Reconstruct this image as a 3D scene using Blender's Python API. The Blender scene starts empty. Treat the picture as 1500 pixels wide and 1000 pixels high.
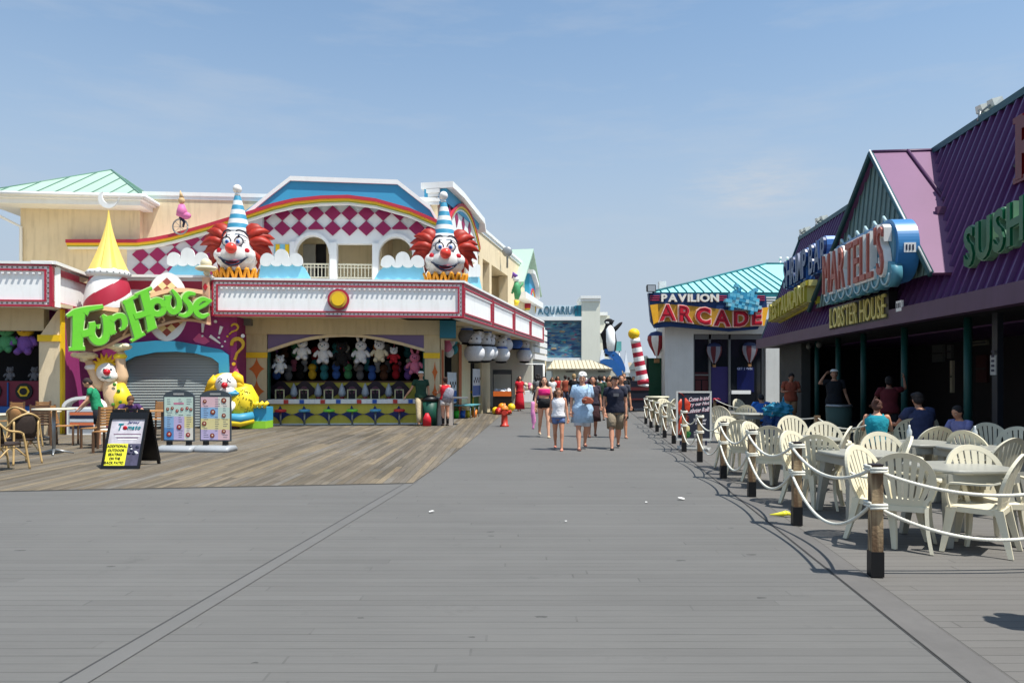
import bpy, bmesh, math, random
from mathutils import Vector, Matrix
PI = math.pi
scene = bpy.context.scene
COL = scene.collection

# ------------------------------------------------------------------ camera
cam_data = bpy.data.cameras.new("camera")
cam = bpy.data.objects.new("camera", cam_data)
COL.objects.link(cam)
cam.location = (0, 0, 1.6)
cam.rotation_euler = (PI / 2, 0, 0)
cam_data.sensor_width = 36
cam_data.lens = 26.4
cam_data.shift_y = 0.0353
cam_data.clip_start = 0.05
cam_data.clip_end = 3000
scene.camera = cam

# ------------------------------------------------------------------ world, sun, exposure
SUN = Vector((0.40, -0.23, 1.0)).normalized()
SUN_EL = math.asin(SUN.z)
SUN_ROT = math.atan2(SUN.x, SUN.y)
world = bpy.data.worlds.new("World")
scene.world = world
world.use_nodes = True
wn, wl = world.node_tree.nodes, world.node_tree.links
wn.clear()
w_out = wn.new('ShaderNodeOutputWorld')
w_bg = wn.new('ShaderNodeBackground')
w_bg.inputs['Strength'].default_value = 0.12
w_sky = wn.new('ShaderNodeTexSky')
w_sky.sky_type = 'NISHITA'
w_sky.sun_disc = False
w_sky.sun_elevation = SUN_EL
w_sky.sun_rotation = SUN_ROT
w_sky.air_density = 1.0
w_sky.dust_density = 1.2
w_sky.ozone_density = 1.5
w_tc = wn.new('ShaderNodeTexCoord')
w_map = wn.new('ShaderNodeMapping')
w_map.inputs['Scale'].default_value = (1.6, 1.6, 9.0)
w_map.inputs['Rotation'].default_value = (0.12, 0.08, 0)
w_noise = wn.new('ShaderNodeTexNoise')
w_noise.inputs['Scale'].default_value = 2.2
w_noise.inputs['Detail'].default_value = 8
w_noise.inputs['Roughness'].default_value = 0.6
w_ramp = wn.new('ShaderNodeValToRGB')
w_ramp.color_ramp.elements[0].position = 0.50
w_ramp.color_ramp.elements[0].color = (0.02, 0.02, 0.02, 1)
w_ramp.color_ramp.elements[1].position = 0.78
w_ramp.color_ramp.elements[1].color = (0.34, 0.34, 0.34, 1)
w_mix = wn.new('ShaderNodeMixRGB')
w_mix.inputs[2].default_value = (4.1, 4.4, 4.8, 1)
wl.new(w_tc.outputs['Generated'], w_map.inputs['Vector'])
wl.new(w_map.outputs[0], w_noise.inputs['Vector'])
wl.new(w_noise.outputs['Fac'], w_ramp.inputs[0])
w_sub = wn.new('ShaderNodeVectorMath'); w_sub.operation = 'SUBTRACT'; w_sub.inputs[1].default_value = (.30, .92, .235)   # one thin cirrus patch
w_scl = wn.new('ShaderNodeVectorMath'); w_scl.operation = 'MULTIPLY'; w_scl.inputs[1].default_value = (7.5, 3, 17)
w_len = wn.new('ShaderNodeVectorMath'); w_len.operation = 'LENGTH'
w_fal = wn.new('ShaderNodeMapRange'); w_fal.interpolation_type = 'SMOOTHSTEP'
w_fal.inputs[1].default_value = 1.0; w_fal.inputs[2].default_value = 0.0; w_fal.inputs[3].default_value = 0.0; w_fal.inputs[4].default_value = 0.95
w_n2 = wn.new('ShaderNodeTexNoise'); w_n2.inputs['Scale'].default_value = 5.0; w_n2.inputs['Detail'].default_value = 8; w_n2.inputs['Roughness'].default_value = .68
w_mul = wn.new('ShaderNodeMath'); w_mul.operation = 'MULTIPLY'
w_max = wn.new('ShaderNodeMath'); w_max.operation = 'MAXIMUM'
w_m2 = wn.new('ShaderNodeMapRange'); w_m2.inputs[1].default_value = .38; w_m2.inputs[2].default_value = .68
wl.new(w_tc.outputs['Generated'], w_sub.inputs[0]); wl.new(w_sub.outputs[0], w_scl.inputs[0]); wl.new(w_scl.outputs[0], w_len.inputs[0])
wl.new(w_len.outputs['Value'], w_fal.inputs[0]); wl.new(w_map.outputs[0], w_n2.inputs['Vector']); wl.new(w_n2.outputs['Fac'], w_m2.inputs[0])
wl.new(w_fal.outputs[0], w_mul.inputs[0]); wl.new(w_m2.outputs[0], w_mul.inputs[1])
wl.new(w_mul.outputs[0], w_max.inputs[0]); wl.new(w_ramp.outputs[0], w_max.inputs[1]); wl.new(w_max.outputs[0], w_mix.inputs[0])
w_sep = wn.new('ShaderNodeSeparateXYZ')
wl.new(w_tc.outputs['Generated'], w_sep.inputs[0])
w_el = wn.new('ShaderNodeMapRange'); w_el.interpolation_type = 'SMOOTHERSTEP'
w_el.inputs[1].default_value = -0.02; w_el.inputs[2].default_value = 0.55
w_el.inputs[3].default_value = 1.0; w_el.inputs[4].default_value = 0.2
wl.new(w_sep.outputs[2], w_el.inputs[0])
w_haze = wn.new('ShaderNodeMixRGB')      # pale summer haze low over the sea, part of the sky itself
w_haze.inputs[2].default_value = (3.35, 3.9, 4.6, 1)
w_tint = wn.new('ShaderNodeMixRGB'); w_tint.blend_type = 'MULTIPLY'; w_tint.inputs[0].default_value = 1
w_tint.inputs[2].default_value = (.86, 1.15, 1.24, 1)
wl.new(w_sky.outputs[0], w_tint.inputs[1])
wl.new(w_el.outputs[0], w_haze.inputs[0]); wl.new(w_tint.outputs[0], w_haze.inputs[1])
wl.new(w_haze.outputs[0], w_mix.inputs[1])
wl.new(w_mix.outputs[0], w_bg.inputs['Color'])
wl.new(w_bg.outputs[0], w_out.inputs['Surface'])

sun_data = bpy.data.lights.new("sun", 'SUN')
sun_data.energy = 5.0
sun_data.angle = math.radians(0.5)
sun_data.color = (1.0, 0.965, 0.90)
sun = bpy.data.objects.new("sun", sun_data)
COL.objects.link(sun)
sun.rotation_euler = SUN.to_track_quat('Z', 'Y').to_euler()
scene.view_settings.view_transform = 'Standard'
scene.view_settings.look = 'None'
scene.view_settings.exposure = 0.30
scene.view_settings.gamma = 1.0
scene.cycles.max_bounces = 6
scene.cycles.diffuse_bounces = 3
scene.cycles.transparent_max_bounces = 8

# ------------------------------------------------------------------ measuring helpers (photo measurement -> metres)
def wx(x, Z): return Z * (x - 750) / 1100.0
def wz(y, Z): return 1.6 + Z * (553 - y) / 1100.0
def gp(x, y):
    Z = 1760.0 / (y - 553)
    return (wx(x, Z), Z)

def frame(ox, oy, dx, dy):
    """vertical plane frame: local x along (dx,dy), local y into depth, z up"""
    d = Vector((dx, dy, 0)).normalized()
    n = Vector((-d.y, d.x, 0))
    m = Matrix.Identity(4)
    m.col[0][:3] = d; m.col[1][:3] = n; m.col[2][:3] = (0, 0, 1); m.col[3][:3] = (ox, oy, 0)
    return m

def onf(M, x, y, off=0.0):
    d, n, o = M.col[0], M.col[1], M.col[3]
    r = (x - 750) / 1100.0
    u = (r * (o[1] + off * n[1]) - o[0] - off * n[0]) / (d[0] - r * d[1])
    Z = o[1] + u * d[1] + off * n[1]
    return (u, wz(y, Z))

def onl(M, pts, off=0.0): return [onf(M, x, y, off) for x, y in pts]

# road frame: local x = lateral to the right of the road, local y = along the road
RM = frame(0, 0, 1, -0.1)
def onr(x, y, s):
    r = (x - 750) / 1100.0
    Y = 1.005 * s / (r - 0.1)
    return ((0.1 * r * Y + Y) / 1.005, wz(y, Y))      # t along the road, height

# ------------------------------------------------------------------ materials
def lin(c):
    out = []
    for v in c:
        v = v / 255.0
        out.append(v / 12.92 if v <= 0.04045 else ((v + 0.055) / 1.055) ** 2.4)
    return out
MATS = {}
def mat(name, col, rough=0.6, noise=0.08, nscale=3.0, bump=0.0, metal=0.0, spec=0.4, srgb=True, dirt=0.0, coat=0.0, emit=None, bscale=40.0):
    if name in MATS: return MATS[name]
    c = lin(col) if srgb else list(col)
    m = bpy.data.materials.new(name)
    m.use_nodes = True
    nt = m.node_tree; N = nt.nodes; L = nt.links
    b = N['Principled BSDF']
    b.inputs['Roughness'].default_value = rough
    b.inputs['Metallic'].default_value = metal
    b.inputs['Specular IOR Level'].default_value = spec
    b.inputs['Coat Weight'].default_value = coat
    tc = N.new('ShaderNodeTexCoord')
    if noise > 0:
        nz = N.new('ShaderNodeTexNoise'); nz.inputs['Scale'].default_value = nscale
        nz.inputs['Detail'].default_value = 6; nz.inputs['Roughness'].default_value = 0.65
        L.new(tc.outputs['Object'], nz.inputs['Vector'])
        mr = N.new('ShaderNodeMapRange')
        mr.inputs[1].default_value = 0.3; mr.inputs[2].default_value = 0.7
        mr.inputs[3].default_value = 1 - noise; mr.inputs[4].default_value = 1 + noise
        L.new(nz.outputs['Fac'], mr.inputs[0])
        mx = N.new('ShaderNodeVectorMath'); mx.operation = 'SCALE'
        mx.inputs[0].default_value = c[:3]
        L.new(mr.outputs[0], mx.inputs['Scale'])
        last = mx.outputs[0]
        if dirt > 0:
            mp = N.new('ShaderNodeMapping'); mp.inputs['Scale'].default_value = (4.0, 4.0, 0.5)
            L.new(tc.outputs['Object'], mp.inputs['Vector'])
            n2 = N.new('ShaderNodeTexNoise'); n2.inputs['Scale'].default_value = 2.0; n2.inputs['Detail'].default_value = 8
            L.new(mp.outputs[0], n2.inputs['Vector'])
            r2 = N.new('ShaderNodeMapRange'); r2.inputs[1].default_value = 0.5; r2.inputs[2].default_value = 0.75
            r2.inputs[3].default_value = 0.0; r2.inputs[4].default_value = dirt
            L.new(n2.outputs['Fac'], r2.inputs[0])
            m2 = N.new('ShaderNodeMixRGB'); m2.inputs[2].default_value = (c[0] * .55, c[1] * .5, c[2] * .42, 1)
            L.new(r2.outputs[0], m2.inputs[0]); L.new(last, m2.inputs[1])
            last = m2.outputs[0]
        L.new(last, b.inputs['Base Color'])
    else:
        b.inputs['Base Color'].default_value = (*c[:3], 1)
    if bump > 0:
        bn = N.new('ShaderNodeTexNoise'); bn.inputs['Scale'].default_value = bscale; bn.inputs['Detail'].default_value = 4
        L.new(tc.outputs['Object'], bn.inputs['Vector'])
        bp = N.new('ShaderNodeBump'); bp.inputs['Strength'].default_value = bump; bp.inputs['Distance'].default_value = 0.02
        L.new(bn.outputs['Fac'], bp.inputs['Height']); L.new(bp.outputs[0], b.inputs['Normal'])
    if emit:
        b.inputs['Emission Color'].default_value = (*lin(emit[:3]), 1)
        b.inputs['Emission Strength'].default_value = emit[3]
    MATS[name] = m
    return m

def plank_mat(name, axis, width, cols, gap=0.05, gapcol=0.25, length=3.6, grain=0.12, var=1.0, rough=0.75, streak=0.0, specks=False):
    """boards: axis = local axis ACROSS the boards ('X' or 'Y')"""
    if name in MATS: return MATS[name]
    m = bpy.data.materials.new(name); m.use_nodes = True
    nt = m.node_tree; N = nt.nodes; L = nt.links; b = N['Principled BSDF']
    b.inputs['Roughness'].default_value = rough
    b.inputs['Specular IOR Level'].default_value = 0.25
    tc = N.new('ShaderNodeTexCoord'); sp = N.new('ShaderNodeSeparateXYZ')
    L.new(tc.outputs['Object'], sp.inputs[0])
    A = sp.outputs[axis]; B = sp.outputs['Y' if axis == 'X' else 'X']
    def mth(op, a, bb=None, v=None):
        n = N.new('ShaderNodeMath'); n.operation = op
        if hasattr(a, 'links'): L.new(a, n.inputs[0])
        else: n.inputs[0].default_value = a
        if bb is not None:
            if hasattr(bb, 'links'): L.new(bb, n.inputs[1])
            else: n.inputs[1].default_value = bb
        return n.outputs[0]
    q = mth('DIVIDE', A, width)
    idx = mth('FLOOR', q); fr = mth('FRACT', q)
    wn1 = N.new('ShaderNodeTexWhiteNoise'); wn1.noise_dimensions = '1D'; L.new(idx, wn1.inputs['W'])
    off = mth('MULTIPLY', wn1.outputs['Value'], 9.7)
    q2 = mth('ADD', mth('DIVIDE', B, length), off)
    idx2 = mth('FLOOR', q2); fr2 = mth('FRACT', q2)
    cb = N.new('ShaderNodeCombineXYZ'); L.new(idx, cb.inputs[0]); L.new(idx2, cb.inputs[1])
    wn2 = N.new('ShaderNodeTexWhiteNoise'); wn2.noise_dimensions = '2D'; L.new(cb.outputs[0], wn2.inputs['Vector'])
    rp = N.new('ShaderNodeValToRGB'); e = rp.color_ramp.elements
    n = len(cols)
    for i, c in enumerate(cols):
        if i < 2: el = e[i]; el.position = i / (n - 1)
        else: el = e.new(i / (n - 1))
        el.color = (*c, 1)
    L.new(wn2.outputs['Value'], rp.inputs[0])
    mp = N.new('ShaderNodeMapping')
    mp.inputs['Scale'].default_value = (60, 2.2, 1) if axis == 'X' else (2.2, 60, 1)
    L.new(tc.outputs['Object'], mp.inputs['Vector'])
    gz = N.new('ShaderNodeTexNoise'); gz.inputs['Scale'].default_value = 1.0; gz.inputs['Detail'].default_value = 6; gz.inputs['Roughness'].default_value = .7
    L.new(mp.outputs[0], gz.inputs['Vector'])
    gr = N.new('ShaderNodeMapRange'); gr.inputs[1].default_value = .3; gr.inputs[2].default_value = .7
    gr.inputs[3].default_value = 1 - grain; gr.inputs[4].default_value = 1 + grain
    L.new(gz.outputs['Fac'], gr.inputs[0])
    big = N.new('ShaderNodeTexNoise'); big.inputs['Scale'].default_value = .35; big.inputs['Detail'].default_value = 7; big.inputs['Roughness'].default_value = .62
    L.new(tc.outputs['Object'], big.inputs['Vector'])
    br = N.new('ShaderNodeMapRange'); br.inputs[1].default_value = .3; br.inputs[2].default_value = .7
    br.inputs[3].default_value = 1 - .09 * var; br.inputs[4].default_value = 1 + .09 * var
    L.new(big.outputs['Fac'], br.inputs[0])
    fac = mth('MULTIPLY', gr.outputs[0], br.outputs[0])
    # gaps
    g1 = mth('LESS_THAN', fr, gap)
    g2 = mth('MULTIPLY', mth('LESS_THAN', fr2, 0.003), .5)
    g = mth('MAXIMUM', g1, g2)
    # the seams open and close along the boards
    sn = N.new('ShaderNodeTexNoise'); sn.inputs['Scale'].default_value = 1.0; sn.inputs['Detail'].default_value = 3
    mp3 = N.new('ShaderNodeMapping'); mp3.inputs['Scale'].default_value = (7, .8, 1) if axis == 'X' else (.8, 7, 1)
    L.new(tc.outputs['Object'], mp3.inputs['Vector']); L.new(mp3.outputs[0], sn.inputs['Vector'])
    sr = N.new('ShaderNodeMapRange'); sr.inputs[1].default_value = .35; sr.inputs[2].default_value = .65
    sr.inputs[3].default_value = .25; sr.inputs[4].default_value = 1
    L.new(sn.outputs['Fac'], sr.inputs[0])
    gg = mth('MULTIPLY', mth('MULTIPLY', g, sr.outputs[0]), 1 - gapcol)
    fac2 = mth('MULTIPLY', fac, mth('SUBTRACT', 1.0, gg))
    if specks:
        vo = N.new('ShaderNodeTexVoronoi'); vo.inputs['Scale'].default_value = 1.0; vo.inputs['Randomness'].default_value = 1
        mp4 = N.new('ShaderNodeMapping'); mp4.inputs['Scale'].default_value = (1.6, 3.4, 1); L.new(tc.outputs['Object'], mp4.inputs['Vector'])
        wob = N.new('ShaderNodeTexNoise'); wob.inputs['Scale'].default_value = 14; L.new(tc.outputs['Object'], wob.inputs['Vector'])
        ad = N.new('ShaderNodeMixRGB'); ad.inputs[0].default_value = .13; L.new(mp4.outputs[0], ad.inputs[1]); L.new(wob.outputs['Color'], ad.inputs[2])
        L.new(ad.outputs[0], vo.inputs['Vector'])
        sm = mth('LESS_THAN', vo.outputs['Distance'], 0.065)
        fac2 = mth('MULTIPLY', fac2, mth('SUBTRACT', 1.0, mth('MULTIPLY', sm, .42)))
        v2 = N.new('ShaderNodeTexNoise'); v2.inputs['Scale'].default_value = 1.3; v2.inputs['Detail'].default_value = 9; v2.inputs['Roughness'].default_value = .75
        L.new(tc.outputs['Object'], v2.inputs['Vector'])
        r5 = N.new('ShaderNodeMapRange'); r5.inputs[1].default_value = .60; r5.inputs[2].default_value = .74
        r5.inputs[3].default_value = 1; r5.inputs[4].default_value = .8; L.new(v2.outputs['Fac'], r5.inputs[0])
        fac2 = mth('MULTIPLY', fac2, r5.outputs[0])
    sc = N.new('ShaderNodeVectorMath'); sc.operation = 'SCALE'
    L.new(rp.outputs[0], sc.inputs[0]); L.new(fac2, sc.inputs['Scale'])
    L.new(sc.outputs[0], b.inputs['Base Color'])
    bp = N.new('ShaderNodeBump'); bp.inputs['Strength'].default_value = .35; bp.inputs['Distance'].default_value = .006
    L.new(fac2, bp.inputs['Height']); L.new(bp.outputs[0], b.inputs['Normal'])
    MATS[name] = m
    return m

# ------------------------------------------------------------------ mesh builder
LAST = {}
UNDER = {'eye': ('face', 'head', 'body'), 'eyebrow': ('face',), 'nose': ('face', 'head'), 'mouth': ('face', 'head', 'body'), 'ear': ('head', 'body'), 'cheek_spot': ('face',), 'pompom': ('cone_hat',), 'cap': ('hair',),
         'poster_lettering': ('poster',), 'lobster_picture': ('poster',), 'garnish_picture': ('poster',), 'notice_lettering': ('yellow_notice',), 'logo_lettering': ('photo_panel',), 'tomato_mark': ('photo_panel',), 'picture_streaks': ('photo_panel',),
         'picture_figures': ('photo_panel',), 'menu_field': ('frame',), 'dish_pictures': ('frame',), 'text_lines': ('frame',), 'heading_strip': ('frame',), 'grip': ('frame',), 'fascia_frame': ('fascia_panel',), 'bulb_rows': ('fascia_panel',),
         'sign_clips': ('fascia_panel',), 'fascia_cap': ('fascia_panel',), 'round_emblem': ('fascia_panel',), 'arch_rim': ('arched_screen',), 'balcony_column': ('arched_screen',), 'checker_diamonds': ('checker_wall', 'arched_screen'),
         'collar_studs': ('collar',), 'crescent': ('cone_roof',), 'belly': ('body',), 'eye_patch': ('head',), 'outlet': ('barrel',), 'window_bar': ('far_window',), 'punctuation_marks': ('purple_wall',), 'pink_and_sun_patch': ('purple_wall',),
         'notice_marks': ('notice_card',), 'roof_ribs': ('roof',), 'dormer_seams': ('dormer_roof',), 'bargeboard_edge': ('bargeboard',), 'gable_battens': ('gable_wall',), 'window_lettering': ('window_display',), 'push_bar': ('glazing',),
         'tower_cornice': ('tower',), 'painted_fish': ('sea_mural',), 'suit_spots': ('body',), 'green_spots': ('torso',), 'toy_rocket': ('target_panel',), 'target_board': ('target_panel',), 'edge_blocks': ('counter_top',), 'blue_diamonds': ('front_panel',),
         'water_gun': ('counter_top',), 'banner_edge': ('banner',), 'wave_tubes': ('wave_scallops',), 'belt': ('trousers',), 'neck_band': ('body',), 'shirt_print': ('shirt',)}
class MB:
    def __init__(self, M=None):
        self.bm = bmesh.new(); self.m = 0; self.M = M
    def _v(self, p):
        p = Vector(p)
        if self.M: p = self.M @ p
        return self.bm.verts.new(p)
    def _f(self, vs, smooth=False):
        try:
            f = self.bm.faces.new(vs)
        except ValueError:
            return None
        f.material_index = self.m; f.smooth = smooth
        return f
    def box(self, x0, x1, y0, y1, z0, z1, M=None):
        P = [(x0, y0, z0), (x1, y0, z0), (x1, y1, z0), (x0, y1, z0), (x0, y0, z1), (x1, y0, z1), (x1, y1, z1), (x0, y1, z1)]
        if M is not None: P = [M @ Vector(p) for p in P]
        v = [self._v(p) for p in P]
        for q in ((3, 2, 1, 0), (4, 5, 6, 7), (0, 1, 5, 4), (1, 2, 6, 5), (2, 3, 7, 6), (3, 0, 4, 7)):
            self._f([v[i] for i in q])
        return self
    def hexa(self, P):
        v = [self._v(p) for p in P]
        for q in ((3, 2, 1, 0), (4, 5, 6, 7), (0, 1, 5, 4), (1, 2, 6, 5), (2, 3, 7, 6), (3, 0, 4, 7)):
            self._f([v[i] for i in q])
        return self
    def prism(self, pts, y0, y1, M=None, smooth=False):
        """outline in local XZ extruded from y0 to y1"""
        T = (lambda p: M @ Vector(p)) if M is not None else (lambda p: p)
        a = [self._v(T((p[0], y0, p[1]))) for p in pts]
        b = [self._v(T((p[0], y1, p[1]))) for p in pts]
        self._f(a); self._f(b[::-1])
        n = len(pts)
        for i in range(n):
            j = (i + 1) % n
            self._f([a[j], a[i], b[i], b[j]], smooth)
        return self
    def strip(self, top, bot, y0, y1):
        """ribbon between two polylines in XZ, extruded"""
        n = len(top)
        g = [[self._v((p[0], y, p[1])) for p in line] for y in (y0, y1) for line in (top, bot)]
        for i in range(n - 1):
            self._f([g[0][i], g[0][i + 1], g[1][i + 1], g[1][i]])
            self._f([g[2][i + 1], g[2][i], g[3][i], g[3][i + 1]])
            self._f([g[0][i + 1], g[0][i], g[2][i], g[2][i + 1]])
            self._f([g[1][i], g[1][i + 1], g[3][i + 1], g[3][i]])
        for i in (0, n - 1):
            self._f([g[0][i], g[1][i], g[3][i], g[2][i]])
        return self
    def quad(self, *P):
        return self._f([self._v(p) for p in P])
    def cyl(self, p0, p1, r0, r1=None, seg=12, caps=True, smooth=True):
        if r1 is None: r1 = r0
        p0, p1 = Vector(p0), Vector(p1)
        d = (p1 - p0)
        if d.length < 1e-7: return self
        q = d.normalized().to_track_quat('Z', 'Y')
        rings = []
        for p, r in ((p0, r0), (p1, r1)):
            rings.append([self._v(p + q @ Vector((r * math.cos(2 * PI * i / seg), r * math.sin(2 * PI * i / seg), 0))) for i in range(seg)])
        for i in range(seg):
            j = (i + 1) % seg
            self._f([rings[0][i], rings[0][j], rings[1][j], rings[1][i]], smooth)
        if caps:
            self._f(rings[0][::-1]); self._f(rings[1])
        return self
    def loft(self, rings, caps=True, smooth=True):
        vs = [[self._v(p) for p in r] for r in rings]
        n = len(vs[0])
        for a, b in zip(vs, vs[1:]):
            for i in range(n):
                j = (i + 1) % n
                self._f([a[i], a[j], b[j], b[i]], smooth)
        if caps:
            self._f(vs[0][::-1], smooth); self._f(vs[-1], smooth)
        return self
    def rings(self, spec, seg=20, ax=(1, 0, 0), ay=(0, 1, 0), caps=True, smooth=True):
        """spec: list of (center, rx, ry)"""
        ax, ay = Vector(ax), Vector(ay)
        R = []
        for c, rx, ry in spec:
            c = Vector(c)
            R.append([c + ax * (rx * math.cos(2 * PI * i / seg)) + ay * (ry * math.sin(2 * PI * i / seg)) for i in range(seg)])
        return self.loft(R, caps, smooth)
    def tube(self, path, r, seg=8, caps=True, smooth=True, lobes=0, twist=0.0, flat=1.0):
        """r: number or list"""
        P = [Vector(p) for p in path]
        n = len(P)
        rr = r if isinstance(r, (list, tuple)) else [r] * n
        T = []
        for i in range(n):
            T.append((P[min(i + 1, n - 1)] - P[max(i - 1, 0)]).normalized())
        up = Vector((0, 0, 1)) if abs(T[0].z) < .9 else Vector((0, 1, 0))
        N0 = T[0].cross(up).normalized()
        R = []; dist = 0
        for i in range(n):
            if i:
                N0 = (N0 - T[i] * N0.dot(T[i])).normalized()
                dist += (P[i] - P[i - 1]).length
            B0 = T[i].cross(N0)
            ring = []
            for k in range(seg):
                a = 2 * PI * k / seg
                rad = rr[i]
                if lobes: rad = rr[i] * (0.74 + 0.34 * abs(math.cos(lobes * (a - twist * dist) / 2)))
                ring.append(P[i] + N0 * (rad * math.cos(a)) + B0 * (rad * flat * math.sin(a)))
            R.append(ring)
        return self.loft(R, caps, smooth)
    def sphere(self, c, r, s=(1, 1, 1), seg=16, rng=10, M=None, smooth=True):
        c = Vector(c)
        R = []
        for i in range(1, rng):
            th = PI * i / rng
            ring = []
            for k in range(seg):
                a = 2 * PI * k / seg
                p = Vector((r * s[0] * math.sin(th) * math.cos(a), r * s[1] * math.sin(th) * math.sin(a), -r * s[2] * math.cos(th)))
                if M is not None: p = M @ p
                ring.append(c + p)
            R.append(ring)
        vs = [[self._v(p) for p in q] for q in R]
        lo = Vector((0, 0, -r * s[2])); hi = Vector((0, 0, r * s[2]))
        if M is not None: lo = M @ lo; hi = M @ hi
        b = self._v(c + lo); t = self._v(c + hi)
        for A, B in zip(vs, vs[1:]):
            for i in range(seg):
                j = (i + 1) % seg
                self._f([A[i], A[j], B[j], B[i]], smooth)
        for i in range(seg):
            j = (i + 1) % seg
            self._f([b, vs[0][j], vs[0][i]], smooth); self._f([t, vs[-1][i], vs[-1][j]], smooth)
        return self
    def mesh(self, name, mats):
        bmesh.ops.recalc_face_normals(self.bm, faces=self.bm.faces[:])
        me = bpy.data.meshes.new(name)
        self.bm.to_mesh(me); self.bm.free()
        for m in (mats if isinstance(mats, (list, tuple)) else [mats]): me.materials.append(m)
        return me
    def build(self, name, mats, parent=None, M=None, bevel=0.0, **props):
        me = self.mesh(name, mats)
        o = bpy.data.objects.new(name, me); COL.objects.link(o)
        if parent:
            for cand in UNDER.get(name, ()):
                q = LAST.get((parent.name, cand))
                if q is not None and M is None: parent, _top = q, parent; break
            o.parent = parent
            if parent.type == 'EMPTY': LAST[(parent.name, name)] = o
        if M is not None: o.matrix_local = M
        if bevel:
            md = o.modifiers.new('bevel', 'BEVEL'); md.width = bevel; md.segments = 2; md.limit_method = 'ANGLE'
        for k, v in props.items(): o[k] = v
        return o

def tag(o, label=None, cat=None, group=None, kind=None):
    if label: o['label'] = label
    if cat: o['category'] = cat
    if group: o['group'] = group
    if kind: o['kind'] = kind
    return o
def thing(name, label, cat, M=None, loc=None, rz=0.0, group=None, scale=1.0):
    o = bpy.data.objects.new(name, None); COL.objects.link(o)
    o.empty_display_size = .2
    if M is not None: o.matrix_world = M
    if loc is not None:
        o.location = loc; o.rotation_euler = (0, 0, rz); o.scale = (scale,) * 3
    return tag(o, label, cat, group)
KIDS = {}
def kids(o): return [c for c in bpy.data.objects if c.parent == o]
def copy_tree(o, parent=None, _idx=None):
    idx = _idx
    if idx is None:
        idx = {}
        for c in bpy.data.objects:
            if c.parent: idx.setdefault(c.parent.name, []).append(c)
    c = o.copy(); COL.objects.link(c)
    if parent: c.parent = parent
    for ch in idx.get(o.name, []): copy_tree(ch, c, idx)
    return c

# ------------------------------------------------------------------ lettering
GLY = {}
def glyph(ch, bold=0.0):
    key = (ch, bold)
    if key in GLY: return GLY[key]
    cu = bpy.data.curves.new('glyph', 'FONT'); cu.body = ch; cu.size = 1.0; cu.extrude = 0.5; cu.offset = bold; cu.resolution_u = 3
    ob = bpy.data.objects.new('glyph', cu)
    COL.objects.link(ob)
    dg = bpy.context.evaluated_depsgraph_get(); dg.update()
    me = bpy.data.meshes.new_from_object(ob.evaluated_get(dg))
    V = [tuple(v.co) for v in me.vertices]; F = [tuple(p.vertices) for p in me.polygons]
    bpy.data.meshes.remove(me); bpy.data.objects.remove(ob); bpy.data.curves.remove(cu)
    xs = [v[0] for v in V] or [0, .3]; ys = [v[1] for v in V] or [0, 1]
    GLY[key] = (V, F, min(xs), max(xs))
    return GLY[key]
def text_layout(body, bold, gap):
    x = 0; out = []
    for ch in body:
        if ch == ' ':
            x += 0.28; continue
        V, F, a, b = glyph(ch, bold)
        out.append((ch, V, F, x - a)); x += (b - a) + gap
    x -= gap
    zs = [v[1] for _, V, _, _ in out for v in V]
    return out, x, min(zs), max(zs)
def put_text(mb, body, x0, x1, z0, z1, y0, y1, bold=0.0, gap=0.07, fn=None, shear=0.0, cap=True, mirror=False):
    """lettering filling the box x0..x1, z0..z1 in local XZ, from depth y0 (front) to y1"""
    out, w, lo, hi = text_layout(body, bold, gap)
    for ch, V, F, dx in out:
        _put(mb, V, F, dx, w, lo, hi, x0, x1, z0, z1, y0, y1, fn, shear)
def _put(mb, V, F, dx, w, lo, hi, x0, x1, z0, z1, y0, y1, fn, shear):
    vs = []
    for v in V:
        zz = (v[1] - lo) / (hi - lo)
        X = x0 + (v[0] + dx) / w * (x1 - x0) + shear * (zz - .5) * (z1 - z0)
        Z = z0 + zz * (z1 - z0)
        Y = y0 if v[2] > 0 else y1
        p = (X, Y, Z)
        if fn: p = fn(p)
        vs.append(mb._v(p))
    for f in F: mb._f([vs[i] for i in f])
def letters(body, parent, mats, x0, x1, z0, z1, y0, y1, bold=0.0, gap=0.07, fn=None, shear=0.0, M=None, name='letter', edge=None):
    out, w, lo, hi = text_layout(body, bold, gap)
    for ch, V, F, dx in out:
        mb = MB(M)
        if edge:   # a wider, paler letter a little behind the face
            V2, F2, a2, b2 = glyph(ch, bold + edge)
            mb.m = 1
            ca = (a2 + b2) / 2; a1, b1 = GLY[(ch, bold)][2:]
            shift = (a1 + b1) / 2 - ca
            _put(mb, [(v[0] + shift, v[1], v[2]) for v in V2], F2, dx, w, lo, hi, x0, x1, z0, z1, y0 + (y1 - y0) * .25, y1, fn, shear)
            mb.m = 0
        _put(mb, V, F, dx, w, lo, hi, x0, x1, z0, z1, y0, y1, fn, shear)
        mb.build(name, mats, parent)

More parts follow.
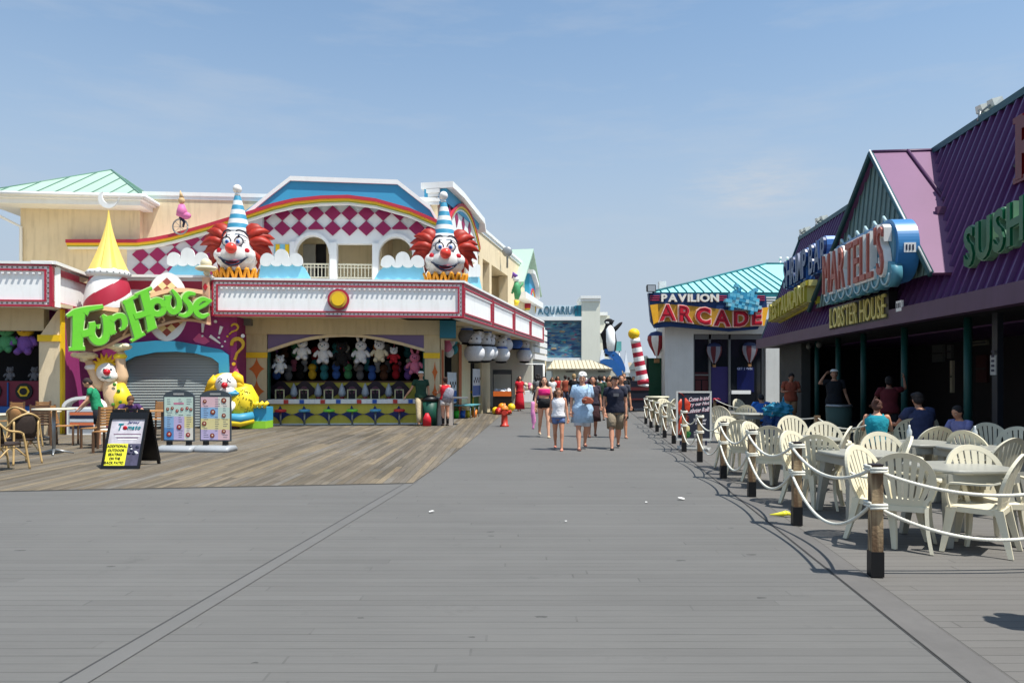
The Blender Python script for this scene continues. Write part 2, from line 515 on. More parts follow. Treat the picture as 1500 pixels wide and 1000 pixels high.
def stroke_poly(path, w):
    """flat ribbon outline (list of left pts, right pts) along a 2D path; w number or list"""
    P = [Vector((p[0], p[1])) for p in path]; n = len(P)
    ww = w if isinstance(w, (list, tuple)) else [w] * n
    L_, R_ = [], []
    for i in range(n):
        t = (P[min(i + 1, n - 1)] - P[max(i - 1, 0)]).normalized(); nn = Vector((-t.y, t.x))
        L_.append(tuple(P[i] + nn * ww[i] / 2)); R_.append(tuple(P[i] - nn * ww[i] / 2))
    return L_, R_
def arc(cx, cz, rx, rz, a0, a1, n=14):
    return [(cx + rx * math.cos(math.radians(a0 + (a1 - a0) * i / n)), cz + rz * math.sin(math.radians(a0 + (a1 - a0) * i / n))) for i in range(n + 1)]
ORD = ['first', 'second', 'third', 'fourth', 'fifth', 'sixth', 'seventh', 'eighth', 'ninth', 'tenth', 'eleventh', 'twelfth', 'thirteenth', 'fourteenth', 'fifteenth', 'sixteenth']
rnd = random.Random(7)
# ================================================================== SETTING
deck_grey = plank_mat('deck_composite', 'Y', 0.12, [(.123, .119, .112), (.135, .131, .123), (.128, .124, .117), (.140, .136, .128)], gap=0.06, gapcol=.5, length=4.9, grain=.07, var=.8, specks=True)
deck_warm = plank_mat('deck_composite_warm', 'Y', 0.12, [(.135, .127, .117), (.148, .14, .129), (.14, .132, .122), (.153, .145, .134)], gap=0.06, gapcol=.32, length=4.9, grain=.07, var=.8, specks=True)
deck_wood = plank_mat('deck_weathered_wood', 'X', 0.115, [(.13, .104, .072), (.165, .139, .105), (.095, .080, .060), (.205, .162, .106), (.14, .122, .10), (.112, .09, .064), (.165, .149, .126)], gap=0.10, gapcol=.3, length=3.0, grain=.30, var=2.4, rough=.85)
border_m = mat('border_board', (.12, .113, .106), .75, .12, 2.5, srgb=False)
seam_m = mat('seam_gap', (.075, .072, .068), .9, 0, srgb=False)
sand_m = mat('sand', (.38, .34, .27), .95, .15, .4, srgb=False)

def sheet(name, pts, z, m, kind='structure', thick=0.0):
    mb = MB(); mb._f([mb._v((p[0], p[1], z)) for p in pts])
    o = mb.build(name, m); o['kind'] = kind
    return o
sheet('ground', [(-1500, -200), (1500, -200), (1500, 2500), (-1500, 2500)], -0.6, sand_m)
mb = MB(); mb._f([mb._v(p) for p in ((-70, -12, 0), (70, -12, 0), (70, 190, 0), (-70, 190, 0))])
mb.build('boardwalk', deck_grey, kind='structure')
def road_pt(s, t): return (RM @ Vector((s, t, 0)))[:2]
# the warmer deck right of the border board
sheet('boardwalk_terrace', [road_pt(1.90 + .34, -6), road_pt(45, -6), road_pt(45, 60), road_pt(2.24, 60)], 0.004, deck_warm)
sheet('border_board', [road_pt(2.0, -6), road_pt(2.235, -6), road_pt(2.235, 60), road_pt(2.0, 60)], 0.008, border_m)
for s0 in (1.99, 2.235): sheet('border_board_seam', [road_pt(s0, -6), road_pt(s0 + .008, -6), road_pt(s0 + .008, 60), road_pt(s0, 60)], 0.012, seam_m)
sheet('border_board', [road_pt(-2.74, -6), road_pt(-2.60, -6), road_pt(-2.60, 11.4), road_pt(-2.74, 11.4)], 0.004, deck_grey if False else mat('border_board_grey', (.129, .125, .118), .75, .06, 2, srgb=False))
sheet('border_board_seam', [road_pt(-2.75, -6), road_pt(-2.74, -6), road_pt(-2.74, 11.4), road_pt(-2.75, 11.4)], 0.008, seam_m)
sheet('border_board_seam', [road_pt(-2.60, -6), road_pt(-2.598, -6), road_pt(-2.598, 11.4), road_pt(-2.60, 11.4)], 0.008, seam_m)
a = gp(600, 708.5)
sheet('wooden_boardwalk', [(-26, 7.8), (-7.19, 10.54), (-1.50, 11.36), (-1.36, 13.2), (-1.0, 20), (-.42, 32.6), (-.3, 38), (-4, 60), (-26, 60)], 0.012, deck_wood)
mb = MB(); mb.tube([(-26, 7.78, .008), (-7.19, 10.52, .008), (-1.50, 11.34, .008)], .005, seg=6)
mb.build('boardwalk_edge_seam', seam_m, kind='structure')

# ================================================================== MATERIALS of the left side
cream = mat('stucco_cream', (230, 210, 174), .85, .07, 1.2, bump=.35, dirt=.38, bscale=60)
cream2 = mat('stucco_tan', (208, 192, 156), .85, .06, 1.2, bump=.25, dirt=.3, bscale=60)
white_t = mat('trim_white', (240, 239, 235), .5, .03, 2, dirt=.10)
white_p = mat('panel_white', (250, 250, 247), .45, .03, 2, dirt=.20)
red_t = mat('trim_red', (172, 38, 60), .45, .06, 2)
maroon = mat('maroon_paint', (150, 30, 84), .55, .05, 2)
blue_p = mat('blue_paint', (62, 160, 200), .5, .04, 1)
sky_p = mat('pale_blue_paint', (132, 202, 226), .55, .05, 2)
cloud_p = mat('cloud_white', (226, 228, 226), .6, .04, 2, dirt=.12)
rain_r = mat('band_red', (186, 48, 66), .5, .05, 2)
rain_y = mat('band_yellow', (246, 200, 50), .5, .05, 2)
rain_g = mat('band_olive', (150, 160, 60), .5, .05, 2)
purple_w = mat('purple_wall', (150, 50, 112), .7, .06, 1, dirt=.2)
lav = mat('lavender_paint', (120, 104, 146), .6, .05, 1)
yell = mat('yellow_paint', (242, 198, 28), .5, .05, 2)
orange = mat('orange_paint', (206, 104, 40), .55, .06, 2)
green_tr = mat('dark_green_trim', (22, 74, 60), .5, .05, 2)
dark_in = mat('dark_interior', (.012, .012, .014), .9, .1, 2, srgb=False)  # near-black base colour paints the shade inside the stalls
black_m = mat('black_plastic', (16, 16, 18), .45, .03, 3)
shut_m = mat('shutter_grey', (168, 176, 174), .5, .03, 1, metal=.1)
grey_m = mat('grey_metal', (150, 152, 152), .4, .04, 4, metal=.6)
mint = mat('mint_roof', (166, 192, 172), .45, .04, .8)
mintd = mat('mint_roof_seam', (92, 128, 114), .5, .04, .8)
bulb_m = mat('bulb', (96, 84, 78), .3, 0, 1)

FA = frame(-9.4, 23.5, 1, .09)
FAi = FA.inverted()
u_r = onf(FA, 679, 465)[0]
cr = FA @ Vector((u_r, 0, 0))
FS = frame(cr.x, cr.y, .19, 1)
ZB, ZT = 3.53, 4.66
hall = thing('amusement_hall', 'cream two storey amusement hall with a rainbow band and checkered arches upstairs', 'building', M=FA)
def A(): return MB()
def inA(F): return MB(FAi @ F)

def fascia(F, u0, u1, z0, z1, parent, sgn=True, n=1, bulbs=True, inv=None, cap=True):
    inv = inv if inv is not None else FAi @ F
    mb = MB(inv); mb.hexa([(u0, .05, z0 + .01), (u1, .05, z0 + .01), (u1, .5, z0 + .01), (u0, .5, z0 + .01), (u0, .06, z1 - .01), (u1, .06, z1 - .01), (u1, .5, z1 - .01), (u0, .5, z1 - .01)]); mb.build('fascia_panel', white_p, parent)
    w = (u1 - u0) / n
    fr = MB(inv)
    for i in range(n):
        a, b = u0 + i * w, u0 + (i + 1) * w
        e = .0 if n == 1 else .03
        a += e; b -= e
        # outer red
        fr.m = 0
        def ring(p, q, r, s, t, y0, y1):
            fr.box(p, q, y0, y1 + .16, s - t, s); fr.box(p, q, y0, y1, r, r + t)
            fr.box(p, p + t, y0, y1 + .1, r + t, s - t); fr.box(q - t, q, y0, y1 + .1, r + t, s - t)
        ring(a, b, z0, z1, .05, .0, .10)
        fr.m = 1
        ring(a + .05, b - .05, z0 + .05, z1 - .05, .085, .03, .10)
        fr.m = 0
        ring(a + .135, b - .135, z0 + .135, z1 - .135, .045, -.005, .10)
    fr.build('fascia_frame', [red_t, white_t], parent)
    bb = MB(inv)
    for i in range(n):
        a, b = u0 + i * w + .09, u0 + (i + 1) * w - .09
        k = int((b - a) / .13)
        for j in range(k + 1):
            x = a + (b - a) * j / k
            for z in (z0 + .092, z1 - .092): bb.box(x - .018, x + .018, .0, .03, z - .018, z + .018)
        kz = int((z1 - z0 - .2) / .13)
        for j in range(1, kz):
            z = z0 + .092 + (z1 - z0 - .184) * j / kz
            for x in (a + .002, b - .002): bb.box(x - .018, x + .018, .0, .03, z - .018, z + .018)
    bb.build('bulb_rows', bulb_m, parent)
    # light hooks under the upper rail of the white panel
    hk = MB(inv)
    for i in range(n):
        a, b = u0 + i * w + .3, u0 + (i + 1) * w - .3
        k = max(2, int((b - a) / .155))
        for j in range(k + 1):
            x = a + (b - a) * j / k
            hk.box(x - .028, x + .028, -.02, .06, z1 - .27, z1 - .23)
    hk.build('sign_clips', white_p, parent)
    if cap:
        cp = MB(inv); cp.box(u0 - .03, u1 + .03, -.02, .55, z1, z1 + .07); cp.build('fascia_cap', white_t, parent)

# main front fascia and the side run
fascia(FA, 0, u_r, ZB, ZT, hall)
u_e = onf(FS, 797, 501)[0]
fascia(FS, .02, u_e, ZB, ZT, hall, n=4)
# round emblem on the fascia
mb = A()
c = onf(FA, 496, 439, 0)
for r, y, mi in ((.34, -.06, 0), (.27, -.10, 1), (.20, -.16, 2)):
    mb.m = mi; mb.cyl((c[0], .02, c[1]), (c[0], y, c[1]), r, seg=28)
mb.build('round_emblem', [red_t, mat('gold_ring', (196, 160, 60), .5), yell], hall)
# roof deck over the ground floor, soffit
mb = A(); mb.box(-9, u_r - .3, .5, 9, ZT - .35, ZT - .2)
mb.build('canopy_roof', white_t, hall)
mb = A(); mb.box(-4.0, u_r - .02, .5, 1.8, ZB + .02, ZB + .1); mb.build('soffit', cream2, hall)
mb = inA(FS); mb.box(0, u_e, .5, 2.2, ZB + .02, ZB + .1); mb.build('soffit', cream2, hall)

# ---------------------------------------------------------------- ground floor wall of the prize stall (front plane 1.6 m behind the fascia)
WY = 1.6
def PX(x, y, off=WY): return onf(FA, x, y, off)
def PL(pts, off=WY): return onl(FA, pts, off)
xl, xr = PX(350, 500)[0], PX(644, 500)[0]
zl = PX(500, 490)[1]
mb = A(); mb.box(xl, xr, WY - .12, WY + .3, zl, ZB + .05); mb.build('lintel', cream2, hall)
mb = A(); mb.box(PX(362, 500)[0], PX(391, 500)[0], WY, WY + .3, 0, zl); mb.box(PX(621, 500)[0], xr, WY, WY + .3, 0, zl)
mb.build('pillar', cream2, hall)
mb = A()
for a, b in ((361, 392), (620.5, 644.5)):
    mb.box(PX(a, 500)[0], PX(b, 500)[0], WY - .05, WY + .32, PX(0 + 376, 524)[1], PX(376, 516)[1])
mb.build('pillar_band', yell, hall)
# concave diamonds on the pillar
def star(mb, cx, cz, rx, rz, y0, y1, n=7, k=.5):
    pts = []
    for q in range(4):
        a0 = PI / 2 * q; a1 = a0 + PI / 2
        P0 = (math.cos(a0), math.sin(a0)); P1 = (math.cos(a1), math.sin(a1))
        for i in range(n):
            t = i / n
            mx, mz = (P0[0] + P1[0]) * .22 * k * 2, (P0[1] + P1[1]) * .22 * k * 2
            x = (1 - t) ** 2 * P0[0] + 2 * t * (1 - t) * mx + t * t * P1[0]
            z = (1 - t) ** 2 * P0[1] + 2 * t * (1 - t) * mz + t * t * P1[1]
            pts.append((cx + rx * x, cz + rz * z))
    mb.prism(pts, y0, y1)
mb = A()
for y in (540, 573):
    p = PX(376, y); star(mb, p[0], p[1], .26, .38, WY - .015, WY)
for y in (545, 575):
    p = PX(637, y); star(mb, p[0], p[1], .1, .38, WY - .015, WY)
mb.build('painted_diamond', orange, hall)
# arch trim and spandrels
arcpts = [(392, 516), (410, 510), (430, 503.5), (455, 497.5), (480, 494), (505, 493), (530, 494), (560, 499), (590, 506), (622, 515)]
arcp = PL(arcpts)
top = [(p[0], zl) for p in arcp]
mb = A(); mb.strip(top, [(p[0], p[1] + .06) for p in arcp], WY + .03, WY + .12); mb.build('spandrel', lav, hall)
mb = A(); mb.strip([(p[0], min(zl - .003, p[1] + .1)) for p in arcp], arcp, WY - .03, WY + .16); mb.build('arch_trim', cream, hall)
mb = A(); mb.box(arcp[0][0], arcp[0][0] + .06, WY - .01, WY + .2, 0, arcp[0][1]); mb.box(arcp[-1][0] - .06, arcp[-1][0], WY - .01, WY + .2, 0, arcp[-1][1]); mb.build('green_jamb', green_tr, hall)
# stall interior
I0, I1 = arcp[0][0], arcp[-1][0]
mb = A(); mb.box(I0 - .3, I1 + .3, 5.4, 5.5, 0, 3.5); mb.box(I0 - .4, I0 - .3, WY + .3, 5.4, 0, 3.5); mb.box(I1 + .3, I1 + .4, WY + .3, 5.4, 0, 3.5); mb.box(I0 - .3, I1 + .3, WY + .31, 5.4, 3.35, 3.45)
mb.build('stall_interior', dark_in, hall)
sp = MB(); c = PX(363, 471, WY - .12); sp.box(c[0] - .16, c[0] + .16, WY - .35, WY - .12, c[1] - .14, c[1] + .14); sp.build('speaker_box', mat('speaker_grey', (120, 120, 118), .7), hall)

# ---------------------------------------------------------------- purple fun house front
fx0, fx1 = PX(95, 500)[0], PX(352, 500)[0]
FY = .42
def QX(x, y): return onf(FA, x, y, FY)
o0 = [QX(178, 640), QX(178, 560), QX(182, 523), QX(200, 517), QX(230, 512), QX(260, 511), QX(290, 514), QX(318, 521), QX(329, 528), QX(331, 640)]
zt = 4.0
for _p in range(1):
    outline = [(fx0, 0), (fx0, zt), (fx1, zt), (fx1, 0)] + [(p[0], max(p[1], 0)) for p in o0[::-1]]
    mb = A(); mb.prism(outline, FY, FY + .25); mb.build('purple_wall', purple_w, hall)
mb = A(); mb.box(fx1 - .02, fx1 + .2, FY, WY + .2, 0, 3.6); mb.build('purple_wall', purple_w, hall)
mb = A(); mb.box(fx1 + .1, PX(362, 500)[0], WY - .02, WY + .3, 0, 3.4); mb.build('stall_side_wall', cream2, hall)
# blue arch around the shutter: zigzag band
inner = [(184, 640), (184, 530), (200, 522), (230, 516), (260, 515), (290, 518), (312, 524), (322, 532), (324, 640)]
outer = [(176, 640), (176, 508), (198, 502), (230, 499), (262, 500), (295, 506), (325, 512), (336, 520), (337, 640)]
i_, o_ = onl(FA, inner, FY), onl(FA, outer, FY)
mb = A(); mb.strip([(p[0], max(p[1], 0.01)) for p in o_], [(p[0], max(p[1], 0.01)) for p in i_], FY - .12, FY + .02); mb.build('blue_arch', blue_p, hall)
sh = A(); sx0, sx1 = QX(178, 600)[0], QX(331, 600)[0]
z = 0.05
while z < 2.75:
    sh.hexa([(sx0, FY + .10, z), (sx1, FY + .10, z), (sx1, FY + .2, z), (sx0, FY + .2, z), (sx0, FY + .125, z + .075), (sx1, FY + .125, z + .075), (sx1, FY + .2, z + .075), (sx0, FY + .2, z + .075)]); z += .085
sh.box(sx0, sx1, FY + .2, FY + .25, 0, 2.9)
sh.build('roller_shutter', shut_m, hall)
mb = A(); mb.box(sx0 + .05, sx1 - .05, FY + .05, FY + .26, 2.5, 2.9); mb.build('shutter_housing', mat('shutter_brown', (92, 62, 52), .7), hall)
# punctuation marks painted in relief
mk = A()
def qmark(cx, cy, h, tilt=0.0):
    c = onf(FA, cx, cy, FY)
    k = h * 25.0 / 1100
    pts = arc(0, .22, .19, .19, 200, -40, 14) + [(.02, -.08), (0, -.22), (-.02, -.30)]
    R = Matrix.Rotation(math.radians(tilt), 2)
    pts = [R @ Vector(p) for p in pts]
    l, r = stroke_poly([(c[0] + p[0] * k, c[1] + p[1] * k) for p in pts], [.08 * k + .05 * k * math.sin(PI * min(1, i / 12)) for i in range(len(pts))])
    mk.strip(l, r, FY - .06, FY)
    d = R @ Vector((-.03, -.44))
    mk.cyl((c[0] + d.x * k, FY - .06, c[1] + d.y * k), (c[0] + d.x * k, FY, c[1] + d.y * k), .06 * k, seg=12)
mk.m = 0
qmark(347, 514, 42 * 1.0, -8); qmark(341, 484, 24, -35)
mk.m = 1
for (x0, y0, x1, y1) in ((325, 478, 321, 492), (308, 492, 326, 505), (298, 470, 297, 490)):
    p, q = onf(FA, x0, y0, FY), onf(FA, x1, y1, FY)
    l, r = stroke_poly([p, ((p[0] + q[0]) / 2, (p[1] + q[1]) / 2), ((p[0] * .15 + q[0] * .85), (p[1] * .15 + q[1] * .85))], [.10, .07, .04])
    mk.strip(l, r, FY - .05, FY); mk.cyl((q[0], FY - .05, q[1] - .05), (q[0], FY, q[1] - .05), .035, seg=10)
for x, y, r in ((316, 471, .05), (356, 492, .06), (330, 500, .03)):
    p = onf(FA, x, y, FY); mk.cyl((p[0], FY - .04, p[1]), (p[0], FY, p[1]), r, seg=12)
mk.build('punctuation_marks', [mat('mark_gold', (206, 164, 40), .5), white_t], hall)
pk = A(); pts = onl(FA, [(283, 497), (292, 488), (300, 493), (308, 500), (300, 505), (286, 501)], FY); pk.prism(pts, FY - .03, FY)
pts = onl(FA, [(338, 555), (342, 545), (348, 540), (352, 550), (352, 575), (340, 575)], FY); pk.prism(pts, FY - .03, FY)
pts = onl(FA, [(126, 600), (126, 572), (136, 564), (146, 572), (146, 600)], FY); pk.prism(pts, FY - .03, FY)  # this last shape is sunlight on the purple wall, painted in as pink
pk.build('pink_and_sun_patch', mat('pink_paint_and_sun', (214, 92, 140), .6), hall)
# white and red band over the fun house front
bx0, bx1 = onf(FA, 120, 420, .15)[0], .0
mb = A(); mb.box(bx0, bx1, .15, .5, 3.7, 4.72); mb.build('upper_band', white_p, hall)
mb = A(); mb.box(bx0, bx1, .10, .15, 4.35, 4.62); mb.box(bx0, bx1, .10, .15, 3.7, 3.85); mb.build('red_band', red_t, hall)
mb = A(); mb.box(bx0, bx1 - .03, .0, .5, 4.72, 4.80); mb.build('band_cap', white_t, hall)
mb = A(); mb.box(bx0 - 1, bx1, .5, FY + .3, 3.72, 3.85); mb.build('soffit', cream2, hall)

# ---------------------------------------------------------------- left stall wing (nearer)
FL = frame(wx(75, 20.4), 20.4, 1, .09)
wing = hall
fascia(FL, -5.2, 0, ZB, ZT + .02, hall)
# slanted return from the wing to the fun house band
pA = FL @ Vector((0, 0, 0)); pB = FA @ Vector((onf(FA, 131, 430, .1)[0], .1, 0))
FR = frame(pA.x, pA.y, pB.x - pA.x, pB.y - pA.y)
lr = (pB - pA).length
R_ = FAi @ FR
mb = MB(R_); mb.box(.25, lr, .05, .45, ZB, ZT + .02); mb.build('fascia_panel', white_p, hall)
mb = MB(R_); mb.box(0, lr, -.02, .05, ZT - .22, ZT - .05); mb.box(0, lr, -.02, .05, ZB, ZB + .16); mb.box(.0, .12, -.03, .05, ZB + .16, ZT - .22); mb.build('red_band', red_t, hall)
mb = MB(R_); mb.box(0, lr, -.12, .5, ZT + .02, ZT + .11); mb.build('fascia_cap', white_t, hall)
L_ = FAi @ FL
mb = MB(L_); mb.box(-5.2, .05, .5, 1.1, ZB + .02, ZB + .12); mb.box(-5.2, -.2, .5, 6, ZT - .2, ZT - .05); mb.build('soffit', cream2, hall)
# wall and opening
a0 = onf(FL, 64, 560, 1.0)[0]; a1 = onf(FL, 94, 560, 1.0)[0]; zo = onf(FL, 40, 484, 1.0)[1]
mb = MB(L_); mb.box(-5.2, a0, 1.0, 1.3, zo, ZB + .1); mb.build('lintel', cream2, hall)
mb = MB(L_)
mb.hexa([(a0, .75, 0), (a1, .75, 0), (a1, 1.3, 0), (a0, 1.3, 0), (a0, .75, 2.62), (a1, .75, 2.62), (a1, 1.3, 2.62), (a0, 1.3, 2.62)])
mb.hexa([(a0 + .02, .78, 2.8), (a1, .78, 2.8), (a1, 1.3, 2.8), (a0 + .02, 1.3, 2.8), (a1 - .12, .9, ZB), (a1, .9, ZB), (a1, 1.3, ZB), (a1 - .12, 1.3, ZB)])
mb.build('pillar', cream, hall)
mb = MB(L_); mb.box(a0 - .02, a1 + .02, .70, 1.32, 2.62, 2.8); mb.build('pillar_band', yell, hall)
mb = MB(L_); mb.box(a1, a1 + .05, .76, .95, 0, ZB); mb.build('yellow_edge', yell, hall)
mb = MB(L_); mb.box(a1, a1 + .04, .95, 4.5, 0, 3.6); mb.build('wing_side_wall', purple_w, hall)
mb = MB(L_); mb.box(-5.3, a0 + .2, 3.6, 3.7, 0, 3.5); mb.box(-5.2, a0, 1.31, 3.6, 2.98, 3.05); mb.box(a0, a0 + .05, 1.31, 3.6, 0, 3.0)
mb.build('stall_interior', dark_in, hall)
# game counter with red emblem panels
gm = MB(L_); gz0, gz1 = onf(FL, 30, 598, 1.2)[1], onf(FL, 30, 590, 1.2)[1]
gm.m = 0; gm.box(-5.2, a0 - .02, .95, 1.6, gz0 - .16, gz0 + .06)
gm.m = 1; gm.box(-5.2, a0 - .02, 1.7, 1.8, gz0, onf(FL, 30, 558, 1.7)[1])
gm.m = 2; gm.box(-5.2, a0 - .02, 1.05, 1.5, 0, gz0 - .16)
for xx in (-18, 0, 12, 36, 60):
    c = onf(FL, xx if xx not in (0, 36) else xx, 575, 1.7)
    if xx in (12, 60):
        gm.m = 0; gm.box(c[0] - .02, c[0] + .02, 1.67, 1.7, gz0 + .06, c[1] + .3)
for xx in (-10, 36, 77):
    c = onf(FL, xx, 573, 1.7)
    gm.m = 3; gm.cyl((c[0], 1.7, c[1]), (c[0], 1.66, c[1]), .24, seg=18)
    gm.m = 4; gm.cyl((c[0], 1.66, c[1]), (c[0], 1.64, c[1]), .17, seg=6)
    gm.m = 3; gm.cyl((c[0], 1.64, c[1]), (c[0], 1.62, c[1]), .1, seg=18)
gm.build('game_counter', [mat('counter_blue', (30, 84, 150), .5), mat('panel_crimson', (120, 30, 52), .5), cream2, black_m, yell], hall)

# ---------------------------------------------------------------- upper storey, front
UY = 3.0
def UX(x, y, off=UY): return onf(FA, x, y, off)
def UL(pts, off=UY): return onl(FA, pts, off)
ZF = 4.3
# left plain wall with coping
mb = A(); pts = UL([(196, 286), (410, 286)]); zc = pts[0][1]
uR = UX(641, 300)[0]
mb.box(UX(196, 300)[0], UX(386, 300)[0], UY, UY + .25, ZF, zc); mb.build('upper_wall', cream, hall)
mb = A(); mb.box(UX(209, 300)[0], uR + .1, UY - .06, UY + .4, zc, zc + .13); mb.box(UX(209, 300)[0], uR + .06, UY - .03, UY + .35, zc - .12, zc); mb.build('coping', white_t, hall)
# arched screen wall
arch1 = [(433, 420), (433, 372)] + [(457.5 - 24.5 * math.cos(math.radians(a)), 372 - 27 * math.sin(math.radians(a))) for a in range(15, 180, 15)] + [(482, 372), (482, 420)]
arch2 = [(555, 420), (555, 374)] + [(579.5 - 24.5 * math.cos(math.radians(a)), 374 - 27 * math.sin(math.radians(a))) for a in range(15, 180, 15)] + [(604, 374), (604, 420)]
scr = [(384, 420), (384, 300), (430, 285), (500, 280), (560, 284), (641, 320), (641, 420)] + arch2[::-1] + [(545, 420), (545, 357), (494, 357), (494, 420)] + arch1[::-1]
mb = A(); mb.prism(UL(scr), UY + .02, UY + .3); mb.build('arched_screen', white_t, hall)
def ribbon(F, line, w, y0, y1, m, name, off, parent=hall, inv=None):
    l = onl(F, line, off)
    mb = MB(inv if inv is not None else FAi @ F); mb.strip(l, [(p[0], p[1] - w) for p in l], y0, y1); mb.build(name, m, parent)
# arch rims
for ar in (arch1, arch2):
    P = UL(ar[1:-1]); cx = (P[0][0] + P[-1][0]) / 2; cz = P[0][1]
    out = [(cx + (p[0] - cx) * 1.2, cz + (p[1] - cz) * 1.17) for p in P]
    mb = A(); mb.strip(out, P, UY - .06, UY + .02); mb.build('arch_rim', white_t, hall)
mb = A()
for x0, x1 in ((484, 493.5), (546, 554), (425, 432)):
    mb.box(UX(x0, 400)[0], UX(x1, 400)[0], UY - .1, UY + .02, ZF, UX(500, 356)[1])
mb.build('balcony_column', white_t, hall)
mb = A(); mb.box(UX(402, 400)[0], UX(425, 400)[0], UY - .02, UY + .02, ZF, UX(410, 358)[1]); mb.build('screen_infill', sky_p, hall)
mb = A(); mb.box(UX(404, 400)[0], UX(410, 400)[0], UY - .05, UY - .02, ZF, UX(410, 358)[1]); mb.box(UX(418, 400)[0], UX(424, 400)[0], UY - .05, UY - .02, ZF, UX(410, 358)[1]); mb.build('yellow_post', yell, hall)
# balcony back wall, doors
mb = A(); mb.box(UX(386, 400)[0], uR, UY + 1.9, UY + 2.0, ZF, zc); mb.box(UX(386, 400)[0], uR, UY + .3, UY + 1.9, 6.9, 7.0); mb.build('balcony_back_wall', cream2, hall)
mb = A(); mb.box(UX(463, 400, UY + 1.9)[0], UX(478, 400, UY + 1.9)[0], UY + 1.86, UY + 1.9, ZF, UX(470, 358, UY + 1.9)[1]); mb.build('balcony_door', dark_in, hall)
mb = A(); mb.box(UX(444, 400, UY + 1.5)[0], UX(462, 400, UY + 1.5)[0], UY + 1.5, UY + 1.6, ZF, UX(470, 358, UY + 1.5)[1]); mb.build('door_leaf', mat('door_grey', (132, 130, 122), .6), hall)
# railings
def railing(x0, x1, parent=hall):
    a, b = UX(x0, 400, UY + .15)[0], UX(x1, 400, UY + .15)[0]
    zt, zb = UX(500, 385.5)[1], UX(500, 407)[1]
    mb = A(); mb.box(a, b, UY + .12, UY + .18, zt - .05, zt); mb.box(a, b, UY + .13, UY + .17, zt - .15, zt - .12); mb.box(a, b, UY + .12, UY + .18, zb, zb + .05)
    n = max(3, int((b - a) / .115))
    for i in range(n + 1):
        x = a + (b - a) * i / n
        mb.box(x - .016, x + .016, UY + .135, UY + .165, zb, zt - .05)
    mb.build('balcony_railing', mat('railing_cream', (234, 226, 200), .5), parent)
for a, b in ((434, 482), (494, 545), (556, 604)): railing(a, b)
# diamonds
def clipdia(cx, cy, hw, hh, lim, dark, off, box=None):
    P = []
    N = 6
    cor = [(cx, cy - hh), (cx + hw, cy), (cx, cy + hh), (cx - hw, cy)]
    for i in range(4):
        p, q = cor[i], cor[(i + 1) % 4]
        for k in range(N):
            x = p[0] + (q[0] - p[0]) * k / N; y = p[1] + (q[1] - p[1]) * k / N
            y = max(y, lim(x)); P.append((x, y))
    return P
def interp(tab, x):
    for (a, b), (c, d) in zip(tab, tab[1:]):
        if x <= c: return b + (d - b) * max(0, (x - a)) / (c - a)
    return tab[-1][1]
rainbow = [(97, 351), (150, 351), (200, 351), (225, 348), (250, 343), (275, 336), (300, 329), (340, 317), (370, 308), (400, 298), (430, 291), (470, 287), (510, 286), (550, 291), (600, 305), (640, 322)]
lim = lambda x: interp(rainbow, x) + 15
mb = A()
for k in range(0, 11):
    cx = 389 + 24.6 * k
    for cy in (312.5, 334.5, 356.5):
        if cx > 636: continue
        if cy > 350 and not (472 < cx < 560): continue
        if cy - 1 < 0: continue
        if cy + 11 < lim(cx) + 4: continue
        if cy == 334.5 and (448 < cx < 470 or 570 < cx < 592):   # cut by the arch rims
            P = [(x, min(y, 336)) for x, y in clipdia(cx, cy, 12, 11, lim, None, UY)]
        else: P = clipdia(cx, cy, 12, 11, lim, None, UY)
        if cy > 350: P = [(cx - 12, 345.5), (cx, 334.7 + 1), (cx + 12, 345.5), (cx, 354)] if False else [(x, min(y, 355)) for x, y in clipdia(cx, 345.5 + 3, 10, 7, lim, None, UY)]; continue
        mb.prism(UL(P), UY - .03, UY + .02)
mb.build('checker_diamonds', maroon, hall)
# left maroon checker behind the clouds
mb = A(); pts = UL([(186, 420), (186, 350), (225, 352), (300, 334), (384, 308), (384, 420)], UY - .3); mb.prism(pts, UY - .3, UY); mb.build('checker_wall', mat('checker_pale', (196, 192, 196), .6), hall)
mb = A()
lim2 = lambda x: interp(rainbow, x) + 16
for k in range(0, 7):
    for cy in (373, 395, 351):
        cx = 206 + 25 * k
        if cy + 8 < lim2(cx): continue
        mb.prism(UL(clipdia(cx, cy, 12.3, 11, lim2, None, UY), UY - .3), UY - .33, UY - .3)
mb.build('checker_diamonds', maroon, hall)
# blue pediment with white coping
ped = [(352, 314), (398, 281), (425, 262), (582, 268), (630, 305), (641, 322), (600, 308), (550, 295), (510, 290), (470, 291), (430, 295), (400, 302), (370, 312)]
mb = A(); mb.prism(UL(ped, UY - .3), UY - .3, UY + .6); mb.build('blue_pediment', blue_p, hall)
pl = UL([(352, 318), (398, 280), (425, 259), (582, 264.5), (630, 302), (641, 322)], UY - .38)
mb = A(); mb.strip([(p[0], p[1] + .03) for p in pl], [(p[0] + (.0), p[1] - .13) for p in pl], UY - .38, UY + .75); mb.build('pediment_coping', white_t, hall)
# rainbow canopy: stepped bands
RY = 2.42
rb = onl(FA, rainbow, RY)
mb = A(); w0 = 0
def band(z0, z1, y0, y1, m, name):
    mb = A(); mb.strip([(p[0], p[1] - z0) for p in rb], [(p[0], p[1] - z1) for p in rb], y0, y1); mb.build(name, m, hall)
band(.0, .11, RY - .06, UY - .3, rain_r, 'rainbow_band')
band(.11, .18, RY, UY - .3, rain_y, 'rainbow_band')
band(.18, .22, RY + .05, UY - .3, rain_g, 'rainbow_band')
band(.22, .29, RY + .10, UY - .3, white_t, 'rainbow_band')

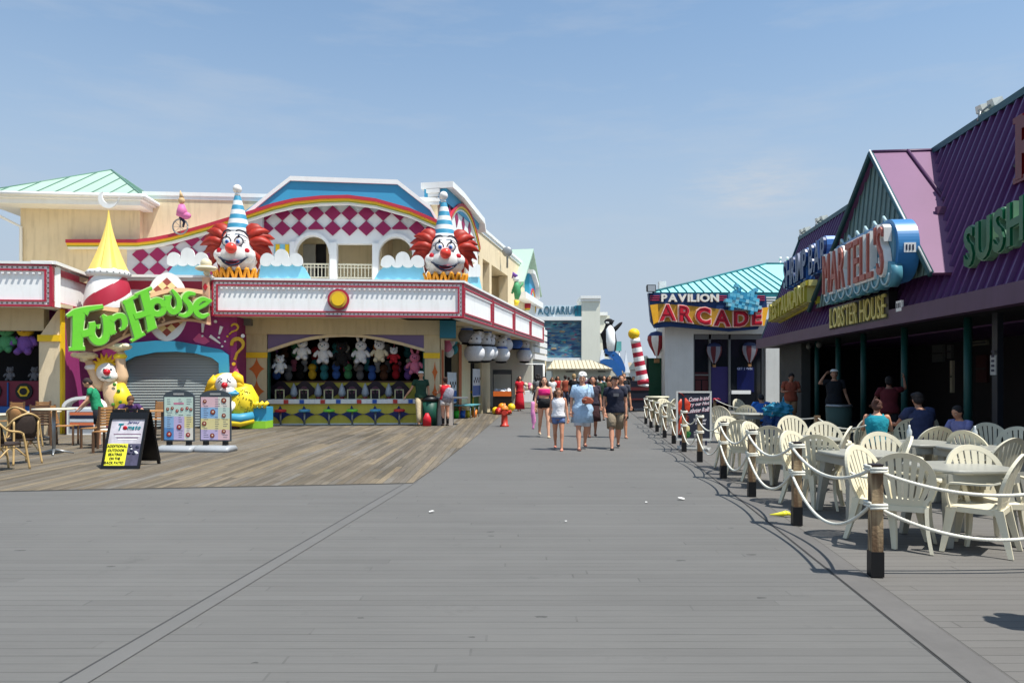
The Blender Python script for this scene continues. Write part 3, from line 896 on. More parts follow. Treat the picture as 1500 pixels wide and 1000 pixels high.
# ---------------------------------------------------------------- left tower block with the mint hip roof
ty = UY - .28
x0, x1 = onf(FA, 30, 330, ty)[0], onf(FA, 205, 330, ty)[0]
ze = onf(FA, 110, 300, ty)[1]
mb = A(); mb.box(x0, x1, ty, ty + 5.5, 4.1, ze + .2); mb.build('tower_wall', cream, hall)
e0, e1 = x0 - .85, x1 + .45
yf, yb = ty - .95, ty + 6.2
mb = A(); mb.box(e0, e1, yf, yb, ze, ze + .12); mb.box(e0 + .12, e1 - .12, yf + .12, yb - .12, ze - .16, ze); mb.build('eaves', white_t, hall)
gt = A(); gt.tube([(e0 - .05, yf - .05, ze + .12), (e1 + .05, yf - .05, ze + .12)], .07); gt.tube([(e1 + .05, yf - .05, ze + .12), (e1 + .05, yb, ze + .12)], .07)
gt.tube([(e0 + .1, yf, ze + .05), (e0 + .15, yf + .1, ze - .35), (x0 + .05, ty - .06, ze - .8), (x0 + .05, ty - .06, 4.2)], .05)
gt.build('gutter', white_t, hall)
ap = onf(FA, 127, 253, (yf + yb) / 2)
apx, apz = (e0 + e1) / 2 + .1, ze + .12 + (ap[1] - ze) * 1.0
ya = (yf + yb) / 2
rf = A(); zr = ze + .13
P = [(e0, yf, zr), (e1, yf, zr), (e1, yb, zr), (e0, yb, zr)]; T = (apx, ya, apz)
for i in range(4): rf.quad(P[i], P[(i + 1) % 4], T)
rf.quad(*P[::-1])
rf.m = 1
for i in range(4):
    rf.tube([P[i], T], .035, seg=6)
for i in range(1, 9):      # standing seams
    t = i / 9
    for (a, b) in ((P[0], P[1]), (P[1], P[2])):
        s = Vector(a).lerp(Vector(b), t)
        m = Vector(a).lerp(Vector(b), .5); dr = Vector(T) - m
        k = 1 - abs(2 * t - 1)
        rf.tube([s + Vector((0, 0, .015)), s + dr * k * .98 + Vector((0, 0, .015))], .018, seg=4)
rf.build('hip_roof', [mint, mintd], hall)

# ---------------------------------------------------------------- upper storey, side facing the walk
cu = FA @ Vector((uR, UY, 0))
FU = frame(cu.x, cu.y, .19, 1)
SU = FAi @ FU
def sx(x, y, off=0): return onf(FU, x, y, off)
zs = 7.95
zs = sx(753, 378)[1]
ue = sx(774, 400)[0]
zop = sx(748, 407)[1]
mb = MB(SU); mb.box(0, ue, 0, .25, zop, zs); mb.build('upper_wall', cream, hall)
mb = MB(SU)
cols = [(0, sx(694, 400)[0]), (sx(702, 400)[0], sx(707, 400)[0]), (sx(717, 400)[0], sx(720, 400)[0]), (sx(744, 400)[0], ue)]
for a, b in cols: mb.box(a, b, 0, .5, ZF, zop)
mb.build('upper_pillar', cream, hall)
mb = MB(SU); mb.box(.2, ue, 2.2, 2.3, ZF, zs); mb.box(.2, ue, .25, 2.2, zop + .02, zop + .1)
for x in (703, 719, 746):
    u = sx(x, 400)[0]; mb.box(u - .08, u + .08, .5, 2.2, ZF, zop)
mb.build('balcony_back_wall', cream, hall)
mb = MB(SU); mb.box(-.1, ue + .1, -.10, .4, zs, zs + .14); mb.box(-.05, ue + .05, -.05, .35, zs - .14, zs); mb.build('coping', white_t, hall)
mb = MB(SU); mb.box(0, ue, .1, .16, ZF, ZF + 1.0); mb.build('balcony_railing', white_t, hall)
# side pediments (near and far)
def side_ped(u0, u1, zb, zt):
    um = u0 + (u1 - u0) * .3
    P = [(u0, zb), (u0, zt), (um, zt), (u1, zb + (zt - zb) * .55), (u1, zb)]
    mb = MB(SU); mb.prism(P, -.35, .5); mb.build('blue_pediment', blue_p, hall)
    L = [(u0 - .1, zt), (um, zt), (u1, zb + (zt - zb) * .55), (u1 + .25, zb)]
    mb = MB(SU); mb.strip([(p[0], p[1] + .14) for p in L], [(p[0], p[1] - .08) for p in L], -.6, .6); mb.build('pediment_coping', white_t, hall)
    cxx = (u0 + u1) / 2; hw = (u1 - u0) / 2
    L = [(cxx + hw * 1.0 * t, zb - .1 - 1.2 * abs(t) ** 2.2 + .55) for t in [i / 8 for i in range(-8, 9)]]
    for a, b, m, y in ((0, .11, rain_r, -.42), (.11, .18, rain_y, -.40), (.18, .22, rain_g, -.38), (.22, .29, white_t, -.36)):
        mb = MB(SU); mb.strip([(p[0], p[1] - a) for p in L], [(p[0], p[1] - b) for p in L], y, 0); mb.build('rainbow_band', m, hall)
    P = [(p[0], p[1] - .29) for p in L] + [(u1, zb - 1.5), (u0, zb - 1.5)]
    mb = MB(SU); mb.prism([p for p in P], -.30, -.02); mb.build('checker_wall', white_t, hall)
    mb = MB(SU)
    for k in range(5):
        cx2 = u0 + (k + .5) * (u1 - u0) / 5
        mb.prism([(cx2 - .24, zb - .25), (cx2, zb - .6), (cx2 + .24, zb - .25), (cx2, zb + .05)], -.32, -.30)
    mb.build('checker_diamonds', maroon, hall)
side_ped(.0, sx(690, 300)[0], sx(684, 325)[1] - .2, sx(652, 283)[1])
side_ped(ue - 1.7, ue + .5, 6.6, 7.9)
# ground floor side wall
SY = WY * .92
SS = FAi @ FS
def gx(x, y, off=SY): return onf(FS, x, y, off)
mb = MB(SS)
for a, b in ((646, 651), (674, 689), (706, 718), (762, 775), (790, 800)):
    mb.box(gx(a, 550)[0], gx(b, 550)[0], SY, SY + .35, 0, ZB + .03)
mb.build('pillar', cream2, hall)
mb = MB(SS); mb.box(gx(646, 550)[0], u_e + .5, SY + .02, SY + .3, 3.0, ZB + .04); mb.build('lintel', cream2, hall)
mb = MB(SS); mb.box(gx(672, 500)[0], gx(676, 500)[0], SY - .012, SY, .2, 2.9); mb.box(gx(647, 550)[0] - .02, gx(649.5, 550)[0], SY - .02, SY, .3, 2.6); mb.build('rust_stripe', mat('rust', (176, 96, 60), .8), hall)
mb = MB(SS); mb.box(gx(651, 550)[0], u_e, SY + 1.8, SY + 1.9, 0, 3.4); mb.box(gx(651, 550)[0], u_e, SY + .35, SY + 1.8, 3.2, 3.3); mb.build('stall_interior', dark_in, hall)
mb = MB(SS); mb.box(u_e + .3, u_e + .5, SY, 6, 0, ZT); mb.build('end_wall', cream2, hall)
# teal corner piece
mb = A(); c = PX(642, 470); mb.box(c[0] + .05, c[0] + .6, WY - .4, WY + .2, 2.95, ZB); mb.build('corner_piece', mat('teal_paint', (30, 110, 130), .5), hall)
# posters in the side openings
pw = mat('poster_white', (206, 214, 220), .6, .1, 6); pb_ = mat('poster_blue', (40, 92, 160), .5, .1, 3)
for (x0, y0, x1, y1, m2) in ((655, 545, 668, 590, pb_), (692, 540, 704, 580, pb_)):
    a, b = onf(FS, x0, y0, SY + .1), onf(FS, x1, y1, SY + .1)
    z1 = a[1]; z0 = b[1]
    mb = MB(SS)
    mb.m = 0; mb.box(a[0], b[0], SY + .08, SY + .1, z0, z1)
    mb.m = 1; mb.box(a[0] + .02, b[0] - .02, SY + .07, SY + .08, z0 + .05, z0 + (z1 - z0) * .4)
    r3 = random.Random(4)
    mb.m = 2
    for q in range(6):
        cx2 = a[0] + (b[0] - a[0]) * (.15 + .14 * q); mb.sphere((cx2, SY + .07, z0 + (z1 - z0) * (.55 + .1 * (q % 2))), .07, (1, .2, 1), 8, 6)
    mb.build('poster', [pw, pb_, mat('poster_dark', (60, 50, 60), .6)], hall)
mb = MB(SS); mb.m = 0
a, b = onf(FS, 690, 575, SY + .2), onf(FS, 706, 575, SY + .2)
mb.box(a[0], b[0], SY + .15, SY + .5, .02, .95); mb.m = 1; mb.box(a[0] - .02, b[0], SY + .1, SY + .5, .95, 1.02)
mb.box(a[0] + .1, a[0] + .14, SY + .13, SY + .15, .02, .95); mb.box(b[0] - .3, b[0] - .26, SY + .13, SY + .15, .02, .95)
mb.build('stall_counter', [mat('counter_green', (70, 110, 60), .6), yell], hall)
# ================================================================== helpers for painted figures
def catmull(P, n=6):
    P = [Vector(p) for p in P]; out = []
    Q = [P[0] * 2 - P[1]] + P + [P[-1] * 2 - P[-2]]
    for i in range(1, len(Q) - 2):
        for k in range(n):
            t = k / n
            a, b, c, d = Q[i - 1], Q[i], Q[i + 1], Q[i + 2]
            out.append(.5 * ((2 * b) + (c - a) * t + (2 * a - 5 * b + 4 * c - d) * t * t + (3 * b - a - 3 * c + d) * t ** 3))
    out.append(P[-1]); return out
skin_white = mat('clown_white', (232, 228, 222), .35, .04, 2, dirt=.12)
hair_red = mat('clown_hair_red', (164, 38, 18), .5, .25, 4, dirt=.2)
lip_red = mat('lip_red', (196, 30, 44), .35, .03, 2)
nose_red = mat('nose_red', (228, 70, 56), .3, .03, 2)
ink = mat('ink_navy', (28, 34, 60), .5, 0, 2)
eye_blue = mat('eye_blue', (60, 120, 196), .4, 0, 2)
gold = mat('gold_orange', (226, 150, 34), .4, .05, 3)
hat_blue = mat('hat_blue', (64, 146, 178), .45, .04, 3)
letter_green = mat('letter_green', (108, 202, 52), .4, .04, 2)
letter_edge = mat('letter_edge_cream', (200, 214, 160), .5, .05, 2)
banner_m = mat('banner_brown', (150, 112, 88), .6, .10, 2)
banner_p = mat('banner_peach', (226, 178, 142), .6, .06, 2)
checker_b = mat('checker_brown', (158, 74, 60), .6, .04, 2)
checker_c = mat('checker_cream', (240, 214, 150), .6, .04, 2)
suit_y = mat('suit_yellow', (244, 214, 50), .45, .04, 3)
plast = {k: mat('plush_' + k, v, .95, .14, 30, bump=.5, bscale=120) for k, v in {
    'white': (222, 222, 224), 'red': (176, 32, 46), 'green': (84, 160, 110), 'yellow': (226, 184, 50), 'purple': (128, 88, 170), 'pink': (214, 120, 150),
    'blue': (70, 110, 190), 'black': (24, 22, 24), 'brown': (96, 62, 44), 'grey': (120, 120, 124), 'teal': (60, 140, 150), 'cream': (222, 210, 180), 'orange': (214, 120, 50)}.items()}

def clown_head(loc, rz, label, s=1.0):
    t = thing('clown_bust', label, 'clown bust', loc=loc, rz=rz, scale=s)
    mb = MB()
    prof = [(.30, .16, .2), (.36, .34, .36), (.48, .50, .48), (.64, .63, .54), (.80, .68, .57), (.94, .64, .56), (1.08, .55, .53), (1.22, .49, .50), (1.38, .46, .47), (1.54, .40, .41), (1.68, .28, .30), (1.76, .12, .14)]
    mb.rings([((0, -.10 * math.sin(PI * (z - .3) / 1.5), z), rx, ry) for z, rx, ry in prof], seg=28)
    for sg in (-1, 1): mb.sphere((sg * .42, -.38, .86), .22, (1.1, .8, .95))
    mb.sphere((0, -.5, .47), .17, (1.2, .8, .8))
    mb.build('face', skin_white, t)
    n = MB(); n.sphere((0, -.74, 1.02), .175, (1.05, 1, 1)); n.build('nose', nose_red, t)
    for sg in (-1, 1):
        e = MB(); e.m = 0; e.sphere((sg * .19, -.54, 1.26), .135, (1.0, .5, 1.1), 16, 8)
        e.m = 1; e.sphere((sg * .17, -.605, 1.245), .062, (1, .4, 1.1), 12, 6); e.m = 2; e.sphere((sg * .165, -.632, 1.245), .032, (1, .5, 1), 8, 5)
        e.m = 2; e.tube([(sg * .19 + .14 * math.cos(a), -.575, 1.26 + .15 * math.sin(a)) for a in [2 * PI * i / 20 for i in range(21)]], .013, seg=6)
        e.m = 0; e.tube([(sg * .32, -.50, 1.30), (sg * .27, -.54, 1.40), (sg * .19, -.56, 1.44), (sg * .10, -.565, 1.40)], .03, seg=6)
        e.m = 2; e.cyl((sg * .19, -.575, 1.41), (sg * .19, -.54, 1.53), .045, .004, seg=8)
        e.m = 2; e.cyl((sg * .31, -.5, 1.27), (sg * .41, -.42, 1.33), .02, .004, seg=6)
        e.build('eye', [skin_white, eye_blue, ink], t)
        b = MB(); b.tube(catmull([(sg * .08, -.50, 1.60), (sg * .17, -.49, 1.64), (sg * .30, -.43, 1.60), (sg * .41, -.32, 1.47)], 4), .026, seg=6); b.build('eyebrow', ink, t)
        c = MB(); c.sphere((sg * .43, -.515, .96), .105, (.9, .35, 1), 14, 8); c.build('cheek_spot', lip_red, t)
    m = MB(); m.m = 0
    P = catmull([(-.52, -.44, .84), (-.42, -.55, .74), (-.25, -.64, .65), (0, -.70, .61), (.25, -.64, .65), (.42, -.55, .74), (.52, -.44, .84)], 5)
    m.tube(P, .022, seg=6)
    m.tube([(p[0] * .82, p[1] - .005, p[2] - .02 - .10 * (1 - (p[0] / .5) ** 2)) for p in P], .035, seg=6)
    m.m = 1; m.sphere((0, -.60, .56), .17, (1.35, .5, .62), 16, 8); m.m = 2; m.sphere((0, -.655, .585), .12, (1.3, .4, .4), 14, 8)
    m.build('mouth', [ink, lip_red, mat('mouth_dark', (90, 16, 30), .5)], t)
    h = MB(); r0 = random.Random(int(abs(loc[0]) * 10))
    for sg in (-1, 1):
        tufts = [(62, .78, .26), (48, .95, .28), (33, 1.02, .27), (17, 1.02, .25), (2, .96, .24), (-14, .90, .22), (-30, .80, .22), (-46, .72, .2), (-60, .58, .17)]
        h.sphere((sg * .56, .05, 1.16), .42, (.95, .7, 1.15), 14, 10)
        for k, (a, ln, w) in enumerate(tufts):
            a = math.radians(a); o = Vector((sg * (.36 + .06 * math.cos(a)), -.02 + .06 * (k % 3), 1.12 + .28 * math.sin(a)))
            d = Vector((sg * math.cos(a), -.18 + .12 * (k % 3), math.sin(a)))
            perp = Vector((sg * -math.sin(a), 0, math.cos(a)))
            L = ln * .70
            pts = [o + d * (L * q) - perp * (.34 * q * q * L) + Vector((0, 0, .10 * math.sin(q * 3))) for q in (0, .2, .4, .6, .8, 1)]
            h.tube(pts, [w * .9, w * 1.3, w * 1.3, w * 1.05, w * .6, .012], seg=10, flat=.6)
    h.build('hair', hair_red, t)
    hat = MB()
    for k in range(9):
        z0, z1 = 1.60 + k * 1.38 / 9, 1.60 + (k + 1) * 1.38 / 9
        q0, q1 = k / 9, (k + 1) / 9
        hat.m = 0 if k % 2 == 0 else 1
        hat.rings([((q0 * q0 * -.03, .0, z0), .335 * (1 - q0) + .06, .335 * (1 - q0) + .06), ((q1 * q1 * -.03, .0, z1), .335 * (1 - q1) + .06, .335 * (1 - q1) + .06)], seg=22, caps=(k in (0, 8)))
    hat.build('cone_hat', [cloud_p, hat_blue], t)
    p = MB(); p.sphere((-.03, 0, 3.06), .145); p.build('pompom', skin_white, t)
    f = MB(); f.m = 0; f.rings([((0, 0, .02), .62, .5), ((0, 0, .42), .45, .4)], seg=22)
    f.m = 1
    N = 120; P = []
    for i in range(N + 1):
        a = PI + PI * i / N; w = math.sin(i / N * PI * 18)
        P.append((.73 * math.cos(a) * (1 + .05 * w), .62 * math.sin(a) * (1 + .10 * w), .24 + .17 * w))
    f.tube(P, .05, seg=6)
    f.build('ruff', [mat('ruff_brown', (112, 60, 24), .6), gold], t)
    return t
LED = 4.66
p = FA @ Vector((onf(FA, 349, 380, .85)[0], .85, LED))
clown_head(p, math.radians(3), 'left giant clown bust with red hair and striped cone hat above the balcony sign', 1.0)
p = FA @ Vector((onf(FA, 651, 380, .9)[0], .9, LED - .06))
clown_head(p, math.radians(8), 'right giant clown bust with red hair and striped cone hat at the balcony corner', 1.0)

# ---------------------------------------------------------------- cloud cut-outs on the ledge
def cloud(F, base, cl, off, label, group='cloud cut-outs on the ledge'):
    P = onl(F, base, off); C = onl(F, cl, off)
    o = F @ Vector((P[0][0], off, P[0][1]))
    t = thing('cloud_cutout', label, 'cloud', M=Matrix.Translation(o), group=group)
    R = Matrix.Translation(-o) @ F
    mb = MB(R); mb.prism(P, off, off + .12); mb.build('blue_base', sky_p, t)
    mb = MB(R); mb.prism(C, off - .10, off); mb.build('white_puffs', cloud_p, t)
def puffs(x0, x1, yt, yb, n, dip=0):
    """scalloped cloud top and wavy lower edge between x0 and x1"""
    T = []; w = (x1 - x0) / n
    for i in range(n):
        cx = x0 + (i + .5) * w; h = math.sin(PI * (i + .5) / n)
        yy = yb - (yb - yt) * (.35 + .65 * h)
        for a in range(180, -1, -20):
            if i and a == 180: continue
            T.append((cx + w * .5 * math.cos(math.radians(a)), yy + w * .42 - w * .55 * math.sin(math.radians(a))))
    B = []
    m = n + 1; w2 = (x1 - x0) / m
    for i in range(m):
        cx = x1 - (i + .5) * w2
        for a in range(0, 181, 30):
            B.append((cx + w2 * .5 * math.cos(math.radians(a)), yb + dip + w2 * .28 * math.sin(math.radians(a))))
    return T + B
cloud(FA, [(238, 411), (244, 402), (258, 384), (280, 380), (300, 388), (312, 411)], puffs(246, 306, 366, 386, 3), .55, 'white cloud cut-out over pale blue, leftmost one behind the round checkered board')
cloud(FA, [(378, 410), (382, 388), (400, 380), (430, 381), (446, 392), (456, 410)], puffs(382, 444, 368, 386, 3), .55, 'white cloud cut-out right of the left clown head, in front of the first arch')
cloud(FA, [(546, 412), (556, 396), (572, 384), (600, 383), (620, 392), (624, 412)], puffs(558, 622, 372, 388, 3), .55, 'white cloud cut-out in front of the second arch, left of the right clown head')
cloud(FS, [(690, 424), (688, 400), (700, 396), (706, 424)], puffs(682, 700, 384, 404, 2), .5, 'small white cloud cut-out behind the right clown head, on the side ledge')

# ---------------------------------------------------------------- little mushroom lamp figure at the sign corner
o = FA @ Vector((onf(FA, 302, 410, -.1)[0], -.1, 4.0))
t = thing('mushroom_finial', 'cream mushroom shaped finial on a peach post at the left end of the balcony sign', 'finial', loc=o)
mb = MB(); mb.box(-.10, .10, -.06, .06, -.1, .72); mb.build('post', banner_p, t)
mb = MB(); mb.prism([(0, .30), (.07, .42), (0, .54), (-.07, .42)], -.09, -.06); mb.build('red_lozenge', lip_red, t)
mb = MB(); mb.sphere((0, 0, 1.0), .34, (1, .8, .28)); mb.sphere((0, 0, 1.14), .17, (1, 1, 1)); mb.sphere((.02, 0, .86), .1, (1, 1, 1)); mb.build('cap', mat('cap_cream', (216, 204, 172), .6), t)

# ---------------------------------------------------------------- striped turret with crescent
tz = 22.5
o = Vector((wx(159, tz), tz, 3.2))
t = thing('striped_turret', 'red and white spiral striped turret with a yellow cone roof and white crescent', 'turret', loc=o)
mb = MB(); seg, n = 120, 70
R = []
for i in range(n + 1):
    q = i / n; z = q * (wz(405, tz) - 3.2); r = .60 + .10 * math.sin(q * PI * .75 + .2) - .17 * q * q
    R.append([mb._v((r * math.cos(2 * PI * k / seg), r * math.sin(2 * PI * k / seg), z)) for k in range(seg)])
for i in range(n):
    for k in range(seg):
        ph = (k / seg * 2 - i / n * 1.25 + .3) % 1.0
        mb.m = 0 if ph < .48 else 1
        mb._f([R[i][k], R[i][(k + 1) % seg], R[i + 1][(k + 1) % seg], R[i + 1][k]], True)
mb.build('shaft', [red_t, white_t], t)
zc_ = wz(405, tz) - 3.2
mb = MB(); mb.rings([((0, 0, zc_ - .04), .5, .5), ((0, 0, zc_ + .02), .60, .60), ((0, 0, zc_ + .14), .58, .58), ((0, 0, zc_ + .2), .5, .5)], seg=36); mb.build('collar', white_t, t)
mb = MB()
for k in range(22):
    a = 2 * PI * k / 22; mb.sphere((.60 * math.cos(a), .60 * math.sin(a), zc_ + .08), .025, seg=6, rng=4)
mb.build('collar_studs', grey_m, t)
mb = MB(); H = wz(308, tz) - 3.2 - zc_ - .16; spec = []
seg = 48; R = []
for i in range(12):
    q = i / 11; r0_ = .50 * (1 - q) ** 1.6 + .02 + .03 * (1 - q)
    R.append([(r0_ * (1 - .12 * (k % 6 == 0)) * math.cos(2 * PI * k / seg), r0_ * (1 - .12 * (k % 6 == 0)) * math.sin(2 * PI * k / seg), zc_ + .16 + q * H) for k in range(seg)])
mb.loft(R, smooth=False)
mb.build('cone_roof', mat('cone_yellow', (244, 212, 110), .5, .05, 2, dirt=.15), t)
mb = MB(); zc2 = wz(293, tz) - 3.2; 
out = [(.30 * math.cos(math.radians(a)), .30 * math.sin(math.radians(a))) for a in range(150, 361, 12)]
inn = [(.08 + .27 * math.cos(math.radians(a)), .09 + .27 * math.sin(math.radians(a))) for a in range(350, 150, -12)]
mb.prism([(x, z + zc2 + .05) for x, z in out + inn], -.03, .03); mb.build('crescent', white_t, t)

# ---------------------------------------------------------------- FUN HOUSE sign
so = 0.0
FG = frame(wx(97, 20.75), 20.75, wx(305, 22.9) - wx(97, 20.75), 2.15)
def zp(x, y): return (90 + x / 6.25, 380 + y / 6.25)
o = FG @ Vector((onf(FG, 200, 470, so)[0], so, 3.6))
sg_ = thing('fun_house_sign', 'huge green curly lettering reading Fun House on a wavy brown banner', 'sign', M=Matrix.Translation(o))
SR = Matrix.Translation(-o) @ FG
def SL(pts, off=so): return onl(FG, [zp(*p) for p in pts], off)
ban = [(40, 560), (110, 470), (250, 430), (400, 440), (540, 440), (545, 385), (640, 330), (800, 320), (860, 300), (960, 275), (1130, 270), (1290, 290), (1350, 350), (1372, 600), (1290, 575), (1170, 560), (980, 590), (860, 625), (760, 665), (620, 700), (500, 760), (400, 805), (290, 840), (150, 835), (60, 800)]
mb = MB(SR); mb.prism(SL(ban), so, so + .15); mb.build('banner', banner_m, sg_)
for ln, w in (([(90, 480), (250, 440), (400, 450), (540, 470)], 34), ([(800, 335), (960, 290), (1130, 282), (1290, 300)], 36), ([(290, 835), (400, 800), (620, 690), (760, 655), (980, 580), (1170, 555), (1360, 590)], 22), ([(640, 560), (600, 640), (560, 700)], 16), ([(880, 560), (915, 520), (940, 560), (915, 575)], 14)):
    q = [v[:2] for v in catmull(SL(ln) if False else [Vector((*zp(*p), 0)) for p in ln], 5)]
    q = onl(FG, q, so); l, r = stroke_poly(q, w * .0034)
    mb = MB(SR); mb.strip(l, r, so - .05, so); mb.build('banner_edge', banner_p, sg_)
mb = MB(SR)
cc = zp(965, 435); 
ell = lambda k: onl(FG, [(cc[0] + 31 * k * math.cos(2 * PI * i / 36), cc[1] + 50 * k * math.sin(2 * PI * i / 36)) for i in range(36)], so + .3)
mb.prism(ell(1), so + .22, so + .4); mb.build('round_board', white_t, sg_)
mb = MB(SR)
ctr = onf(FG, cc[0], cc[1], so + .2); rw, rh = 27 * .0205, 45 * .0205
n = 9; dx = .125; mb_c = MB(SR)
for i in range(-6, 7):
    for j in range(-9, 10):
        cx, cz = ctr[0] + i * dx, ctr[1] + j * dx
        if (i + j) % 2: continue
        if ((cx - ctr[0]) / rw) ** 2 + ((cz - ctr[1]) / rh) ** 2 > .86: continue
        q = mb if (j % 2 == 0) else mb_c
        q.prism([(cx - dx, cz), (cx, cz - dx), (cx + dx, cz), (cx, cz + dx)], so + .19, so + .22)
mb.build('checker_lozenges', checker_b, sg_); mb_c.build('checker_lozenges', checker_c, sg_)
GL = [
    [([(40, 525), (120, 490), (230, 462), (370, 438)], [20, 60, 48, 30]), ([(150, 480), (140, 640), (135, 820)], [110, 90, 92]), ([(60, 822), (205, 815)], [30, 36]), ([(170, 690), (262, 668)], [64, 70]), ([(205, 505), (235, 480)], [50, 20])],
    [([(240, 600), (300, 590)], [30, 30]), ([(275, 600), (262, 690), (310, 755), (370, 745), (400, 680), (392, 560), (360, 515)], [60, 62, 66, 66, 62, 56, 24]), ([(318, 600), (328, 640)], [40, 10])],
    [([(425, 520), (445, 600), (450, 690)], [56, 50, 50]), ([(430, 690), (485, 660)], [26, 20]), ([(445, 570), (490, 528), (545, 530), (565, 590), (545, 640)], [40, 48, 56, 54, 30]), ([(520, 648), (565, 632)], [24, 20])],
    [([(590, 375), (640, 540), (690, 715)], [90, 78, 80]), ([(548, 410), (680, 338)], [26, 30]), ([(625, 750), (745, 680)], [22, 30]), ([(735, 300), (775, 460), (812, 640)], [84, 76, 84]), ([(660, 335), (810, 270)], [24, 26]), ([(765, 662), (852, 618)], [22, 28]), ([(650, 530), (790, 490)], [58, 58])],
    [([(860 + 62 * math.cos(a), 445 + 62 * math.sin(a)) for a in [2 * PI * i / 8 for i in range(9)]], 58)],
    [([(925, 355), (990, 350)], [26, 26]), ([(958, 355), (952, 430), (1000, 488), (1052, 450), (1055, 380), (1020, 320), (990, 285)], [52, 56, 58, 56, 50, 36, 18])],
    [([(1205, 325), (1140, 322), (1108, 365), (1150, 420), (1160, 480), (1110, 520), (1050, 510)], [26, 46, 50, 54, 52, 40, 22])],
    [([(1215, 460), (1290, 420), (1350, 378)], [34, 40, 22]), ([(1330, 385), (1265, 372), (1212, 420), (1212, 490), (1265, 528), (1330, 505)], [30, 44, 52, 52, 46, 20])],
]
for gl in GL:
    lt = MB(SR)
    for pth, w in gl:
        pts = catmull([Vector((*zp(*p), 0)) for p in pth], 5)
        ww = w if isinstance(w, list) else [w] * len(pth)
        nn = len(pts); wi = [ww[min(int(i / (nn - 1) * (len(ww) - 1)), len(ww) - 2)] + (ww[min(int(i / (nn - 1) * (len(ww) - 1)) + 1, len(ww) - 1)] - ww[min(int(i / (nn - 1) * (len(ww) - 1)), len(ww) - 2)]) * ((i / (nn - 1) * (len(ww) - 1)) % 1 if i < nn - 1 else 1) for i in range(nn)]
        q = onl(FG, [v[:2] for v in pts], so)
        lt.m = 0; l, r = stroke_poly(q, [a * .0028 for a in wi]); lt.strip(l, r, so - .34 - .002 * gl.index((pth, w)), so - .12)
        lt.m = 1; l, r = stroke_poly(q, [(a + 17) * .0029 for a in wi]); lt.strip(l, r, so - .28 - .002 * gl.index((pth, w)), so - .02)
    lt.build('letter', [letter_green, letter_edge], sg_)

# ---------------------------------------------------------------- clown statue holding up the sign
def statue_clown():
    Z = 21.6
    B = Vector((wx(172, Z), Z, 0)); t = thing('clown_statue', 'tall clown statue with spiky yellow hair holding the fun house sign up on both palms', 'statue', loc=B)
    k = Z / 1100
    P = lambda x, y, d=0: Vector((wx(x, Z) - B.x, d, wz(y, Z)))
    mb = MB(); mb.m = 0
    mb.tube([P(172, 600), P(172, 590), P(170, 575), P(164, 562), P(160, 552)], [.28, .32, .34, .26, .12], seg=18)
    mb.m = 1; mb.tube([P(180, 600, -.06), P(181, 580, -.10), P(178, 562, -.08)], [.24, .26, .12], seg=14); mb.build('torso', [mat('suit_peach', (226, 190, 150), .5, .05, 3), suit_y], t)
    dd = MB()
    for x, y in ((176, 563), (182, 572), (179, 584), (184, 588), (174, 592)): dd.sphere(P(x, y, -.29 - .02), .055, (1, .5, 1), 10, 6)
    dd.build('green_spots', mat('spot_green', (70, 130, 40), .5), t)
    h = MB(); h.sphere(P(158, 545, -.05), .28, (1, .95, 1.0)); h.sphere(P(167, 551, -.18), .19, (1, .9, .9)); h.build('head', skin_white, t)
    n = MB(); n.sphere(P(168, 545, -.42), .095); n.build('nose', lip_red, t)
    m = MB(); m.tube([P(160, 552, -.38), P(166, 554.5, -.40), P(172, 552, -.36)], .022, seg=6); m.build('mouth', mat('mouth_teal', (60, 130, 120), .4), t)
    for x in (161, 171):
        e = MB(); e.sphere(P(x, 541.5, -.31), .035, (1, .5, 1), 8, 6); e.build('eye', ink, t)
    hr = MB(); hr.sphere(P(152, 539, .05), .26, (1, 1, 1))
    for a in range(20, 200, 22):
        a = math.radians(a); c = P(154, 538, .02); hr.cyl(c + Vector((.18 * math.cos(a), 0, .18 * math.sin(a))), c + Vector((.44 * math.cos(a), 0, .42 * math.sin(a))), .08, .01, seg=8)
    hr.build('hair', mat('hair_yellow', (246, 196, 40), .5), t)
    for pts, pl in (([(152, 566), (142, 560), (138, 548), (134, 538), (130, 528)], (126, 521)), ([(175, 566), (180, 550), (177, 535), (176, 522), (178, 515)], (176, 508))):
        a = MB(); a.tube([P(x, y) for x, y in pts], [.17, .15, .13, .14, .10], seg=12); a.build('arm', mat('suit_peach', (226, 190, 150), .5), t)
        c = MB(); c.sphere(P(pts[3][0], pts[3][1]), .17, (1.1, 1, .6)); c.build('cuff', suit_y if pl[0] > 150 else skin_white, t)
        g = MB(); g.sphere(P(*pl), .33, (1, .75, .34)); g.cyl(P(pts[-1][0], pts[-1][1]), P(pl[0], pl[1] + 2), .1, .2, seg=12)
        for q in range(3): g.sphere(P(pl[0] - 12 + 12 * q, pl[1] - 1, -.15), .11, (1.1, .8, .7), 10, 6)
        g.build('glove', mat('glove_cream', (236, 226, 188), .5, .04, 3), t)
    l = MB()
    l.tube([P(168, 600), P(167, 618), P(166, 634)], [.22, .17, .12], seg=12); l.build('leg', suit_y, t)
    l = MB(); l.tube([P(178, 600), P(180, 618), P(181, 634)], [.22, .17, .12], seg=12); l.build('leg', suit_y, t)
    s = MB(); s.sphere(P(160, 632, -.12), .2, (1.5, 1.4, .5)); s.sphere(P(184, 632, -.12), .2, (1.3, 1.6, .5)); s.build('shoes', cloud_p, t)
statue_clown()

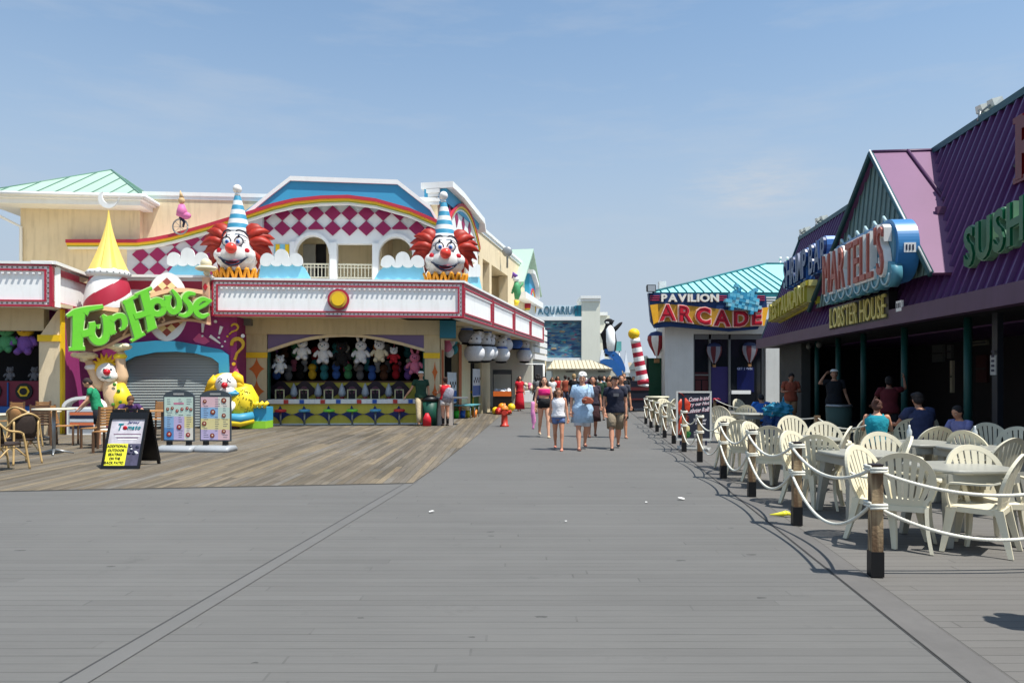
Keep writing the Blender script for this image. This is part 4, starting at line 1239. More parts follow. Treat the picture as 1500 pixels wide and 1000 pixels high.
# ---------------------------------------------------------------- seated clown statue
def seated_clown():
    Z = 23.6; B = Vector((wx(346, Z), Z, 0)); t = thing('seated_clown_statue', 'plump seated clown statue in a spotted yellow suit with a red nose, beside the pillar', 'statue', loc=B)
    P = lambda x, y, d=0: Vector((wx(x, Z) - B.x, d, wz(y, Z)))
    b = MB(); b.tube([P(352, 612), P(354, 602), P(354, 585), P(350, 572), P(345, 566)], [.36, .50, .52, .42, .2], seg=22); b.sphere(P(362, 588, -.2), .36, (.9, .9, 1.25)); b.build('body', suit_y, t)
    sp_ = MB(); rr = random.Random(3)
    for i in range(60):
        a, q = rr.uniform(-1.8, 1.8), rr.uniform(-1.1, 1.1)
        c = P(362, 588, -.2); v = Vector((a, -1, q * 1.3)).normalized(); sp_.sphere(c + Vector((v.x * .33, v.y * .33, v.z * .45)), .022, seg=6, rng=4)
    sp_.build('suit_spots', mat('spot_olive', (150, 140, 20), .6), t)
    h = MB(); h.sphere(P(337, 562, -.25), .36, (1, .9, .95)); h.sphere(P(340, 573, -.42), .22, (1.15, .8, .9)); h.build('head', skin_white, t)
    n = MB(); n.sphere(P(340.5, 564, -.66), .095); n.build('nose', lip_red, t)
    m = MB(); m.sphere(P(340, 576, -.58), .085, (1.1, .5, .8)); m.build('mouth', lip_red, t)
    for x in (332, 345):
        e = MB(); e.tube([P(x - 3, 560, -.55), P(x, 557.5, -.59), P(x + 3, 560, -.55)], .014, seg=5); e.tube([P(x - 3, 556, -.53), P(x, 553.5, -.55), P(x + 3, 555, -.53)], .012, seg=5); e.build('eye', ink, t)
    hr = MB(); hr.sphere(P(333, 556, -.05), .40, (1.15, .8, .55))
    hr.tube([P(322, 556, -.2), P(314, 562, -.25), P(306, 571, -.3)], [.20, .14, .02], seg=10); hr.tube([P(324, 562, -.2), P(316, 569, -.25), P(304, 574, -.3)], [.18, .12, .02], seg=10)
    hr.tube([P(345, 552, -.2), P(355, 556, -.22), P(361, 563, -.25)], [.20, .15, .02], seg=10); hr.tube([P(348, 558, -.2), P(356, 564, -.22), P(363, 567, -.25)], [.16, .12, .02], seg=10)
    hr.build('hair', mat('hair_yellow', (246, 196, 40), .5), t)
    c = MB(); c.tube([P(328, 572, -.45), P(340, 583, -.62), P(354, 572, -.45)], [.05, .07, .05], seg=8); c.sphere(P(345, 576, -.3), .3, (1.1, 1, .35)); c.build('collar', hat_blue, t)
    a = MB(); a.tube([P(350, 590, -.4), P(344, 600, -.6), P(336, 604, -.7)], [.13, .11, .09], seg=10); a.build('arm', skin_white, t)
    s = MB(); s.m = 0; s.tube([P(330, 606, -.5), P(345, 610, -.6), P(360, 612, -.5), P(376, 608, -.3)], [.06, .13, .16, .13], seg=12); s.m = 1; s.tube([P(330, 612, -.5), P(345, 617, -.62), P(360, 618, -.52), P(376, 614, -.3)], [.05, .10, .12, .10], seg=12)
    s.build('shoes', [hat_blue, suit_y], t)
    k = MB(); k.m = 0; k.box(.2, 1.0, -.25, .5, .02, .25); k.m = 1; k.box(.2, 1.0, -.22, .5, .25, .68); k.m = 2
    for i in range(6): k.tube([(.22 + i * .15, -.26, .68), (.26 + i * .15, -.3, .76), (.34 + i * .15, -.26, .84)], .06, seg=8)
    k.build('painted_box', [mat('lime', (150, 210, 60), .5), blue_p, suit_y], t)
seated_clown()
# unicycle figure on the upper wall
Z = 25.4
B = Vector((wx(265, Z), Z, wz(330, Z)))
t = thing('unicycle_figure', 'small pink clown figure riding a unicycle on the upper wall', 'figure', loc=B)
P = lambda x, y, d=0: Vector((wx(x, Z) - B.x, d, wz(y, Z) - B.z))
mb = MB(); mb.tube([P(264 + 11 * math.cos(a), 332 + 11 * math.sin(a)) for a in [2 * PI * i / 24 for i in range(25)]], .025, seg=6); mb.cyl(P(264, 332), P(264, 320), .02)
for i in range(8): mb.cyl(P(264, 332), P(264 + 11 * math.cos(i * PI / 4), 332 + 11 * math.sin(i * PI / 4)), .006, seg=4)
mb.build('unicycle', grey_m, t)
mb = MB(); mb.tube([P(264, 318), P(267, 310), P(266, 300)], [.14, .18, .1], seg=10); mb.sphere(P(272, 316), .14, (1.3, .8, .9)); mb.build('costume', mat('figure_pink', (206, 110, 160), .6), t)
mb = MB(); mb.sphere(P(266, 294), .12, (.9, .9, 1)); mb.cyl(P(266, 290), P(264, 279), .08, .01, seg=8); mb.build('head', mat('figure_tan', (200, 166, 120), .6), t)
mb = MB(); mb.tube([P(264, 318), P(270, 325), P(268, 333)], [.06, .05, .03], seg=8); mb.build('leg', ink, t)
# dark figure (jester) at the far pediment
Z = 36.5
B = Vector((wx(756, Z), Z, wz(440, Z)))
t = thing('jester_figure', 'green and white jester figure on the ledge under the far blue pediment', 'figure', loc=B)
P = lambda x, y, d=0: Vector((wx(x, Z) - B.x, d, wz(y, Z) - B.z))
mb = MB(); mb.tube([P(757, 438), P(758, 430), P(757, 420), P(756, 413)], [.10, .17, .19, .09], seg=10); mb.tube([P(757, 416), P(762, 421), P(766, 414)], [.08, .07, .05], seg=8); mb.tube([P(756, 416), P(752, 424), P(750, 430)], [.08, .07, .05], seg=8); mb.build('body', mat('jester_green', (70, 150, 100), .6), t)
mb = MB(); mb.sphere(P(756, 409), .15); mb.build('head', cloud_p, t)
mb = MB(); mb.tube([P(756, 406), P(752, 401), P(750, 408)], [.14, .11, .02], seg=8); mb.build('hat', plast['purple'], t)
mb = MB(); mb.tube([P(757, 440), P(756, 447)], [.14, .1], seg=8); mb.build('leg', suit_y, t)

# ---------------------------------------------------------------- plush prizes
def plush(loc, h, body, label, kind='bear', rz=0, group=None, belly=None, head=None, small=False):
    t = thing('plush_toy', label, 'plush toy', loc=loc, rz=rz, group=group, scale=h)
    sg = 10 if small else 14
    hd = plast[head or body]; bd = plast[body]
    b = MB(); b.sphere((0, 0, .30), .25, (1, .8, 1.15), sg, 8); b.build('body', bd, t)
    b = MB(); b.sphere((0, -.02, .72), .23, (1.08, .9, .95), sg, 8); b.sphere((0, -.20, .67), .09, (1.2, .7, .8), 8, 6); b.build('head', hd, t)
    if small: return t
    for s in (-1, 1):
        e = MB()
        if kind == 'bunny': e.tube([(s * .10, 0, .9), (s * .15, 0, 1.05), (s * .19, 0, 1.2)], [.06, .07, .03], seg=8)
        else: e.sphere((s * .17, 0, .90), .075, (1, .6, 1), 8, 6)
        e.build('ear', hd, t)
        a = MB(); a.tube([(s * .2, -.02, .48), (s * .33, -.08, .36), (s * .36, -.12, .25)], [.09, .08, .07], seg=8); a.build('arm', bd, t)
        l = MB(); l.tube([(s * .12, -.05, .15), (s * .16, -.14, .06), (s * .17, -.2, .02)], [.11, .10, .09], seg=8); l.build('leg', bd, t)
        y = MB(); y.sphere((s * .09, -.215, .76), .028, seg=6, rng=5); y.build('eye', ink, t)
    n = MB(); n.sphere((0, -.27, .69), .032, seg=6, rng=5); n.build('nose', plast[belly] if belly else ink, t)
    return t
def at(F, x, y, off): 
    u, z = onf(F, x, y, off); return F @ Vector((u, off, z))
hang = [(410, 547, .80, 'white', 'white plush with a red scarf hanging first from the left pillar', 'bear', 'red', None), (443, 527, .95, 'white', 'fluffy white plush hanging second under the arch, left of the spotted rabbit', 'bear', 'blue', None),
        (474, 532, 1.0, 'white', 'tall white plush rabbit with teal nose hanging left of the dark owl-eyed one', 'bunny', 'teal', None), (501, 536, 1.05, 'black', 'black plush with pale eyes and a red tie hanging at the arch centre', 'bear', 'red', 'black'),
        (529, 532, 1.0, 'white', 'white plush rabbit with teal nose hanging right of the black plush', 'bunny', 'teal', None), (556, 530, .95, 'cream', 'cream square-faced plush hanging right of the second rabbit', 'bear', None, 'white'),
        (577, 532, .7, 'red', 'plush with a white head and red body hanging near the right end of the arch', 'bear', None, 'white'), (608, 548, .95, 'pink', 'long pink plush hanging at the far right of the arch', 'bunny', None, 'pink')]
for x, y, h, b, lb, kd, nose, hd in hang:
    plush(at(FA, x, y - 1, WY + .5), h * .80, b, lb, kd, group='plush prizes hanging in the arch', belly=nose, head=hd)
r4 = random.Random(11)
for i in range(12):
    x = 405 + i * 17.5; c = ['blue', 'grey', 'black', 'yellow', 'teal', 'blue', 'green', 'grey', 'blue', 'brown', 'red', 'purple'][i]
    plush(at(FA, x, 557 + r4.uniform(-1.5, 1), 3.4), .62, c, 'small %s plush on the back shelf, %s from the left' % (c, ORD[i]), small=True, group='small plush on the back shelf', rz=r4.uniform(-.5, .5))
for i in range(15):
    c = ['white', 'grey', 'pink', 'white', 'teal'][i % 5]
    plush(at(FA, 400 + i * 15.3, 545 + r4.uniform(-2, 2), 3.9), .5, c, '%s plush of the middle rack, %s from the left' % (c, ORD[i]), small=True, group='plush of the middle rack', rz=r4.uniform(-.5, .5))
for i in range(15):
    x = 402 + i * 15; c = ['purple', 'brown', 'green', 'grey', 'red', 'brown', 'teal', 'white', 'green', 'blue', 'orange', 'grey', 'pink', 'teal', 'brown'][i]
    plush(at(FA, x, 532 + r4.uniform(-8, 0), 4.3), .62, c, 'dim %s plush on the rear rack of the stall, %s from the left' % (c, ORD[i]), small=True, group='dim plush on the rear rack')
# side hanging bunches of white round plush
def round_plush(loc, r, c, label, group, rz=0):
    t = thing('round_plush', label, 'plush toy', loc=loc, rz=rz, group=group)
    b = MB(); b.sphere((0, 0, 0), r, (1, 1, .92), 16, 10); b.build('body', plast[c], t)
    b = MB(); b.sphere((0, 0, r * 1.25), r * .68, (1, 1, .95), 12, 8); b.build('head', plast['white'], t)
    for s in (-1, 1):
        e = MB(); e.sphere((s * r * .45, 0, r * 1.85), r * .26, seg=8, rng=6); e.build('ear', plast['blue'] if c == 'blue' else plast['white'], t)
    w_ = MB(); w_.tube([(r * .62 * math.cos(q), r * .62 * math.sin(q), r * .72) for q in [2 * PI * i / 14 for i in range(15)]], r * .12, seg=6); w_.build('neck_band', plast['blue'] if int(loc[1] * 7) % 2 else plast['black'], t)
    for s in (-1, 1):
        y = MB(); y.sphere((s * r * .26, -r * .62, r * 1.35), r * .08, seg=6, rng=5); y.build('eye', ink, t)
    f = MB(); f.sphere((0, 0, -r * .85), r * .5, (1.3, 1.2, .3), 10, 6); f.build('feet', plast['black'], t)
sidep = [(695, 517, .40, 'white'), (710, 517, .40, 'white'), (717, 516, .36, 'white'), (734, 519, .40, 'white'), (740, 505, .36, 'white'), (768, 520, .42, 'white'), (776, 522, .40, 'white'), (783, 523, .38, 'white'), (789, 524, .36, 'blue'), (684, 492, .34, 'grey'), (699, 494, .36, 'white'), (712, 495, .34, 'white'), (731, 500, .32, 'white'), (756, 503, .34, 'blue'), (764, 505, .32, 'white'), (775, 507, .34, 'blue')]
for i, (x, y, r, c) in enumerate(sidep):
    low = i < 9
    off = .7 if low else 1.0
    round_plush(at(FS, x, y, off), r, c, ('%s white' % ORD[i] if c == 'white' else '%s %s' % (ORD[i], c)) + (' round plush of the lower hanging row along the side canopy' if low else ' plush of the upper hanging row along the side canopy'), 'round plush hanging under the side canopy')
for i, (x, y, c) in enumerate([(660, 508, 'white'), (655, 516, 'pink'), (664, 520, 'teal'), (668, 510, 'red'), (658, 524, 'white')]):
    plush(at(FS, x, y, SY + .2), .75, c, '%s plush in the corner doorway bunch, %s of five' % (c, ORD[i]), small=True, group='plush bunch in the corner doorway')
plush(FL @ Vector((onf(FL, 10, 515, 1.5)[0], 1.5, onf(FL, 10, 515, 1.5)[1])), .85, 'green', 'green plush hanging at the left edge in the wing stall', group='plush in the wing stall')
plush(FL @ Vector((onf(FL, 38, 518, 1.5)[0], 1.5, onf(FL, 38, 518, 1.5)[1])), .95, 'purple', 'plush with a yellow head and purple body hanging in the wing stall', head='yellow', group='plush in the wing stall')
for x, c in ((15, 'grey'), (51, 'grey')):
    plush(FL @ Vector((onf(FL, x, 557, 2.0)[0], 2.0, onf(FL, x, 557, 2.0)[1])), .42, c, 'small grey plush standing on the %s game panel of the wing stall' % ('left' if x < 30 else 'right'), group='plush in the wing stall')

# ---------------------------------------------------------------- water gun game in the stall
cnt = thing('game_counter', 'long olive game counter with white scalloped edge and blue diamonds', 'counter', M=FA @ Matrix.Translation((I0, WY, 0)))
CW = I1 - I0 - .05
czc = onf(FA, 500, 589, WY)[1]
olive = mat('olive_panel', (214, 198, 78), .6, .06, 2, dirt=.2)
mb = MB(); mb.box(.04, CW, .05, .12, .06, czc - .06); mb.build('front_panel', olive, cnt)
mb = MB(); mb.box(.0, CW + .02, -.04, .9, czc - .05, czc + .10)
mb.build('counter_top', white_t, cnt)
mb = MB(); mb.box(.0, CW, -.06, .12, 0, .06); mb.build('base_board', white_t, cnt)
mb = MB(); k = int(CW / .17)
for i in range(k):
    x = .02 + i * CW / k; mb.m = 1 if i % 7 == 6 else (2 if i % 7 == 3 else 0)
    mb.prism([(x, czc - .05), (x + CW / k * .9, czc - .05), (x + CW / k * .45, czc - .11)], -.06, -.04) if False else mb.box(x, x + CW / k * .86, -.06, -.04, czc - .04, czc + .09)
mb.build('edge_blocks', [white_t, mat('block_blue', (40, 90, 180), .5), mat('block_red', (200, 60, 50), .5)], cnt)
sxs = [411, 446, 482, 516, 550, 585]
mb = MB(); 
for x in sxs: star(mb, onf(FA, x - 1, 605, WY)[0] - I0, .34 + .02, .38, .30, .02, .05)
mb.build('blue_diamonds', mat('deep_blue', (34, 50, 110), .5), cnt)
mb = MB(); mb.tube([(.05, .03, .36), (CW, .03, .36)], .008, seg=4); mb.build('thin_line', ink, cnt)
bz0, bz1 = onf(FA, 500, 586, 3.1)[1], onf(FA, 500, 560, 3.1)[1]
mb = MB(); mb.box(.05, CW - .1, 1.5, 1.6, czc - .1, bz1); mb.build('target_panel', olive, cnt)
mb = MB(); mb.box(.05, CW - .1, 1.45, 2.2, bz1, bz1 + .05); mb.build('shelf', mat('shelf_wood', (110, 80, 54), .6), cnt)
for i, x in enumerate(sxs):
    u = onf(FA, x, 570, 3.1)[0] - I0
    tg = MB(); tg.m = 0
    tg.prism([(u + .36 * math.cos(a) * (1 + .12 * math.cos(4 * a + .8)), bz0 + .36 + .30 * math.sin(a) * (1 + .12 * math.cos(4 * a))) for a in [2 * PI * q / 24 for q in range(24)]], 1.44, 1.5)
    tg.m = 1; tg.cyl((u, 1.44, bz0 + .36), (u, 1.42, bz0 + .36), .14, seg=16)
    tg.build('target_board', [mat('target_dark', (46, 26, 40), .5), mat('target_purple', (110, 60, 80), .5)], cnt)
    g = MB(); gu = onf(FA, x, 585, 2.2)[0] - I0
    g.m = 0; g.box(gu - .03, gu + .03, .5, .56, czc + .1, czc + .34); g.cyl((gu, .3, czc + .36), (gu, .85, czc + .40), .045, seg=8); g.box(gu - .12, gu + .12, .5, .54, czc + .10, czc + .16)
    g.m = 1; g.box(gu - .16, gu - .12, .46, .5, czc + .1, czc + .42); g.box(gu + .12, gu + .16, .46, .5, czc + .1, czc + .42); g.box(gu - .16, gu + .16, .46, .5, czc + .40, czc + .43)
    g.build('water_gun', [black_m, mat('gun_frame', (200, 196, 150), .5)], cnt)
for i in range(5):
    u = onf(FA, (sxs[i] + sxs[i + 1]) / 2 + 2, 575, 2.9)[0] - I0
    r_ = MB(); r_.m = 0; r_.tube([(u, 1.3, bz0 + .12), (u, 1.3, bz0 + .24), (u, 1.3, bz0 + .42), (u, 1.3, bz0 + .62)], [.08, .14, .10, .01], seg=12)
    r_.m = 1; r_.cyl((u, 1.3, bz0 + .02), (u, 1.3, bz0 + .12), .05, .09, seg=10)
    r_.build('toy_rocket', [mat('rocket_white', (210, 216, 222), .3), mat('rocket_red', (180, 60, 40), .4)], cnt)
for i, x in enumerate(sxs):
    c = ['red', 'blue', 'green', 'green', 'blue', 'red'][i]
    col = {'red': (214, 60, 60), 'blue': (90, 170, 210), 'green': (130, 220, 70)}[c]
    u = onf(FA, x, 615, WY - .35)[0]
    st = thing('stool', '%s topped bar stool bolted down in front of the game counter, %s from the left' % (c, ORD[i]), 'stool', M=FA @ Matrix.Translation((u, WY - .35, 0)), group='stools along the game counter')
    mb = MB(); mb.rings([((0, 0, .46), .16, .16), ((0, 0, .48), .19, .19), ((0, 0, .53), .19, .19), ((0, 0, .55), .15, .15)], seg=20); mb.build('seat', mat('seat_' + c, col, .4), st)
    mb = MB(); mb.cyl((0, 0, 0.012), (0, 0, .46), .032, seg=10); mb.rings([((0, 0, .012), .10, .10), ((0, 0, .04), .05, .05)], seg=14); mb.build('post', grey_m, st)

# ---------------------------------------------------------------- claw machine, hydrant, side tables, bins
def boxthing(name, label, cat, x, y, w, d, h, mt, F=None, group=None):
    g = gp(x, y); return thing(name, label, cat, loc=(g[0], g[1], 0), rz=0, group=group)
g = gp(739, 624.5)
hy = thing('fire_hydrant', 'short red fire hydrant with an orange cap on the boardwalk', 'hydrant', loc=(g[0], g[1], 0.0))
hred = mat('hydrant_red', (190, 56, 40), .45, .1, 8, dirt=.4)
mb = MB(); mb.rings([((0, 0, .0), .15, .15), ((0, 0, .05), .15, .15), ((0, 0, .06), .11, .11), ((0, 0, .40), .10, .10), ((0, 0, .42), .13, .13), ((0, 0, .46), .13, .13), ((0, 0, .47), .11, .11), ((0, 0, .56), .10, .10)], seg=20); mb.build('barrel', hred, hy)
mb = MB(); mb.rings([((0, 0, .55), .13, .13), ((0, 0, .58), .13, .13), ((0, 0, .66), .09, .09), ((0, 0, .70), .04, .04), ((0, 0, .76), .03, .03)], seg=18); mb.build('bonnet', mat('hydrant_orange', (226, 130, 50), .5), hy)
for s in (-1, 1):
    mb = MB(); mb.cyl((s * .08, 0, .48), (s * .21, 0, .48), .055, seg=12); mb.cyl((s * .18, 0, .48), (s * .22, 0, .48), .07, seg=8); mb.build('outlet', hred, hy)
mb = MB(); mb.cyl((0, -.08, .46), (0, -.20, .46), .07, seg=12); mb.cyl((0, -.17, .46), (0, -.22, .46), .085, seg=8); mb.build('outlet', hred, hy)

c0 = at(FS, 735, 600, .9); c0.z = 0
cm = thing('claw_machine', 'black claw machine with an orange front panel by the side wall', 'game machine', loc=(wx(736, 33.5), 33.5, 0))
mb = MB(); mb.box(-.42, .42, -.4, .4, .0, .75); mb.build('cabinet', black_m, cm)
mb = MB(); mb.box(-.40, .40, -.43, -.4, .78, 1.0); mb.build('front_panel', mat('machine_orange', (220, 110, 40), .4), cm)
mb = MB(); mb.box(-.42, .42, -.4, .4, .75, .80); mb.box(-.42, .42, -.4, .4, 1.75, 1.95); mb.box(-.42, -.38, -.4, -.36, .8, 1.75); mb.box(.38, .42, -.4, -.36, .8, 1.75); mb.build('frame', black_m, cm)
mb = MB(); rr = random.Random(5)
for i in range(14): mb.sphere((rr.uniform(-.32, .32), rr.uniform(-.3, .2), .92 + rr.uniform(0, .12)), .1, seg=8, rng=6)
mb.build('prize_heap', plast['white'], cm)
for i in range(6):
    c = ['yellow', 'red', 'orange', 'yellow', 'orange', 'yellow'][i]
    o = MB(); o.sphere((0, 0, .16), .17, seg=12, rng=8); oo = o.build('play_ball', mat('ball_' + c, {'yellow': (240, 200, 40), 'red': (200, 40, 40), 'orange': (240, 150, 40)}[c], .4))
    oo.location = (wx(726 + i * 4.6, 32.6 - .3 * (i % 2)), 32.6 - .3 * (i % 2), .17 * (i % 3 == 2))
    tag(oo, 'shiny %s ball in the heap before the claw machine, %s from the left' % (c, ORD[i]), 'ball', 'balls heaped before the claw machine')
# small toy table
g = gp(690, 612)
tb = thing('toy_table', 'low steel table with green and blue toys beside the side wall', 'table', loc=(g[0] - .25, g[1], 0), rz=math.radians(-10))
mb = MB(); mb.box(-.45, .45, -.8, .8, .50, .54); mb.build('tabletop', mat('table_teal', (90, 160, 170), .5), tb)
for sx_ in (-.4, .4):
    for sy_ in (-.75, 0, .75):
        mb = MB(); mb.cyl((sx_, sy_, 0), (sx_, sy_, .5), .02, seg=8); mb.build('leg', grey_m, tb)
for i, c in enumerate(('green', 'blue', 'yellow', 'orange')):
    mb = MB(); mb.rings([((0, 0, 0), .09, .09), ((0, 0, .3), .12, .12)], seg=12); mb.tube([(-.11, 0, .28), (0, 0, .42), (.11, 0, .28)], .01, seg=5); o = mb.build('toy_bucket', mat('toy_' + c, {'green': (60, 200, 60), 'blue': (50, 110, 220), 'yellow': (230, 220, 60), 'orange': (240, 140, 60)}[c], .4))
    o.location = (g[0] - .55 + .22 * i, g[1] - .5 + .3 * i, .0); tag(o, '%s toy bucket under the low table by the side wall' % c, 'bucket', 'toy buckets under the low table')
g = (wx(629.5, 25.0), 25.0)
bn = thing('litter_bin', 'dark green litter bin against the corner pillar', 'bin', loc=(*g, 0))
mb = MB(); mb.rings([((0, 0, .012), .24, .24), ((0, 0, .82), .28, .28)], seg=20); mb.build('drum', green_tr, bn)
mb = MB(); mb.rings([((0, 0, .82), .30, .30), ((0, 0, .92), .28, .28), ((0, 0, 1.02), .14, .14)], seg=20); mb.build('lid', black_m, bn)
g = (wx(644, 25.4), 25.4)
cb = thing('service_counter', 'narrow white service box at the corner doorway', 'counter', loc=(*g, 0))
mb = MB(); mb.box(-.30, .45, -.3, .3, .012, .9); mb.build('body', mat('service_white', (196, 186, 176), .6, .1, 4), cb)
mb = MB(); mb.box(-.33, .95, -.33, .33, .9, .95); mb.build('top', grey_m, cb)
# price board beside the fun house door
g = gp(128, 632)
bd = thing('ticket_booth', 'small white booth with striped information panels and an arched top at the fun house door', 'booth', loc=(wx(127, 21), 21, 0))
mb = MB(); mb.box(-.5, .35, -.1, .35, 0.012, .78); mb.build('body', white_t, bd)
mb = MB(); a_ = arc(-.08, .78, .55, .30, 180, 0, 12); b_ = arc(-.08, .78, .46, .22, 180, 0, 12); mb.strip(a_, b_, -.12, .2); mb.build('arch', white_t, bd)
mb = MB()
for i in range(6):
    mb.m = i % 3; mb.box(-.40, .25, -.13, -.1, .18 + i * .095, .26 + i * .095)
mb.build('price_panel', [ink, mat('panel_orange', (220, 120, 80), .5), pw], bd)
# ================================================================== RIGHT: restaurant with the purple ribbed mansard roof
pur = mat('roof_purple', (84, 42, 94), .42, .07, .6, spec=.5)
pur_f = mat('fascia_purple', (84, 58, 84), .5, .12, 1.5, dirt=.3)
teal_trim = mat('ridge_teal', (44, 84, 92), .5, .05, 2)
gable_g = mat('gable_green_grey', (110, 134, 130), .6, .08, 1.5)
pink_p = mat('dormer_pink', (116, 72, 108), .5, .05, 1)
gcol = mat('post_green', (20, 74, 70), .5, .06, 2)
intd = mat('restaurant_dark', (.016, .014, .016), .8, .1, 2, srgb=False)  # near-black colour paints in the deep shade under the roof
intd2 = mat('restaurant_shade', (.05, .05, .052), .8, .15, 1, srgb=False)  # floor colour darkened to carry the roof's shade
glassd = mat('dark_glass', (.012, .014, .018), .06, 0, srgb=False, spec=.5)
SE, SR_, HE, HR = 6.6, 8.2, 2.72, 6.9
T0, T1 = 2.0, onr(1115, 511, SE)[0]
T1r = onr(1173, 353, SR_)[0]
rest = thing('restaurant', 'long restaurant with a steep purple ribbed roof, pink and green gable and dark open front', 'building', M=RM)
HF = HE + .30
def roof_s(z): return SE + (SR_ - SE) * (z - HF) / (HR - HF)
mb = MB()
mb.hexa([(SE, T0, HF), (SR_, T0, HR), (SR_ + .5, T0, HR), (SR_ + .5, T0, HF), (SE, T1, HF), (SR_, T1r, HR), (SR_ + .5, T1r, HR), (SR_ + .5, T1, HF)])
mb.build('roof', pur, rest)
mb = MB(); rib = T0
sl = Vector((SR_ - SE, 0, HR - HF)).normalized(); nr = Vector((-sl.z, 0, sl.x))
DT = (14.9, 18.7, 22.5)   # dormer extent along the road
i = 0
while rib < T1 - .15:
    f = (rib - T0) / (T1 - T0)
    tt = rib
    a = Vector((SE, tt, HF)); b = Vector((SR_, tt + (T1r - T1) * f, HR))
    w = .045; h = .075
    mb.hexa([a + Vector((0, -w, 0)), a + Vector((0, w, 0)), b + Vector((0, w, 0)), b + Vector((0, -w, 0)),
             a + nr * h + Vector((0, -w * .55, 0)), a + nr * h + Vector((0, w * .55, 0)), b + nr * h + Vector((0, w * .55, 0)), b + nr * h + Vector((0, -w * .55, 0))])
    rib += .30
mb.build('roof_ribs', pur, rest)
mb = MB(); mb.box(SE - .16, SE + .1, T0, T1 + .12, HE, HF + .03); mb.box(SE + .1, SR_, T1, T1 + .12, HE, HF); mb.build('eave_fascia', pur_f, rest)
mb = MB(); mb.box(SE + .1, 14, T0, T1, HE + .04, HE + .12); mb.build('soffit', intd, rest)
mb = MB(); mb.box(SR_ - .10, SR_ + .55, T0, T1r + .03, HR - .02, HR + .12)
mb.hexa([(SE - .03, T1 - .02, HF), (SE - .03, T1 + .08, HF), (SE + .2, T1 + .08, HF), (SE + .2, T1 - .02, HF), (SR_ - .08, T1r - .02, HR), (SR_ - .08, T1r + .08, HR), (SR_ + .2, T1r + .08, HR), (SR_ + .2, T1r - .02, HR)])
mb.build('ridge_cap', teal_trim, rest)
mb = MB(); mb.box(SR_ + .5, 16, T0, T1, HE, HR - .3); mb.build('upper_block', pur, rest)
# dormer gable
zb, zp_ = 3.60, 6.92
gs0, gs1 = SE - .02, SE + .30
A_ = Vector((gs0, DT[0], zb)); B_ = Vector((gs0, DT[2], zb)); C_ = Vector((gs1, DT[1], zp_))
dn = Vector((roof_s(zb) + .5, 0, 0)).x
mb = MB()
A2, B2, C2 = Vector((dn, DT[0], zb)), Vector((dn, DT[2], zb)), Vector((SR_ + .35, DT[1], zp_))
mb.quad(A_, B_, C_); mb.build('gable_wall', gable_g, rest)
mb = MB(); n = 26
for i in range(1, n):
    t_ = i / n; p = A_.lerp(B_, t_); k = 1 - abs(2 * t_ - 1) if True else 0
    top_ = Vector((gs0 + (gs1 - gs0) * k, p.y, zb + (zp_ - zb) * k))
    q0 = p + Vector((-.025, 0, 0)); q1 = top_ + Vector((-.025, 0, 0))
    mb.tube([q0, q1], .018, seg=4)
mb.build('gable_battens', gable_g, rest)
def slab(P, th, nvec, m, name, mirror=False):
    mb = MB(); nv = Vector(nvec).normalized() * th
    lo = [Vector(p) for p in P]; hi = [p + nv for p in lo]
    vs = [mb._v(p) for p in lo]; vh = [mb._v(p) for p in hi]
    mb._f(vs[::-1]); mb._f(vh)
    for i in range(len(P)):
        j = (i + 1) % len(P); mb._f([vs[i], vs[j], vh[j], vh[i]])
    return mb.build(name, m, rest)
ov = Vector((-.14, 0, 0))
slab([A_ + ov + Vector((0, -.1, -.08)), C_ + ov, C2, A2 + Vector((0, -.1, -.08))], .06, (0, -1, .9), pink_p, 'dormer_roof')
slab([B_ + ov + Vector((0, .1, -.08)), C_ + ov, C2, B2 + Vector((0, .1, -.08))], .06, (0, 1, .9), pink_p, 'dormer_roof')
mb = MB(); mb.tube([A_ + ov + Vector((-.02, -.1, -.06)), C_ + ov + Vector((-.02, 0, .04)), B_ + ov + Vector((-.02, .1, -.06))], .07, seg=6); mb.build('bargeboard', teal_trim, rest)
mb = MB(); mb.tube([A_ + ov + Vector((-.05, -.17, -.02)), C_ + ov + Vector((-.05, -.02, .10))], .018, seg=5); mb.build('bargeboard_edge', white_t, rest)
mb = MB()
nn = Vector((0, -(zp_ - zb), -(DT[1] - DT[0]))).normalized(); nup = Vector((0, -(zp_ - zb), (DT[1] - DT[0]))).normalized()
for f in (.40, .80):
    o1 = C_.lerp(C2, f) + nup * .09; d = (A_ - C_); d.x = 0
    o2 = o1 + d * (1 - f) * (1.0 if f < .5 else .75); mb.tube([o1, o2], .035, seg=5)
mb.tube([C_ + ov + nup * .06, C2 + nup * .06], .05, seg=5)
mb.build('dormer_seams', mat('seam_dark_purple', (72, 34, 72), .5), rest)
# small junction box on pink slope, stickers
p0 = A_.lerp(C_, .42) + Vector((.55, 0, 0)) + nup * .1
mb = MB(); mb.box(p0.x - .04, p0.x + .14, p0.y - .06, p0.y + .04, p0.z - .08, p0.z + .08); mb.tube([(p0.x + .14, p0.y, p0.z), (p0.x + .4, p0.y, p0.z - .02)], .012, seg=4); mb.build('junction_box', mat('box_plum', (104, 66, 96), .6), rest)
